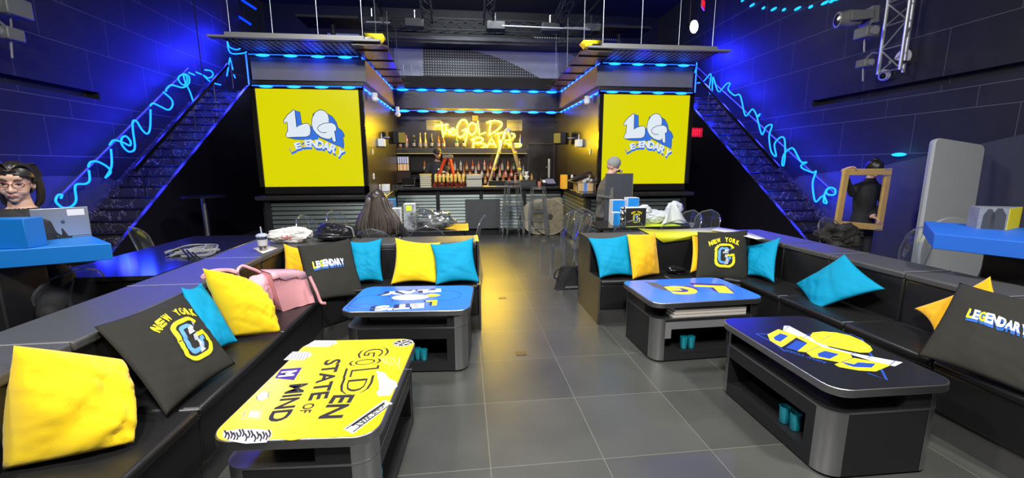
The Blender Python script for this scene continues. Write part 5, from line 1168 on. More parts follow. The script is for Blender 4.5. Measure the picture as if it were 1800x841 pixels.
cushion('turquoise cushion at aisle end of the right banquette', P(1033, 418, y=4.12), P(1108, 411, y=4.14), P(1114, 486, z=CZ), P(1054, 490, z=CZ), .06, TEAL, 10)
cushion('plump golden cushion beside turquoise one at aisle end, right banquette', P(1102, 412, y=4.08), P(1152, 411, y=4.12), P(1160, 482, z=CZ), P(1112, 492, z=CZ), .08, YELO, 11, pull=.04)
cushion('golden cushion edge showing left of the right NEW YORK cushion', P(1216, 413, y=4.15), P(1262, 415, y=4.16), P(1262, 480, z=CZ), P(1213, 480, z=.49), .04, YELO, 12)
cushion('charcoal NEW YORK cushion with yellow G on the right banquette', P(1226, 408, y=4.08), P(1314, 405, y=4.05), P(1317, 495, y=3.78), P(1222, 491, y=3.78), .055, CHAR, 13, print_ny(0, -.10, .98), pull=.05)
cushion('turquoise cushion in the right banquette corner', P(1311, 432, y=4.1), P(1372, 417, x=3.05), P(1361, 498, z=CZ), P(1314, 484, z=CZ), .06, TEAL, 14)
cushion('turquoise cushion tipped on its corner against the right banquette', P(1484, 447, x=3.04), P(1556, 508, x=2.98), P(1430, 546, x=2.75), P(1398, 499, x=2.96), .06, TEAL, 15, pull=.08)
cushion('golden cushion tipped behind charcoal bubble-lettered cushion, right', P(1741, 486, x=3.05), P(1800, 600, x=2.98), P(1642, 584, x=2.9), P(1606, 543, x=3.0), .035, YELO, 16)
cushion('charcoal bubble-lettered cushion at right frame edge on the banquette', P(1687, 497, x=3.0), P(1868, 540, x=3.0), P(1850, 712, z=CZ), P(1612, 625, z=CZ), .055, CHAR, 17, print_leg(.10, .18, .84), pull=.05)
# ------------------------------------------------------------------ things around the banquettes
t = thing('ledge_console', 'glossy black ledge block behind the left banquette catching the blue neon reflection', 'ledge', (-2.55, 3.9, 0))
MB().box((-2.95, 3.14, 0), (-2.17, 4.9, .765)).build('body', GBLACK, t, bevel=.01); MB().box((-2.97, 3.12, .765), (-2.165, 4.92, .80)).build('top', mat('ledge_top', (.012, .012, .014), .12), t, bevel=.005)
# high tables with blue tops
def high_table(label, poly, z, th, mcol, base):
    cx = sum(p[0] for p in poly)/len(poly); cy = sum(p[1] for p in poly)/len(poly); t = thing('high_table', label, 'table', (cx, cy, 0))
    MB().prism(poly, z-th, z).build('tabletop', mcol, t, bevel=.004); MB().box(base[0], base[1]).build('pedestal', BLACK, t, bevel=.01)
    MB().box((base[0][0]-.08, base[0][1]-.08, 0), (base[1][0]+.08, base[1][1]+.08, .03)).build('foot', BLACK, t); return t
TZ = 1.08; HB = mat('blue_vinyl', (.004, .155, .53), .45)
a, b_, c_ = P(195, 428, z=TZ), P(0, 441, z=TZ), P(160, 414, z=TZ); e1 = (b_-a).normalized(); e2 = (c_-a)
A2 = a+e1*1.5; C2 = c_+e1*1.5
high_table('blue-topped high table holding the laptop at the left frame edge', [(p.x, p.y) for p in (a, c_, C2, A2)], TZ, .105, HB, ((-3.0, 2.68, 0), (-2.7, 2.98, TZ-.105)))
a, b_, c_ = P(1643, 411, z=TZ), P(1800, 426, z=TZ), P(1625, 389, z=TZ); e1 = (b_-a).normalized(); A2 = a+e1*1.1; C2 = c_+e1*1.1+Vector((.2, 0, 0))
HB2 = mat('blue_vinyl_deep', (.012, .13, .62), .5)
high_table('blue-topped high table with photo box at the right frame edge', [(p.x, p.y) for p in (a, c_, C2, A2)][::-1], TZ, .105, HB2, ((3.62, 2.2, 0), (3.92, 2.5, TZ-.105)))
p = P(22, 437, z=TZ); t = tag(MB().box((p.x-.42, p.y-.02, TZ+.001), (P(52, 437, z=TZ).x, p.y+.10, TZ+.175)).build('blue_box', HB, bevel=.003), 'blue box standing on the left high table before the laptop woman', 'box')
# laptop
LM = mat('laptop_grey', (.36, .39, .45), .35, .6); a, b_ = P(62, 424, z=TZ), P(162, 415, z=TZ); ex = (b_-a); L = ex.length; ex.normalize(); nb = Vector((-ex.y, ex.x, 0))
t = thing('laptop', 'open silver-grey laptop with white label on lid, on the left blue table', 'laptop', (a+b_)/2)
M = frame(a, ex, None, (0, 0, 1)); MB().box((0, .005, .0), (L, .22, .014), M).build('base', LM, t, bevel=.003)
tl = P(62, 373, y=a.y); lift = (tl.z-TZ-.01); lid = frame(a+Vector((0, 0, .012)), ex, None, (-nb*-.0+Vector((0, 0, 1))+(-nb)*.12))
MB().box((0, 0, 0), (L, .006, .195), lid).build('lid', LM, t, bevel=.004); MB().box((L*.62, -.001, .14), (L*.93, .0, .182), lid).build('label_sticker', PAPER, t)
m = MB(); q_ = Matrix(((1, 0, 0, L*.52), (0, 0, -1, -.0012), (0, 1, 0, .1), (0, 0, 0, 1))); m.flat([(x*.011, y*.0125) for x, y in [(0, -.9), (.35, -1), (.75, -.6), (.95, -.1), (.7, .3), (.75, .7), (.4, .85), (0, .7), (-.4, .85), (-.8, .6), (-.9, .1), (-.75, -.5), (-.4, -1)]], lid @ q_); m.flat([(x*.006+.002, y*.006+.0135) for x, y in [(0, 0), (.9, .4), (.9, 1.1), (.1, .7)]], lid @ q_); m.build('logo_mark', mat('logo_dark', (.06, .07, .10), .3), t)
MB().box((.02, .03, .014), (L-.02, .13, .0155), M).build('keyboard', BLACK, t); MB().box((.006, .0065, .008), (L-.006, .008, .188), lid).build('display', GBLACK, t)
# photo box on right table
t = thing('photo_box', 'box with grey player photo and yellow side on the right blue table', 'box', P(1765, 408, z=TZ))
a, b_ = P(1716, 402, z=TZ), P(1768, 405, z=TZ); c_ = P(1790, 400, z=TZ); H_ = .155
MB().add([(a.x, a.y, TZ), (b_.x, b_.y, TZ), (b_.x, b_.y, TZ+H_), (a.x, a.y, TZ+H_), (a.x+.1, a.y+.14, TZ), (c_.x, c_.y, TZ), (c_.x, c_.y, TZ+H_), (a.x+.1, a.y+.14, TZ+H_)], [(0, 1, 2, 3), (1, 5, 6, 2), (5, 4, 7, 6), (4, 0, 3, 7), (3, 2, 6, 7), (0, 4, 5, 1)]).build('box', [mat('photo_grey', (.22, .24, .27), .5, noise_amt=.5, noise_scale=12)], t, smooth=False)
m = MB(); M = frame((b_.x, b_.y, TZ), (c_-b_), None, (0, 0, 1)); m.box((0, -.002, 0), ((c_-b_).length, 0, H_), M); m.build('yellow_side', PY, t, smooth=False)
m = MB(); M = frame((a.x, a.y, TZ), (b_-a), None, (0, 0, 1)); Lb = (b_-a).length
for (cx, rr, hh) in ((.36, .20, .95), (.68, .24, 1.0)):
    m.flat([(Lb*(cx-rr*1.1), 0), (Lb*(cx+rr*1.1), 0), (Lb*(cx+rr), H_*hh*.7), (Lb*(cx+rr*.35), H_*hh), (Lb*(cx-rr*.35), H_*hh), (Lb*(cx-rr), H_*hh*.7)], M @ Matrix(((1, 0, 0, 0), (0, 0, -1, -.0015), (0, 1, 0, 0), (0, 0, 0, 1))))
m.build('photo_figures', mat('photo_dark', (.05, .055, .06), .5), t, smooth=False)
m = MB(); m.box((0, -.003, 0), (Lb, -.002, H_*.03), M)
# grey folding tables leaning against right wall
FT = mat('folding_table_grey', (.42, .44, .46), .5, noise_amt=.05)
for k in range(4):
    M = frame((5.46+.055*k, 4.42+.055*k, .09), (1, .05, -.12), None, (.12, .10, 1)); t = tag(MB().prism(rrect(.76, 1.80, .07, 5, .38, .90), -.02, .02, M @ Matrix(((1, 0, 0, 0), (0, 0, -1, 0), (0, 1, 0, 0), (0, 0, 0, 1)))).build('folding_tabletop', FT, bevel=.006), 'pale grey folding tabletop leaning on edge by the right wall, %s' % ('front of the four', 'second of the four', 'third of the four', 'rearmost of the four')[k], 'tabletop', 'leaning folding tabletops')
c = P(1672, 444, y=4.28); M = frame((c.x, 4.28, .47), (1, .05, 0), None, (.0, .12, 1)); tag(MB().prism(ell(0, 0, .465, .465, 40), -.018, .018, M @ Matrix(((1, 0, 0, 0), (0, 0, -1, 0), (0, 1, 0, 0), (0, 0, 0, 1)))).build('round_tabletop', FT, bevel=.006), 'pale grey round tabletop leaning before the tall grey folding tabletops', 'tabletop')

# clear chairs
def ghost_chair(label, loc, rz, group='clear plastic chairs', src=[None]):
    if src[0] is not None: return dup(src[0], loc, rz, label, group)
    t = thing('clear_chair', label, 'chair', loc, rz, group); src[0] = t
    MB().prism(rrect(.38, .40, .07, 5), .435, .46).build('seat', CLEAR, t, world=False, bevel=.006)
    MB().prism([(-.19, -.205), (.19, -.205), (.19, -.185), (-.19, -.185)], .40, .437).build('seat_apron', CLEAR, t, world=False)
    # curved back, facing -y: rounded oval outline
    n, mm = 10, 12; vs = []; fs = []
    for j in range(mm+1):
        f = j/mm; z = .44+.45*f; hw = .165+.035*sin(pi*min(1, f*1.2)) if f < .62 else .199*math.sqrt(max(0, 1-((f-.62)/.38)**2)); hw = max(hw, .012)
        for i in range(n+1):
            x = hw*(-1+2*i/n); y = .185+.06*f+.05*f*f-.05*(1-(x/.2)**2)*0+.045*(1-(x/.2)**2)-.045; vs.append((x, y, z))
    for j in range(mm):
        for i in range(n): a = j*(n+1)+i; fs.append((a, a+1, a+n+2, a+n+1))
    MB().add(vs, fs).build('backrest', CLEAR, t, world=False, solid=.012)
    rim = [vs[j*(n+1)] for j in range(mm+1)]+[vs[j*(n+1)+n] for j in range(mm, -1, -1)]
    MB().tube(rim, .0085, 6).build('back_rim', clear_mat('clear_rim', (.8, .83, .88), 1., .26, .10, .07), t, world=False)
    for sx in (-1, 1):
        for sy in (-1, 1): MB().tube([(sx*.165, sy*.175, .437), (sx*(.18 if sy < 0 else .172), sy*.20+(.04 if sy > 0 else 0), 0)], [.021, .013], 8).build('leg', clear_mat('clear_rim'), t, world=False)
    return t
ghost_chair('clear plastic chair standing behind the ledge block, left of the cable bundle', (-3.42, 5.15, 0), R(105))
ghost_chair('clear plastic chair beneath the blue high table at the left frame edge', (-2.82, 3.1, 0), R(250))
ghost_chair('clear plastic chair with rounded back beside the gold frame, right side', (4.62, 4.55, 0), R(10))
ghost_chair('clear plastic chair seen side-on right of the black coat', (4.75, 4.05, 0), R(255))
ghost_chair('clear plastic chair at the right frame edge before the blue high table', (3.95, 2.55-.35, 0), R(200))
ghost_chair('clear plastic chair with round back left of the grey-hatted person panel', (1.93, 6.15, 0), R(20))
ghost_chair('clear plastic chair before the black box with yellow G', (2.02, 5.15, 0), R(180))
ghost_chair('clear plastic chair before the white plastic sheet', (2.62, 5.12, 0), R(176))
ghost_chair('clear plastic chair right of the white plastic sheet, left of two', (3.12, 5.75, 0), R(-65))
ghost_chair('clear plastic chair right of the white plastic sheet, right of two', (3.42, 5.75, 0), R(-60))
ghost_chair('clear plastic chair with yellow glint behind the black backpack, left of two', (-1.95, 5.9, 0), R(70))
ghost_chair('clear plastic chair with yellow glint behind the black backpack, right of two', (-1.72, 6.4, 0), R(62))
ghost_chair('clear plastic chair under the long-haired woman', (-1.0, 4.86, 0), R(180))
ghost_chair('clear plastic chair before the plastic-wrapped bundle', (-.42, 5.0, 0), R(178))
ghost_chair('clear plastic chair side-on at the right end of the left black table', (-.02, 5.7, 0), R(-95))
ghost_chair('clear plastic chair behind the drawstring bag, nearer of two', (1.44, 5.62, 0), R(-75))
ghost_chair('clear plastic chair behind the drawstring bag, farther of two', (1.36, 5.98, 0), R(-72))
# stacks of clear bar stools
def stool(label, loc, rz, src=[None]):
    if src[0] is not None: return dup(src[0], loc, rz, label, 'clear bar stools')
    t = thing('clear_bar_stool', label, 'bar stool', loc, rz, 'clear bar stools'); src[0] = t; RM = clear_mat('clear_rim')
    MB().prism(rrect(.28, .28, .03, 3), .71, .75).build('seat', RM, t, world=False)
    for sx in (-1, 1):
        for sy in (-1, 1): MB().tube([(sx*.125, sy*.125, .72), (sx*.19, sy*.19, 0)], [.018, .015], 4).build('leg', RM, t, world=False)
    m = MB(); c4 = [(.17, .17), (-.17, .17), (-.17, -.17), (.17, -.17)]
    for i in range(4): m.cyl((*c4[i], .25), (*c4[(i+1) % 4], .25), .011, 6)
    m.build('footrest', RM, t, world=False); return t
for k in range(3): stool('clear bar stool in the taller stack before the bar, %s' % ('bottom', 'second', 'top')[k], (1.02, 8.8, .15*k+(.1 if k == 2 else 0)), R(8+4*k))
stool('clear bar stool in the taller stack before the bar, topmost', (1.02, 8.8, .49), R(5))
for k in range(3): stool('clear bar stool in the shorter stack before the round tabletops, %s' % ('bottom', 'middle', 'top')[k], (1.56, 8.82, .16*k+(.03 if k == 2 else 0)), R(-6+3*k))
# round wooden tabletops leaning on the bar front
WOOD = mat('pale_wood', (.36, .32, .22), .5, noise_amt=.35, noise_scale=9)
WOOD2 = mat('aged_wood', (.26, .22, .14), .5, noise_amt=.6, noise_scale=14)
for k, (u, r_, yy, mm_, l) in enumerate(((946, .40, 9.36, WOOD, 'leftmost'), (968, .41, 9.27, WOOD2, 'middle one with dark ring'), (973, .42, 9.41, WOOD, 'rearmost'))):
    cx = P(u, 385, y=yy).x+(0, -.02, .10)[k]; M = frame((cx, yy, r_), (1, 0, 0), None, (0, .12, 1)); F = M @ Matrix(((1, 0, 0, 0), (0, 0, -1, 0), (0, 1, 0, 0), (0, 0, 0, 1)))
    t = thing('round_wood_tabletop', 'round worn wooden tabletop leaning on the bar front, %s of three' % l, 'tabletop', (cx, yy, 0), group='round wooden tabletops'); MB().prism(ell(0, 0, r_, r_, 44), -.016, .016, F).build('disc', mm_, t, bevel=.004)
    m = MB(); ribbon(m, ell(0, 0, r_-.012, r_-.012, 44), .018, F, 0, .0165, True); m.build('rim', mat('rim_tan', (.42, .36, .24), .4), t, smooth=False)
    if k == 1: m = MB(); m.add([], []); MB().prism(ell(0, 0, .07, .07, 20), .0165, .02, F).build('centre_plate', mat('plate_dark', (.05, .04, .03), .4), t)
# dark panel leaning on bar front
M = frame((.42, 9.36, 0), (1, 0, 0), None, (0, .08, 1)); t = thing('chalkboard', 'dark slate board leaning on the left half of the bar front', 'board', (.42, 9.36, 0)); MB().box((-.40, -.012, .16), (.38, .012, .82), M).build('board', mat('slate', (.045, .05, .056), .6, noise_amt=.25), t, bevel=.004); MB().box((-.40, -.03, .0), (-.36, .03, .17), M).build('foot', BLACK, t); MB().box((.34, -.03, 0), (.38, .03, .17), M).build('foot', BLACK, t)

# tables behind the banquettes
def long_table(label, x0, x1, y0, y1, z=.74):
    t = thing('black_table', label, 'table', ((x0+x1)/2, (y0+y1)/2, 0)); MB().box((x0, y0, z-.035), (x1, y1, z)).build('tabletop', mat('table_black', (.012, .012, .013), .25), t, bevel=.004)
    for x in (x0+.05, x1-.05):
        for y in (y0+.05, y1-.05): MB().cbox((x, y, (z-.035)/2), (.04, .04, z-.035)).build('leg', BLACK, t)
long_table('black table of photo boxes before the long-haired woman', -1.6, .05, 5.32, 6.0); long_table('black table of blue and white boxes behind the right banquette', 1.75, 3.0, 5.3, 6.0)
def pbox(label, u0, v0, u1, v1, yy, dep, front, side, sidem=None, zb=.74):
    a = P(u0, v0, y=yy); b_ = P(u1, v1, y=yy); t = thing('photo_box', label, 'box', ((a.x+b_.x)/2, yy, zb)); MB().box((a.x, yy, zb), (b_.x, yy+dep, a.z)).build('box', [side], t, smooth=False, bevel=.002)
    MB().box((a.x+.004, yy-.002, zb+.004), (b_.x-.004, yy, a.z-.004)).build('front_print', front, t, smooth=False); return t, a, b_
PH1 = mat('photo_mono', (.30, .33, .37), .5, noise_amt=1.0, noise_scale=22); PH2 = mat('photo_mono_dark', (.10, .13, .2), .5, noise_amt=1.0, noise_scale=26); BX = mat('box_blue', (.01, .26, .75), .5)
pbox('tall photo box with dark print and blue side behind long-haired woman', 679, 351, 694, 372, 5.75, .16, PH2, BX)
pbox('grey photo-printed box nearest the long-haired woman', 688, 367, 706, 412, 5.45, .14, PH1, PAPER)
t, a, b_ = pbox('tallest photo box with lime print beside the plastic bundle', 709, 359, 731, 412, 5.5, .15, PH1, PAPER); MB().box((a.x+.03, 5.495, a.z-.09), (b_.x-.04, 5.4975, a.z-.02)).build('yellow_print', mat('print_lime', (.75, .85, .05), .5), t, smooth=False)
t = thing('plastic_bundle', 'bundle wrapped in clear plastic film on the left black table', 'bundle', (-.42, 5.5, .74))
def crumple(name, c, r, m_, t, seed, n=5, amp=.35, clampz=None):
    bm = bmesh.new(); bmesh.ops.create_icosphere(bm, subdivisions=n, radius=1); c = Vector(c); mb = MB(); s0 = Vector((seed*3.3, seed*1.7, seed))
    vs = []
    for v in bm.verts:
        d = v.co.normalized(); k = 1+amp*noise.noise(d*1.7+s0)+amp*.5*abs(noise.noise(d*4+s0))+amp*.25*noise.noise(d*9+s0)
        p = Vector((d.x*r[0]*k, d.y*r[1]*k, d.z*r[2]*k))+c
        if clampz is not None: p.z = max(p.z, clampz)
        vs.append(p)
    bm.verts.index_update(); mb.add(vs, [tuple(v.index for v in f.verts) for f in bm.faces]); bm.free(); return mb.build(name, m_, t, angle=60)
crumple('film', (-.42, 5.52, .86), (.27, .16, .12), clear_mat('plastic_film', (.75, .77, .78), .9, .28, .15), t, 2, clampz=.745); crumple('contents', (-.42, 5.55, .82), (.2, .12, .07), mat('film_contents', (.35, .37, .36), .6, noise_amt=.6), t, 5, 4, clampz=.745)
BW = mat('box_white', (.72, .75, .8), .5)
pbox('lower blue and white cube box on the right black table', 1077, 352, 1098, 372, 5.75, .14, BX, BW, zb=.74)
pbox('blue and white cube box highest on the right black table', 1104, 348, 1123, 368, 5.65, .14, BX, BW, zb=.74)
pbox('tall blue box at the left end of the right black table', 1078, 374, 1090, 415, 5.5, .12, BX, BW)
t, a, b_ = pbox('black box with yellow G emblem and NEW YORK lettering', 1100, 366, 1134, 415, 5.35, .18, PK, BW); cx = (a.x+b_.x)/2+.01; m = MB()
M = Matrix(((.12, 0, 0, cx), (0, 0, -1, 5.346), (0, .125, 0, (a.z+.74)/2+.0), (0, 0, 0, 1))); ms = print_ny(0, -.1, 1.0)(m); m.v = [(v[0], v[1], v[2]) for v in m.v]; out = MB(); out.v = [tuple(M @ Vector((v[0], v[1], v[2]*.05))) for v in m.v]; out.f = m.f; out.m = m.m; out.build('print', ms, t, smooth=False)
t = thing('trophy', 'small silver figure trophy before the black box with yellow G', 'trophy', (1.93, 5.42, .74)); CH = mat('chrome', (.75, .75, .77), .12, 1.0)
tr = P(1094, 400, y=5.32); m = MB(); m.ball((tr.x, 5.32, .99), .03); m.ball((tr.x, 5.32, .91), (.042, .035, .05)); m.ball((tr.x, 5.32, .82), (.038, .03, .06)); m.build('figure', CH, t); MB().lathe([(.045, .74), (.045, .765), (.02, .78)], 14, T(tr.x, 5.32, 0)).build('base', CH, t)
t = thing('plastic_sheet', 'heap of white plastic sheeting on the right black table', 'plastic sheet', (2.65, 5.6, .74)); WP = mat('white_plastic', (.62, .66, .70), .35, bump=.3, bump_scale=20)
crumple('heap', (2.70, 5.64, .83), (.28, .14, .09), WP, t, 4, 5, .45, .745); pk = [(1160, 398, 5.50), (1172, 380, 5.46), (1179, 352, 5.56), (1187, 358, 5.50), (1196, 372, 5.44), (1207, 392, 5.50), (1218, 404, 5.56)]
m = MB(); tp_ = [P(u, v, y=y_) for u, v, y_ in pk]; bt_ = [Vector((p.x+.02*((-1)**i), p.y-.06+.05*(i % 2), .76)) for i, p in enumerate(tp_)]; md_ = [a.lerp(b2, .5)+Vector((0, .03*((-1)**i), 0)) for i, (a, b2) in enumerate(zip(tp_, bt_))]
m.add(tp_+md_+bt_, [(i, i+1, 8+i, 7+i) for i in range(6)]+[(7+i, 8+i, 15+i, 14+i) for i in range(6)]); m.build('peak', WP, t, solid=.008, sub=2); crumple('corner', (2.50, 5.6, .92), (.10, .06, .08), WP, t, 7, 4, .5, .745); crumple('fold', (2.98, 5.68, .92), (.12, .07, .12), WP, t, 12, 4, .4, .745)
m = MB(); t = tag(MB().prism([(2.05, 5.32), (2.9, 5.32), (2.9, 5.6), (2.15, 5.6)], .741, .747).build('yellow_sheet', mat('sheet_lime', (.62, .75, .02), .5)), 'lime yellow sheet lying on the front edge of the right black table', 'sheet')
# yellow banner over the right banquette top
def draped(name, label, pts, m_, cat, th=.004, zt=.806):
    """a cloth draped over the banquette top: outline given in plan with heights"""
    mb = MB(); n = len(pts); c = Vector((sum(p[0] for p in pts)/n, sum(p[1] for p in pts)/n, sum(p[2] for p in pts)/n)); vs = [tuple(p) for p in pts]+[tuple(c)]; mb.add(vs, [(i, (i+1) % n, n) for i in range(n)])
    o = mb.build(name, m_, None, smooth=True, solid=th); return tag(o, label, cat)
q1 = [P(1122, 402, z=.812), P(1145, 416, z=.812), P(1165, 426, y=4.14), P(1218, 414, y=4.145), P(1245, 410, z=.812), P(1292, 408, z=.812), P(1262, 400, z=.83), P(1210, 403, z=.83), P(1160, 404, z=.82)]
yb = 4.140; tb_ = lambda u, v: P(u, v, z=.815)
A_, D_, E_, F_, G_ = tb_(1122, 402), tb_(1292, 408), tb_(1262, 400), tb_(1210, 403), tb_(1160, 404)
B_, C_ = Vector((P(1147, 415, z=.815).x, yb, .815)), Vector((P(1250, 410, z=.815).x, yb, .815)); T1, T2 = P(1166, 427, y=yb), P(1218, 414, y=yb)
o = MB().add([A_, B_, C_, D_, E_, F_, G_, T1, T2], [(0, 1, 2, 3, 4, 5, 6), (1, 7, 8, 2)]).build('yellow_banner', mat('banner_yellow', (.62, .62, .015), .5), solid=.004); tag(o, 'yellow banner draped over the back of the right banquette', 'banner')
t = tag(MB().add([P(1262, 400, z=.84), P(1290, 404, z=.835), P(1322, 411, z=.83), P(1345, 420, z=.825), P(1330, 421, z=.82), P(1285, 410, z=.825), P(1250, 405, z=.83)], [(0, 1, 2, 3, 4, 5, 6)]).build('white_sheet', mat('sheet_white', (.62, .62, .64), .5), solid=.004), 'crumpled white sheet end on the right banquette top beside the banner', 'sheet')
# small things on left banquette top
t = thing('iced_drink', 'clear plastic cup of pale iced drink with straw on the left banquette corner', 'drink', (-1.85, 4.12, .80)); c = P(463, 441, z=.803)
Mx = T(c.x, c.y, .806); MB().lathe([(.028, 0), (.045, .13), (.044, .13), (.027, .004)], 20, Mx).build('cup', clear_mat('cup_plastic', (.72, .75, .85), .8, .25, .15), t); MB().lathe([(.026, .005), (.034, .06)], 20, Mx).build('drink', mat('drink_amber', (.62, .42, .18), .2), t)
MB().lathe([(.05, .128), (.05, .137), (.038, .15), (.02, .155)], 20, Mx).build('lid', mat('lid_plastic', (.42, .45, .55), .25), t); MB().cyl((0, 0, .15), (-.004, 0, .215), .006, 8, M=Mx).build('straw', mat('straw', (.4, .45, .55), .4), t); MB().lathe([(.0385, .045), (.0425, .1)], 20, Mx).build('paper_label', mat('cup_label', (.6, .6, .62), .6), t)
nk = tag(MB().add([P(444, 437, z=.803), P(470, 432, z=.803), P(488, 437, z=.804), P(462, 446, z=.804)], [(0, 1, 2, 3)]).build('napkin', mat('napkin', (.62, .58, .52), .8), solid=.004), 'crumpled napkin under the iced drink cup', 'napkin')
c = P(507, 428, z=.81); t = thing('plastic_bag', 'full white plastic bag with red print on the left banquette corner', 'bag', (c.x, c.y+.08, .803)); crumple('bag', (c.x, c.y+.1, .875), (.19, .10, .075), mat('bag_white', (.72, .70, .68), .45, bump=.4, bump_scale=25), t, 3, 5, .30, .804)
m = MB(); 
for k in range(4): m.cbox((c.x-.05+.022*k, c.y-.007+.01*(k % 2), .875-.01*(k % 2)), (.012, .004, .03))
m.build('red_print', mat('bag_red', (.7, .12, .12), .6), t)
c = P(585, 424, z=.81); t = thing('backpack', 'black leather backpack lying on the far-left banquette top', 'backpack', (c.x, c.y+.1, .803)); BL_ = mat('bag_leather', (.014, .014, .017), .3, bump=.1, bump_scale=60)
m = MB(); Mb = T(c.x+.01, c.y+.10, .80, R(-12)); vs = []; 
crumple('body', (c.x, c.y+.12, .885), (.20, .13, .095), BL_, t, 6, 5, .18, .804); crumple('pocket', (c.x-.04, c.y+.03, .86), (.13, .06, .05), BL_, t, 8, 4, .15, .804)
MB().tube(smoothpath([(c.x-.02, c.y+.02, .95), (c.x+.04, c.y, .985), (c.x+.10, c.y+.01, .95), (c.x+.12, c.y-.02, .88)], 5), .008, 6).build('strap', BL_, t); MB().tube(smoothpath([(c.x+.12, c.y+.05, .95), (c.x+.18, c.y+.04, .93), (c.x+.20, c.y+.04, .84)], 5), .009, 6).build('strap', mat('strap_grey', (.2, .2, .2), .5), t)
m = MB(); m.tube(smoothpath([(c.x-.19, c.y+.02, .85), (c.x-.1, c.y-.05, .86), (c.x+.05, c.y-.06, .86), (c.x+.18, c.y+.02, .85)], 5), .005, 6); m.build('zip', mat('zip', (.1, .1, .11), .3, .8), t)
# pink totes
PK1 = mat('pink_fabric', (.72, .33, .36), .7, bump=.1, bump_scale=120); PK2 = mat('pink_fabric_light', (.76, .42, .48), .7, bump=.1, bump_scale=120)
t = thing('pink_tote', 'boxy pink tote bag standing on the left banquette seat', 'bag', (-1.42, 3.5, .45))
A0, A1 = P(487, 560, z=.452), P(553, 532, z=.452); up0, up1 = P(476, 482, y=A0.y+.10), P(536, 480, y=A1.y+.08); A0 = P(497, 548, z=.452)
back = Vector((-.16, .14, 0))
def hexa(m, b0, b1, dpt, t0, t1, dpt2, mt):
    vs = [b0, b1, b1+dpt, b0+dpt, t0, t1, t1+dpt2, t0+dpt2]; return m
bx = [A0, A1, A1+back, A0+back]; tx_ = [up0, up1, up1+back*.7, up0+back*.7]; m = MB(); N_ = 10; vs = []
rings = []
for j in range(N_+1):
    f = j/N_; rg = []
    for i in range(4):
        a, b2 = bx[i].lerp(tx_[i], f), bx[(i+1) % 4].lerp(tx_[(i+1) % 4], f)
        for k in range(5):
            p = a.lerp(b2, k/5); cc = sum((bx[q].lerp(tx_[q], f) for q in range(4)), Vector())/4; p = p+(p-cc)*(.10*sin(pi*f)*sin(pi*k/5)+.05*noise.noise(p*9)); p.z += .008*noise.noise(p*14); rg.append(p)
    rings.append(rg)
vs = [p for rg in rings for p in rg]; n_ = 20; fs = [(j*n_+i, j*n_+(i+1) % n_, (j+1)*n_+(i+1) % n_, (j+1)*n_+i) for j in range(N_) for i in range(n_)]+[tuple(range(n_))[::-1], tuple(range(N_*n_, N_*n_+n_))]
m.add(vs, fs); m.build('body', PK1, t, angle=70)
fl = [up0.lerp(up1, k/6)+Vector((0, 0, .006)) for k in range(7)]; m = MB(); q2 = [p+back*.72+Vector((0, 0, .004)) for p in fl]; q3 = [p-back*.05+Vector((.01, -.01, -.045+.012*sin(k*2.1))) for k, p in enumerate(fl)]
m.add(q2+fl+q3, [(i, i+1, 8+i, 7+i) for i in range(6)]+[(7+i, 8+i, 15+i, 14+i) for i in range(6)]); m.build('flap', PK2, t, solid=.006)
MB().tube(smoothpath([A1+Vector((-.02, .0, .22)), A1+Vector((.03, -.02, .10)), A1+Vector((.06, -.03, .01)), A1+Vector((.10, -.05, .006))], 5), .012, 6).build('strap', PK1, t)
m = MB(); 
for k in (1, 4): m.ball(fl[k]-back*.09+Vector((.012, -.012, -.03)), .006)
m.build('buckle', mat('brass', (.5, .3, .15), .3, 1.), t)
t = thing('pink_shoulder_bag', 'light pink shoulder bag slumped beside the pink tote', 'bag', (-1.45, 3.15, .45))
A0, A1 = P(455, 545, z=.455), P(492, 562, z=.455); tp = P(442, 478, x=-1.62)
cn = (A0+A1)/2; crumple('body', ((cn.x+tp.x)/2+.0, (cn.y+tp.y)/2+.0, .60), (.085, .14, .155), PK2, t, 11, 5, .16, .452)
lp = [P(420, 495, x=-1.64), P(417, 478, x=-1.66), P(425, 468, x=-1.66), P(440, 472, x=-1.62), P(458, 480, x=-1.58), P(474, 496, x=-1.54)]; MB().tube(smoothpath(lp, 5), .011, 6).build('handle', PK2, t)
lp = [P(357, 487, z=.815), P(372, 478, z=.82), P(395, 476, z=.825), P(413, 479, z=.82), P(420, 495, x=-1.68), P(424, 506, x=-1.66)]; MB().tube(smoothpath(lp, 5), .016, 6).build('shoulder_strap', PK2, t)
c = P(1190, 482, z=.452); t = thing('clutch_bag', 'small shiny black clutch on the right banquette between golden and charcoal cushions', 'bag', (c.x, c.y, .45)); crumple('body', (c.x, c.y+.04, .492), (.10, .07, .036), mat('patent_black', (.01, .01, .012), .08, coat=.5), t, 14, 4, .2, .449); MB().tube(smoothpath([(c.x-.02, c.y-.03, .47), (c.x+.05, c.y-.05, .455), (c.x+.09, c.y-.02, .46), (c.x+.1, c.y+.04, .47)], 5), .004, 6).build('strap', mat('patent_black'  , (0, 0, 0)), t)
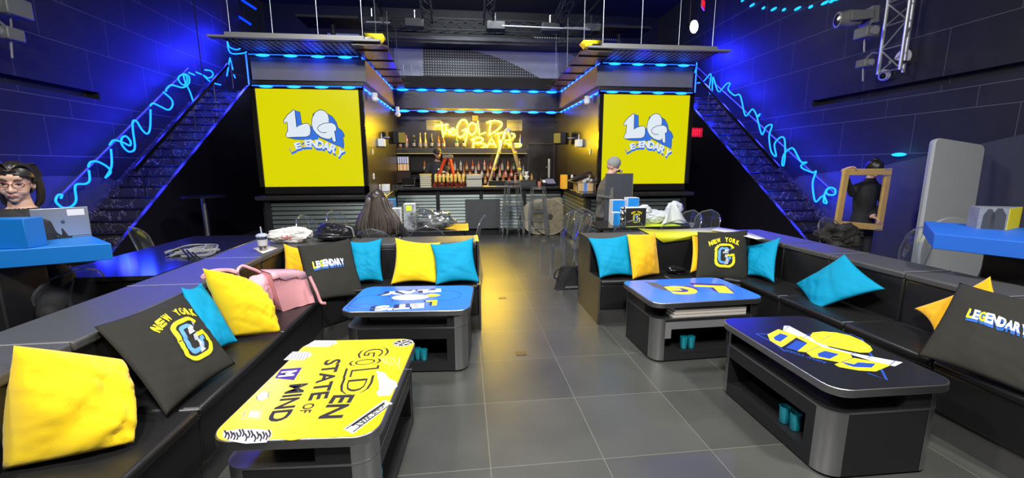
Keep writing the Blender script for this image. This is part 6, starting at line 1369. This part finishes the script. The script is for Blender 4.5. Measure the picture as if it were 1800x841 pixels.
# drawstring bag on aisle floor
t = thing('drawstring_bag', 'shiny black drawstring bag standing on the aisle floor', 'bag', (1.28, 5.05, 0)); SB = mat('satin_black', (.035, .035, .037), .26, bump=.25, bump_scale=14)
rg = []; N_ = 14
for j in range(N_+1):
    f = j/N_; z = .30*f; hw = .165*(1-.33*f); hd = .07*(1-.45*f)
    rg += [(1.27+.03*f+hw*cos(2*pi*i/24)*(1+.07*noise.noise(Vector((i*.8, f*5, 1)))), 5.06+hd*sin(2*pi*i/24)*(1+.35*noise.noise(Vector((i*.6, f*4, 7)))), z+.012*noise.noise(Vector((i, f*3, 2)))*(f > 0)) for i in range(24)]
MB().add(rg, [(j*24+i, j*24+(i+1) % 24, (j+1)*24+(i+1) % 24, (j+1)*24+i) for j in range(N_) for i in range(24)]+[tuple(range(24))[::-1], tuple(range(N_*24, N_*24+24))]).build('body', SB, t, angle=70)
MB().tube(smoothpath([(1.20, 5.0, .30), (1.12, 4.98, .26), (1.09, 4.97, .18), (1.13, 4.97, .16)], 5), .008, 6).build('cord', BLACK, t); MB().tube(smoothpath([(1.36, 5.0, .30), (1.41, 4.98, .2), (1.43, 4.98, .04)], 5), .007, 6).build('cord', BLACK, t)
m = MB(); [m.cbox((1.24+.018*k, 4.972, .045+.004*(k % 2)), (.009, .003, .02)) for k in range(9)]; m.build('worn_print', mat('print_worn', (.4, .4, .4), .6), t)
# cable bundle
t = thing('cable_bundle', 'loose coils of grey cable ties lying on the ledge behind left banquette', 'cables', (-2.6, 4.2, .80)); GC = mat('cable_grey', (.20, .21, .22), .5)
rr = random.Random(11)
for k in range(6):
    u0, u1 = 288+rr.uniform(0, 20), 360+rr.uniform(0, 25); v_ = 452-rr.uniform(0, 12); w_ = 430+rr.uniform(0, 14)
    q_ = [P(u0, v_, z=.808+.004*k), P((u0+u1)/2, w_+2, z=.812+.004*k), P(u1, w_, z=.81+.004*k), P(u1-10, v_-3, z=.808+.004*k), P(u0+20, v_+1, z=.806+.004*k)]
    MB().tube(smoothpath(q_, 6), .008, 5).build('cable', GC, t)
for k in range(3): MB().tube([P(318+k*10, 436+k*4, z=.85), P(335+k*8, 455, z=.815)], .007, 5).build('tie', BLACK, t)
# floor plates
for u, v, l in ((883, 524, 'near the aisle middle'), (916, 622, 'on the bluish tile')):
    c = P(u, v, z=0); tag(MB().cbox((c.x, c.y, .002), (.09, .07, .004)).build('floor_outlet', mat('outlet_brown', (.12, .09, .05), .4, .5), bevel=.001), 'small metal floor outlet plate %s' % l, 'floor plate')
# high tables in the dark under the left stair
t = thing('cocktail_table', 'black round high table in the dark beside the left staircase', 'table', (-4.35, 7.6, 0)); MB().lathe([(.02, 1.04), (.32, 1.045), (.32, 1.07), (.02, 1.075)], 28, T(-4.35, 7.6)).build('top', GBLACK, t); MB().cyl((-4.35, 7.6, .03), (-4.35, 7.6, 1.04), .045, 14).build('pole', STEEL, t); MB().lathe([(.24, 0), (.24, .02), (.05, .04)], 24, T(-4.35, 7.6)).build('base', GBLACK, t)
# gold frame, coat
FRM = mat('kraft_gold_frame', (.62, .40, .13), .45, noise_amt=.2)
yF = 5.15; a0, a1, a2, a3 = P(1487, 303, y=yF), P(1561, 302, y=yF), P(1545, 400, y=yF+.05), P(1472, 394, y=yF+.05)
t = thing('picture_frame', 'gold-brown empty frame held up by the person in black, right side', 'frame', (a0+a1+a2+a3)/4)
def bar_(p, q, w_, m_, nm):
    d = (q-p).normalized(); M = frame(p, d, None, (0, 1, 0) if 0 else Vector((0, 0, 1)) if abs(d.z) < .5 else Vector((1, 0, 0))); L_ = (q-p).length; MB().box((-w_/2, -.02 if abs(d.z) < .5 else -.02, -w_/2), (L_+w_/2, .02, w_/2), M).build(nm, m_, t, bevel=.006)
wf = .085; bar_(a0, a1, wf, FRM, 'top_bar'); bar_(a3, a2, wf, FRM, 'bottom_bar'); bar_(a0, a3, wf, FRM, 'side_bar'); bar_(a1, a2, wf, FRM, 'side_bar')
for (pp, dz) in ((a1, -.05), (a1, .03), (a2, .05), (a2, -.02)): MB().cbox(pp+Vector((-.03, -.022, dz)), (.10, .004, .012)).build('tape_band', PSTEEL, t)
t = thing('black_coat', 'black coat bundled over a clear chair before the gold frame', 'coat', (4.66, 4.75, .46)); crumple('cloth', (4.66, 4.7, .66), (.24, .17, .17), mat('coat_black', (.02, .018, .017), .75, bump=.4, bump_scale=12), t, 21, 5, .5, .462)

# ------------------------------------------------------------------ people
SKIN = mat('skin', (.62, .38, .28), .5); SKIN2 = mat('skin_tan', (.45, .26, .18), .5); HAIR = mat('hair_black', (.014, .011, .010), .38); CLB = mat('black_cloth', (.016, .016, .018), .8); LIPS = mat('lips', (.42, .14, .13), .4); EYEW = mat('eye_white', (.7, .68, .65), .3); BROW = mat('brow', (.05, .03, .025), .7)
def loft(mb, rings, n=20):
    """rings: (centre, rx, ry, yaw) ellipses"""
    vs = []; fs = []
    for (c, rx, ry, yw) in rings:
        for i in range(n):
            a = 2*pi*i/n; x, y = rx*cos(a), ry*sin(a); vs.append((c[0]+x*cos(yw)-y*sin(yw), c[1]+x*sin(yw)+y*cos(yw), c[2]))
    N = len(rings); fs = [(j*n+i, j*n+(i+1) % n, (j+1)*n+(i+1) % n, (j+1)*n+i) for j in range(N-1) for i in range(n)]+[tuple(range(n))[::-1], tuple(range((N-1)*n, N*n))]; mb.add(vs, fs)
def limb(mb, pts, rs):
    pts = [Vector(p) for p in pts]
    mb.tube(pts, rs, 12)
    for p, r in zip(pts, rs): mb.ball(p, r*.985, 12, 8)
def hand(mb, w_, d, pn, s_=1., curl=.5):
    """palm from wrist w_ along d, palm facing pn, fingers curling toward pn"""
    w_, d, pn = Vector(w_), Vector(d).normalized(), Vector(pn).normalized(); sd = d.cross(pn).normalized()
    for k in range(5): mb.ball(w_+d*.045*s_+sd*(-.028+.014*k)*s_, (.017*s_,)*3, 8, 6); mb.ball(w_+d*.075*s_+sd*(-.028+.014*k)*s_, (.014*s_,)*3, 8, 6); mb.ball(w_+d*.02*s_+sd*(-.018+.009*k)*s_, (.018*s_,)*3, 8, 6)
    for k, L_ in enumerate((.062, .074, .078, .070)):
        b = w_+d*.085*s_+sd*(.030-.02*k)*s_; c1 = b+(d*cos(curl*.6)+pn*sin(curl*.6))*L_*.45*s_; c2 = c1+(d*cos(curl*1.6)+pn*sin(curl*1.6))*L_*.33*s_; c3 = c2+(d*cos(curl*2.4)+pn*sin(curl*2.4))*L_*.25*s_
        mb.tube([b, c1, c2, c3], [.0095*s_, .009*s_, .0082*s_, .007*s_], 8); mb.ball(c3, .007*s_, 8, 6)
    b = w_+d*.03*s_+sd*.034*s_; c1 = b+(d*.7+sd*.7+pn*.3).normalized()*.035*s_; c2 = c1+(d*.9+sd*.25+pn*.5).normalized()*.03*s_; mb.tube([w_+d*.02*s_+sd*.015*s_, b, c1, c2], [.014*s_, .013*s_, .0105*s_, .009*s_], 8); mb.ball(c2, .009*s_, 8, 6)
def head(mb, M):
    """face looks along local -y"""
    for c, r in (((0, .012, .022), (.073, .092, .096)), ((0, -.022, -.02), (.063, .070, .082)), ((0, -.035, -.06), (.048, .052, .05)), ((0, -.066, -.094), (.022, .02, .018)), ((.034, -.052, -.04), (.026, .03, .03)), ((-.034, -.052, -.04), (.026, .03, .03)), ((0, -.07, .045), (.05, .02, .03)), ((0, -.086, -.066), (.022, .012, .013)), ((.073, .012, -.01), (.010, .02, .032)), ((-.073, .012, -.01), (.010, .02, .032)), ((.013, -.093, -.035), (.009, .010, .008)), ((-.013, -.093, -.035), (.009, .010, .008))): mb.ball(c, r, 16, 12, M=M)
    mb.tube([(0, -.082, .018), (0, -.096, -.012), (0, -.106, -.034)], [.008, .009, .0115], 8, M=M); mb.ball((0, -.103, -.036), .0115, 10, 8, M=M)
def fuse(mb, voxel, name, mats, fn, parent, smooth_it=2):
    me = bpy.data.meshes.new('tmp'); me.from_pydata(mb.v, [], mb.f); o = bpy.data.objects.new('tmp', me); COL.objects.link(o)
    r = o.modifiers.new('r', 'REMESH'); r.mode = 'VOXEL'; r.voxel_size = voxel; s = o.modifiers.new('s', 'SMOOTH'); s.factor = .5; s.iterations = smooth_it
    bpy.context.view_layer.update(); me2 = bpy.data.meshes.new_from_object(o.evaluated_get(bpy.context.evaluated_depsgraph_get())); bpy.data.objects.remove(o)
    me2.name = name; me2.materials.clear()
    for m_ in mats: me2.materials.append(m_)
    off = parent.location.copy(); ix = []
    for p in me2.polygons: ix.append(fn(p.center))
    me2.polygons.foreach_set('material_index', ix); me2.polygons.foreach_set('use_smooth', [True]*len(me2.polygons)); me2.transform(Matrix.Translation(-off))
    ob = bpy.data.objects.new(name, me2); COL.objects.link(ob); ob.parent = parent; return ob
def face_bits(t, M, eyes=True, lips=True, closed=False):
    m = MB()
    for sx in (-1, 1):
        m.tube([M @ Vector((sx*x, y, z)) for x, y, z in ((.014, -.090, .030), (.030, -.090, .037), (.046, -.078, .031))], [.003, .0042, .002], 6)
    m.build('eyebrows', BROW, t)
    if eyes:
        m = MB(); l = MB()
        for sx in (-1, 1):
            m.ball((sx*.031, -.076, .008), (.0135, .010, .006 if not closed else .004), 12, 8, M=M, k=0); m.ball((sx*.031, -.0835, .007), (.0055, .004, .0048), 10, 8, M=M, k=1)
            l.tube([M @ Vector(p) for p in ((sx*.017, -.0835, .008), (sx*.031, -.0885, .014), (sx*.046, -.078, .009))], .0024, 6)
        m.build('eyes', [EYEW, PK], t); l.build('eyelashes', PK, t)
    if lips:
        m = MB(); m.tube([M @ Vector(p) for p in ((-.022, -.088, -.066), (-.008, -.0985, -.0625), (0, -.0985, -.064), (.008, -.0985, -.0625), (.022, -.088, -.066))], [.002, .0042, .0038, .0042, .002], 8); m.tube([M @ Vector(p) for p in ((-.02, -.088, -.068), (0, -.097, -.0725), (.02, -.088, -.068))], [.002, .0052, .002], 8); m.build('lips', LIPS, t)
def person(name, label, loc, hd, neck, chest, waist, hip, yaw, arms, legs, mats, skinfn, voxel=.009, sw=.2, heavy=1., rise=None):
    t = thing(name, label, 'person', loc); mb = MB(); Mh = hd; hc = Mh.translation
    head(mb, Mh); neck = Vector(neck); mb.tube([hc+Vector((0, 0, -.03)), hc.lerp(neck, .6), neck], [.047, .05, .062], 12)
    chest, waist, hip = Vector(chest), Vector(waist), Vector(hip); h_ = heavy
    loft(mb, [(hip-Vector((0, 0, .10)), .13*h_, .11*h_, yaw), (hip, .165*h_, .125*h_, yaw), (hip.lerp(waist, .5), .155*h_, .115*h_, yaw), (waist, .14*h_, .105*h_, yaw), (waist.lerp(chest, .5), .155*h_, .115*h_, yaw), (chest, .172*h_, .12*h_, yaw), (chest.lerp(neck, .45), .165*h_, .105*h_, yaw), (chest.lerp(neck, .8), .12*h_, .08, yaw), (neck, .065, .06, yaw)])
    for a in arms:
        limb(mb, [a[0], a[1], a[2]], [.058*h_, .045*h_, .030]); mb.tube([chest.lerp(neck, .72), Vector(a[0])], [.06, .056*h_], 12)
        if len(a) > 3: hand(mb, a[2], a[3], a[4], 1.0, a[5] if len(a) > 5 else .5)
    for l in legs:
        limb(mb, [l[0], l[1], l[2]], [.088*h_, .062*h_, .042*h_]); f = Vector(l[3]).normalized(); b = Vector(l[2]); mb.tube([b-f*.05+Vector((0, 0, -.02)), b+f*.06+Vector((0, 0, -.035)), b+f*.16+Vector((0, 0, -.045))], [.04, .04, .028], 10)
    fuse(mb, voxel, 'body', mats, skinfn, t); return t
def hmat(c, yaw, pitch=0, roll=0, s_=1.): return Matrix.Translation(c) @ Matrix.Rotation(yaw, 4, 'Z') @ Matrix.Rotation(pitch, 4, 'X') @ Matrix.Rotation(roll, 4, 'Y') @ Matrix.Scale(s_, 4)
def near(p, pts, r): return any((Vector(p)-Vector(q)).length < r for q in pts)

# 1 woman with glasses at the laptop
hc = P(28, 322, y=3.02); Mh = hmat(hc, R(28), R(8), R(4), 1.0); nk_ = hc+Vector((-.015, .02, -.155))
chs = hc+Vector((-.03, .03, -.33)); ws = chs+Vector((0, .01, -.22)); hp = Vector((ws.x, ws.y+.02, .80)); la, lb = P(62, 424, z=TZ), P(162, 415, z=TZ)
hr = P(52, 408, z=TZ+.045); hr = Vector((hr.x-.0, hr.y+.02, TZ+.04)); fr_ = Vector((sin(R(28)), -cos(R(28)), 0)); side = Vector((cos(R(28)), sin(R(28)), 0))
shR = chs+side*.165+Vector((0, 0, .09)); shL = chs-side*.165+Vector((0, 0, .09))
elR = shR+side*.06+Vector((0, -.02, -.24)); wrR = hr-Vector((.06, -.03, 0))*1.0; elL = shL-side*.05+Vector((0, -.03, -.24)); wrL = elL+fr_*.2+Vector((.05, 0, .03))
t = person('person', 'woman with glasses and dark hair in black top typing at a laptop, left', (hc.x, hc.y, 0), Mh, nk_, chs, ws, hp, R(28),
  [(shR, elR, wrR, (hr-wrR), (0, 0, -1), .35), (shL, elL, wrL, fr_, (0, 0, -1), .35)],
  [(hp+side*.09, hp+side*.09+fr_*.30+Vector((0, 0, -.16)), hp+side*.07+fr_*.14+Vector((0, 0, -.52)), fr_), (hp-side*.09, hp-side*.12+fr_*.30+Vector((0, 0, -.16)), hp-side*.12+fr_*.14+Vector((0, 0, -.52)), fr_)],
  [SKIN, CLB], lambda p: 0 if (p.z > nk_.z-.005 or near(p, [wrR+(hr-wrR).normalized()*.08], .11) or near(p, [wrL+fr_*.08], .1)) else 1, voxel=.0055)
face_bits(t, Mh, closed=True)
m = MB()
for sx in (-1, 1):
    m.tube([Mh @ Vector((sx*.032+.025*cos(q_), -.098+.008*abs(cos(q_))*(1 if cos(q_)*sx > 0 else 0), .004+.018*sin(q_))) for q_ in [2*pi*i/20 for i in range(20)]], .0022, 6, closed=True); m.tube([Mh @ Vector(v) for v in ((sx*.057, -.09, .008), (sx*.074, -.02, .006), (sx*.076, .02, -.002))], .002, 6)
m.tube([Mh @ Vector(v) for v in ((-.008, -.1, .006), (0, -.104, .009), (.008, -.1, .006))], .002, 6); m.build('glasses', mat('glasses_frame', (.14, .02, .03), .3), t)
def hair_cap(t, M, sc_=1.0, front=.02, low=-.06, m_=HAIR, seed=1, thick=1.07, name='hair'):
    """shell over cranium, open at the face"""
    n, k = 40, 24; vs = []; ok = {}; fs = []
    for j in range(k+1):
        th = pi*(j/k)*.78
        for i in range(n):
            ph = 2*pi*i/n; d = Vector((sin(th)*cos(ph), sin(th)*sin(ph), cos(th))); r = Vector((.079, .098, .102))*thick; s_ = 1+.035*noise.noise(Vector((cos(ph)*9, sin(ph)*9, seed)))
            vs.append(M @ Vector((d.x*r.x*s_, .014+d.y*r.y*s_, .022+d.z*r.z*s_))); fy, fz = d.y*r.y+.014, d.z*r.z+.022
            ok[(j, i)] = not (fy < -.03 and fz < .062-abs(d.x)*.035) and not (fz < -.005 and fy < -.0) 
    for j in range(k):
        for i in range(n):
            i2 = (i+1) % n
            if all((ok[(j, i)], ok[(j, i2)], ok[(j+1, i)], ok[(j+1, i2)])): fs.append((j*n+i, (j+1)*n+i, (j+1)*n+i2, j*n+i2))
    MB().add(vs, fs).build(name, m_, t, angle=180, solid=.012)
hair_cap(t, Mh)
m = MB()
for k in range(26):
    a = R(200+k*5.2); x = .085*cos(a-R(90)); 
rr = random.Random(2)
for sx in (-1, 1):
    for k in range(12):
        y0 = .03+.007*k; m.tube(smoothpath([Mh @ Vector((sx*.066, y0, .06)), Mh @ Vector((sx*.080, y0+.01, -.01)), Mh @ Vector((sx*(.078+.008*rr.random()), y0+.015, -.08)), Mh @ Vector((sx*(.066+.01*rr.random()), y0+.02, -.14)), Mh @ Vector((sx*.05, y0+.02, -.17))], 4), [.011]*16+[.006], 6)
m.build('long_hair', HAIR, t)
m = MB()
for k in range(14): m.tube(smoothpath([Mh @ Vector((.0+.002*k, -.085, .085)), Mh @ Vector((-.03-.003*k, -.06+.006*k, .125)), Mh @ Vector((-.07, -.02+.009*k, .10)), Mh @ Vector((-.088, .0+.01*k, .03))], 4), .0055, 5); m.tube(smoothpath([Mh @ Vector((.0-.002*k, -.085, .085)), Mh @ Vector((.03+.003*k, -.06+.006*k, .122)), Mh @ Vector((.07, -.02+.009*k, .10)), Mh @ Vector((.088, .0+.01*k, .03))], 4), .0055, 5)
m.build('hair_strands', HAIR, t)
MB().prism(rrect(.34, .34, .04, 3, hp.x, hp.y), .66, .70).build('seat_pad', CLB, t) if 0 else None
stool('clear bar stool under the woman at the laptop', (hp.x, hp.y+.02, -.04), R(28))
# 2 long-haired woman seen from behind
hc = P(662, 350, y=4.92); hc.z = 1.155; Mh = hmat(hc, R(175), R(10)); nk_ = hc+Vector((0, -.01, -.15)); chs = Vector((hc.x, hc.y-.0, .84)); ws = Vector((hc.x, hc.y-.02, .66)); hp = Vector((hc.x, hc.y-.02, .56))
t = person('person', 'long dark-haired woman in black seated with her back turned at the left black table', (hc.x, hc.y, 0), Mh, nk_, chs, ws, hp, 0,
  [(chs+Vector((.18, 0, .07)), chs+Vector((.31, .08, -.13)), chs+Vector((.24, .34, -.06)), (-.3, 1, 0), (0, 0, -1), .4), (chs+Vector((-.18, 0, .07)), chs+Vector((-.28, .10, -.12)), chs+Vector((-.12, .32, -.06)), (.3, 1, 0), (0, 0, -1), .4)],
  [(hp+Vector((.09, 0, -.01)), hp+Vector((.11, .42, .0)), hp+Vector((.11, .40, -.46)), (0, 1, 0)), (hp+Vector((-.09, 0, -.01)), hp+Vector((-.11, .42, .0)), hp+Vector((-.11, .40, -.46)), (0, 1, 0))],
  [SKIN, CLB], lambda p: 0 if p.z > nk_.z else (0 if near(p, [chs+Vector((.17, .40, -.06)), chs+Vector((-.09, .40, -.06))], .1) else 1), voxel=.009, heavy=1.15)
HR2 = mat('hair_dark_brown', (.035, .026, .022), .34); m = MB(); rr = random.Random(4)
top = Mh @ Vector((0, .0, .125))
MB().ball((0, .015, .035), (.086, .106, .102), 20, 14, M=Mh).build('hair_crown', HR2, t)
# sheet of hair behind head plus strands
vs = []; NB = 26; NK = 12
for j in range(NK+1):
    f = j/NK; z = hc.z+.128-.50*f; hw = [.03, .082, .105, .118, .132, .152, .178, .205, .228, .243, .245, .235, .20][j]; dp = [.05, .11, .115, .125, .13, .135, .14, .145, .15, .15, .15, .15, .145][j]
    for i in range(NB+1):
        a = pi*i/NB; s_ = 1+.05*noise.noise(Vector((i*.9, f*2, 3))); vs.append((hc.x-hw*cos(a)*s_, hc.y+.02-dp*sin(a)*s_, z-(.03*abs(noise.noise(Vector((i*1.7, 0, 5)))) if j == NK else 0)))
MB().add(vs, [(j*(NB+1)+i, j*(NB+1)+i+1, (j+1)*(NB+1)+i+1, (j+1)*(NB+1)+i) for j in range(NK) for i in range(NB)]).build('hair', HR2, t, angle=180, solid=.02)
for k in range(110):
    i = rr.uniform(.05, .95)*NB; a = pi*i/NB; pts = []; w0 = rr.uniform(-.3, .3); st = rr.choice([0, 0, 1, 3])
    for j in range(st, NK+1, 2):
        f = j/NK; hw = [.03, .082, .105, .118, .132, .152, .178, .205, .228, .243, .245, .235, .20][j]; dp = [.05, .11, .115, .125, .13, .135, .14, .145, .15, .15, .15, .15, .145][j]; aa = a+.12*sin(f*3+w0*5)*f
        pts.append((hc.x-hw*1.04*cos(aa), hc.y+.02-(dp+.012)*sin(aa), hc.z+.13-.50*f))
    pts.append((pts[-1][0]+rr.uniform(-.02, .02), pts[-1][1], pts[-1][2]-rr.uniform(0, .06))); m.tube(smoothpath(pts, 2), rr.uniform(.0022, .0045), 4)
m.build('hair_strands', mat('hair_sheen', (.10, .085, .075), .3), t)
# 3 bartender
hc = P(769, 271, y=10.15); Mh = hmat(hc, R(20), R(6)); nk_ = hc+Vector((-.01, .02, -.16)); chs = hc+Vector((-.03, .02, -.38)); ws = chs+Vector((0, .01, -.25)); hp = ws+Vector((0, 0, -.2))
aL = (chs+Vector((.19, 0, .10)), chs+Vector((.26, -.06, -.16)), chs+Vector((.10, -.20, -.14)), (-1, -.15, 0), (0, 0, -1), .7); aR = (chs+Vector((-.19, 0, .10)), chs+Vector((-.27, -.06, -.15)), chs+Vector((-.24, -.16, -.36)), (0, -.3, -1), (1, 0, 0), .6)
t = person('person', 'bartender in black cap and black t-shirt standing behind the bar', (hc.x, hc.y, 0), Mh, nk_, chs, ws, hp, R(5), [aL, aR],
  [(hp+Vector((.09, 0, -.02)), hp+Vector((.10, -.01, -.46)), (hp.x+.11, hp.y, .08), (0, -1, 0)), (hp+Vector((-.09, 0, -.02)), hp+Vector((-.10, -.01, -.46)), (hp.x-.11, hp.y, .08), (0, -1, 0))],
  [SKIN2, CLB], lambda p: 0 if (p.z > nk_.z-.01 or ((Vector(p)-Vector(aL[1])).length+(Vector(p)-Vector(aL[2])).length < (Vector(aL[1])-Vector(aL[2])).length+.12) or near(p, [Vector(aL[2])+Vector((-.08, 0, 0))], .11) or ((Vector(p)-Vector(aR[1])).length+(Vector(p)-Vector(aR[2])).length < (Vector(aR[1])-Vector(aR[2])).length+.11) or near(p, [Vector(aR[2])+Vector((0, 0, -.08))], .11)) else 1, voxel=.010, heavy=1.1)
face_bits(t, Mh); MB().tube([Mh @ Vector(v) for v in ((-.06, -.03, -.06), (-.03, -.078, -.095), (0, -.088, -.11), (.03, -.078, -.095), (.06, -.03, -.06))], [.012, .014, .016, .014, .012], 8).build('beard', BROW, t)
def cap(t, M, m_, brim=True):
    m = MB(); vs = []; m.lathe([(.088, .03), (.09, .06), (.08, .10), (.05, .128), (.005, .137)], 22, M @ Matrix.Diagonal((1, 1.16, 1, 1)) @ Matrix.Translation((0, .008, 0)))
    if brim: m.add([(.075*cos(R(a_)), -.06+.0+(-.085)*sin(R(a_))-.02, .034-.012*sin(R(a_))) for a_ in range(0, 181, 15)]+[(.075*cos(R(a_)), -.06, .046) for a_ in (180, 0)], [tuple(range(15))], M)
    return m.build('cap', m_, t, solid=.008, angle=80)
cap(t, Mh, mat('cap_black', (.02, .018, .016), .7)); MB().cbox(chs+Vector((.07, -.145, .03)), (.07, .01, .035)).build('name_tag', PAPER, t)
c = Vector(aR[2])+Vector((0, -.05, .06)); tag(MB().lathe([(.035, 0), (.04, .02), (.04, .14), (.016, .18), (.016, .22)], 12, T(c.x-.02, c.y-.03, c.z-.02)).build('red_bottle', mat('bottle_bright_red', (.65, .04, .02), .25)), 'bright red bottle at the bartender right hand', 'bottle')
# 4 person with grey beanie holding a panel
pY = 6.45; TLp, TRp = P(1066, 302, y=pY), P(1114, 305, y=pY); hc = P(1077, 293, y=pY+.22); Mh = hmat(hc, R(72), R(14)); nk_ = hc+Vector((-.05, 0, -.145)); chs = hc+Vector((-.10, .01, -.36)); ws = chs+Vector((-.02, 0, -.26)); hp = ws+Vector((0, 0, -.18))
GRJ = mat('grey_jacket', (.10, .10, .095), .8, noise_amt=.2); ht = TLp.z
am1 = (chs+Vector((.02, -.17, .10)), chs+Vector((.02, -.24, -.14)), Vector((TLp.x+.03, pY-.04, ht-.16)), (.5, .15, .9), (.1, 1, 0), .9); am2 = (chs+Vector((.03, .15, .10)), chs+Vector((.10, .17, -.10)), Vector((TLp.x+.18, pY+.11, ht-.0)), (.75, -.55, .35), (0, -.4, -1), 1.0)
t = person('person', 'person in grey beanie and grey jacket carrying a tall dark panel before the right screen', (hc.x, hc.y, 0), Mh, nk_, chs, ws, hp, R(80), [(am1[0], am1[1], Vector((TLp.x-.12, pY-.0, ht-.38)), (.3, .1, -1), (.1, 1, 0), .7), am2],
  [(hp+Vector((0, -.09, -.02)), hp+Vector((.03, -.10, -.42)), (hp.x, hp.y-.10, .08), (1, 0, 0)), (hp+Vector((0, .09, -.02)), hp+Vector((-.03, .10, -.42)), (hp.x-.02, hp.y+.10, .08), (1, 0, 0))],
  [SKIN, GRJ, CLB], lambda p: 0 if (p.z > nk_.z+.02 or near(p, [Vector(am2[2])+Vector((.06, -.05, .03))], .105)) else (2 if p.z < .72 else 1), voxel=.009, heavy=1.12)
face_bits(t, Mh); m = MB(); m.lathe([(.088, .012), (.092, .04), (.090, .09), (.066, .14), (.02, .165)], 24, Mh @ Matrix.Diagonal((1, 1.18, 1, 1)) @ Matrix.Translation((0, .012, 0)) @ Matrix.Rotation(R(14), 4, 'X')); m.build('beanie', mat('beanie_grey', (.27, .28, .28), .85, noise_amt=.25, noise_scale=60), t)
pn = thing('display_board', 'tall dark grey panel carried upright by the grey-beanie person', 'panel', (TLp.x+.2, pY, .02)); wp = TRp.x-TLp.x
M = frame((TLp.x-.01, pY, .02), (1, .02, 0), None, (.012, .0, 1)); MB().box((0, -.02, 0), (wp, .02, TRp.z-.02), M).build('panel_board', mat('panel_slate', (.055, .06, .078), .55), pn, bevel=.004); MB().box((wp-.004, -.0205, .0), (wp+.001, .0205, TRp.z-.02), M).build('edge_band', mat('edge_olive', (.35, .33, .08), .5), pn)
# 5 person in black with the frame
hc = P(1536, 298, y=yF+.25); Mh = hmat(hc, R(-8), R(38)); nk_ = hc+Vector((0, .03, -.14)); chs = hc+Vector((-.02, .05, -.36)); ws = chs+Vector((0, .0, -.25)); hp = ws+Vector((0, 0, -.17))
t = person('person', 'person in black with dark hair bending over the gold-brown frame they hold', (hc.x, hc.y, 0), Mh, nk_, chs, ws, hp, 0, [(chs+Vector((-.18, 0, .10)), chs+Vector((-.30, -.08, .02)), Vector(a0)+Vector((.05, .09, .02)), (.4, -.5, .25), (0, -1, -.5), .9), (chs+Vector((.18, 0, .10)), chs+Vector((.24, -.06, -.13)), a2+Vector((-.04, .09, .14)), (.2, -1, -.2), (0, 0, -1), .9)],
  [(hp+Vector((.09, 0, -.02)), hp+Vector((.10, -.02, -.40)), Vector((hp.x+.11, hp.y, .08)), (0, -1, 0)), (hp+Vector((-.09, 0, -.02)), hp+Vector((-.10, -.02, -.40)), (hp.x-.11, hp.y, .08), (0, -1, 0))],
  [SKIN, CLB], lambda p: 0 if (p.z > nk_.z+.02 or near(p, [a0+Vector((.08, .03, .05)), a2+Vector((-.03, .02, .12))], .09)) else 1, voxel=.009)
face_bits(t, Mh); hair_cap(t, Mh, seed=4, thick=1.12); m = MB(); m.ball((0, .07, .11), (.04, .04, .035), M=Mh); m.build('hair_bun', HAIR, t)
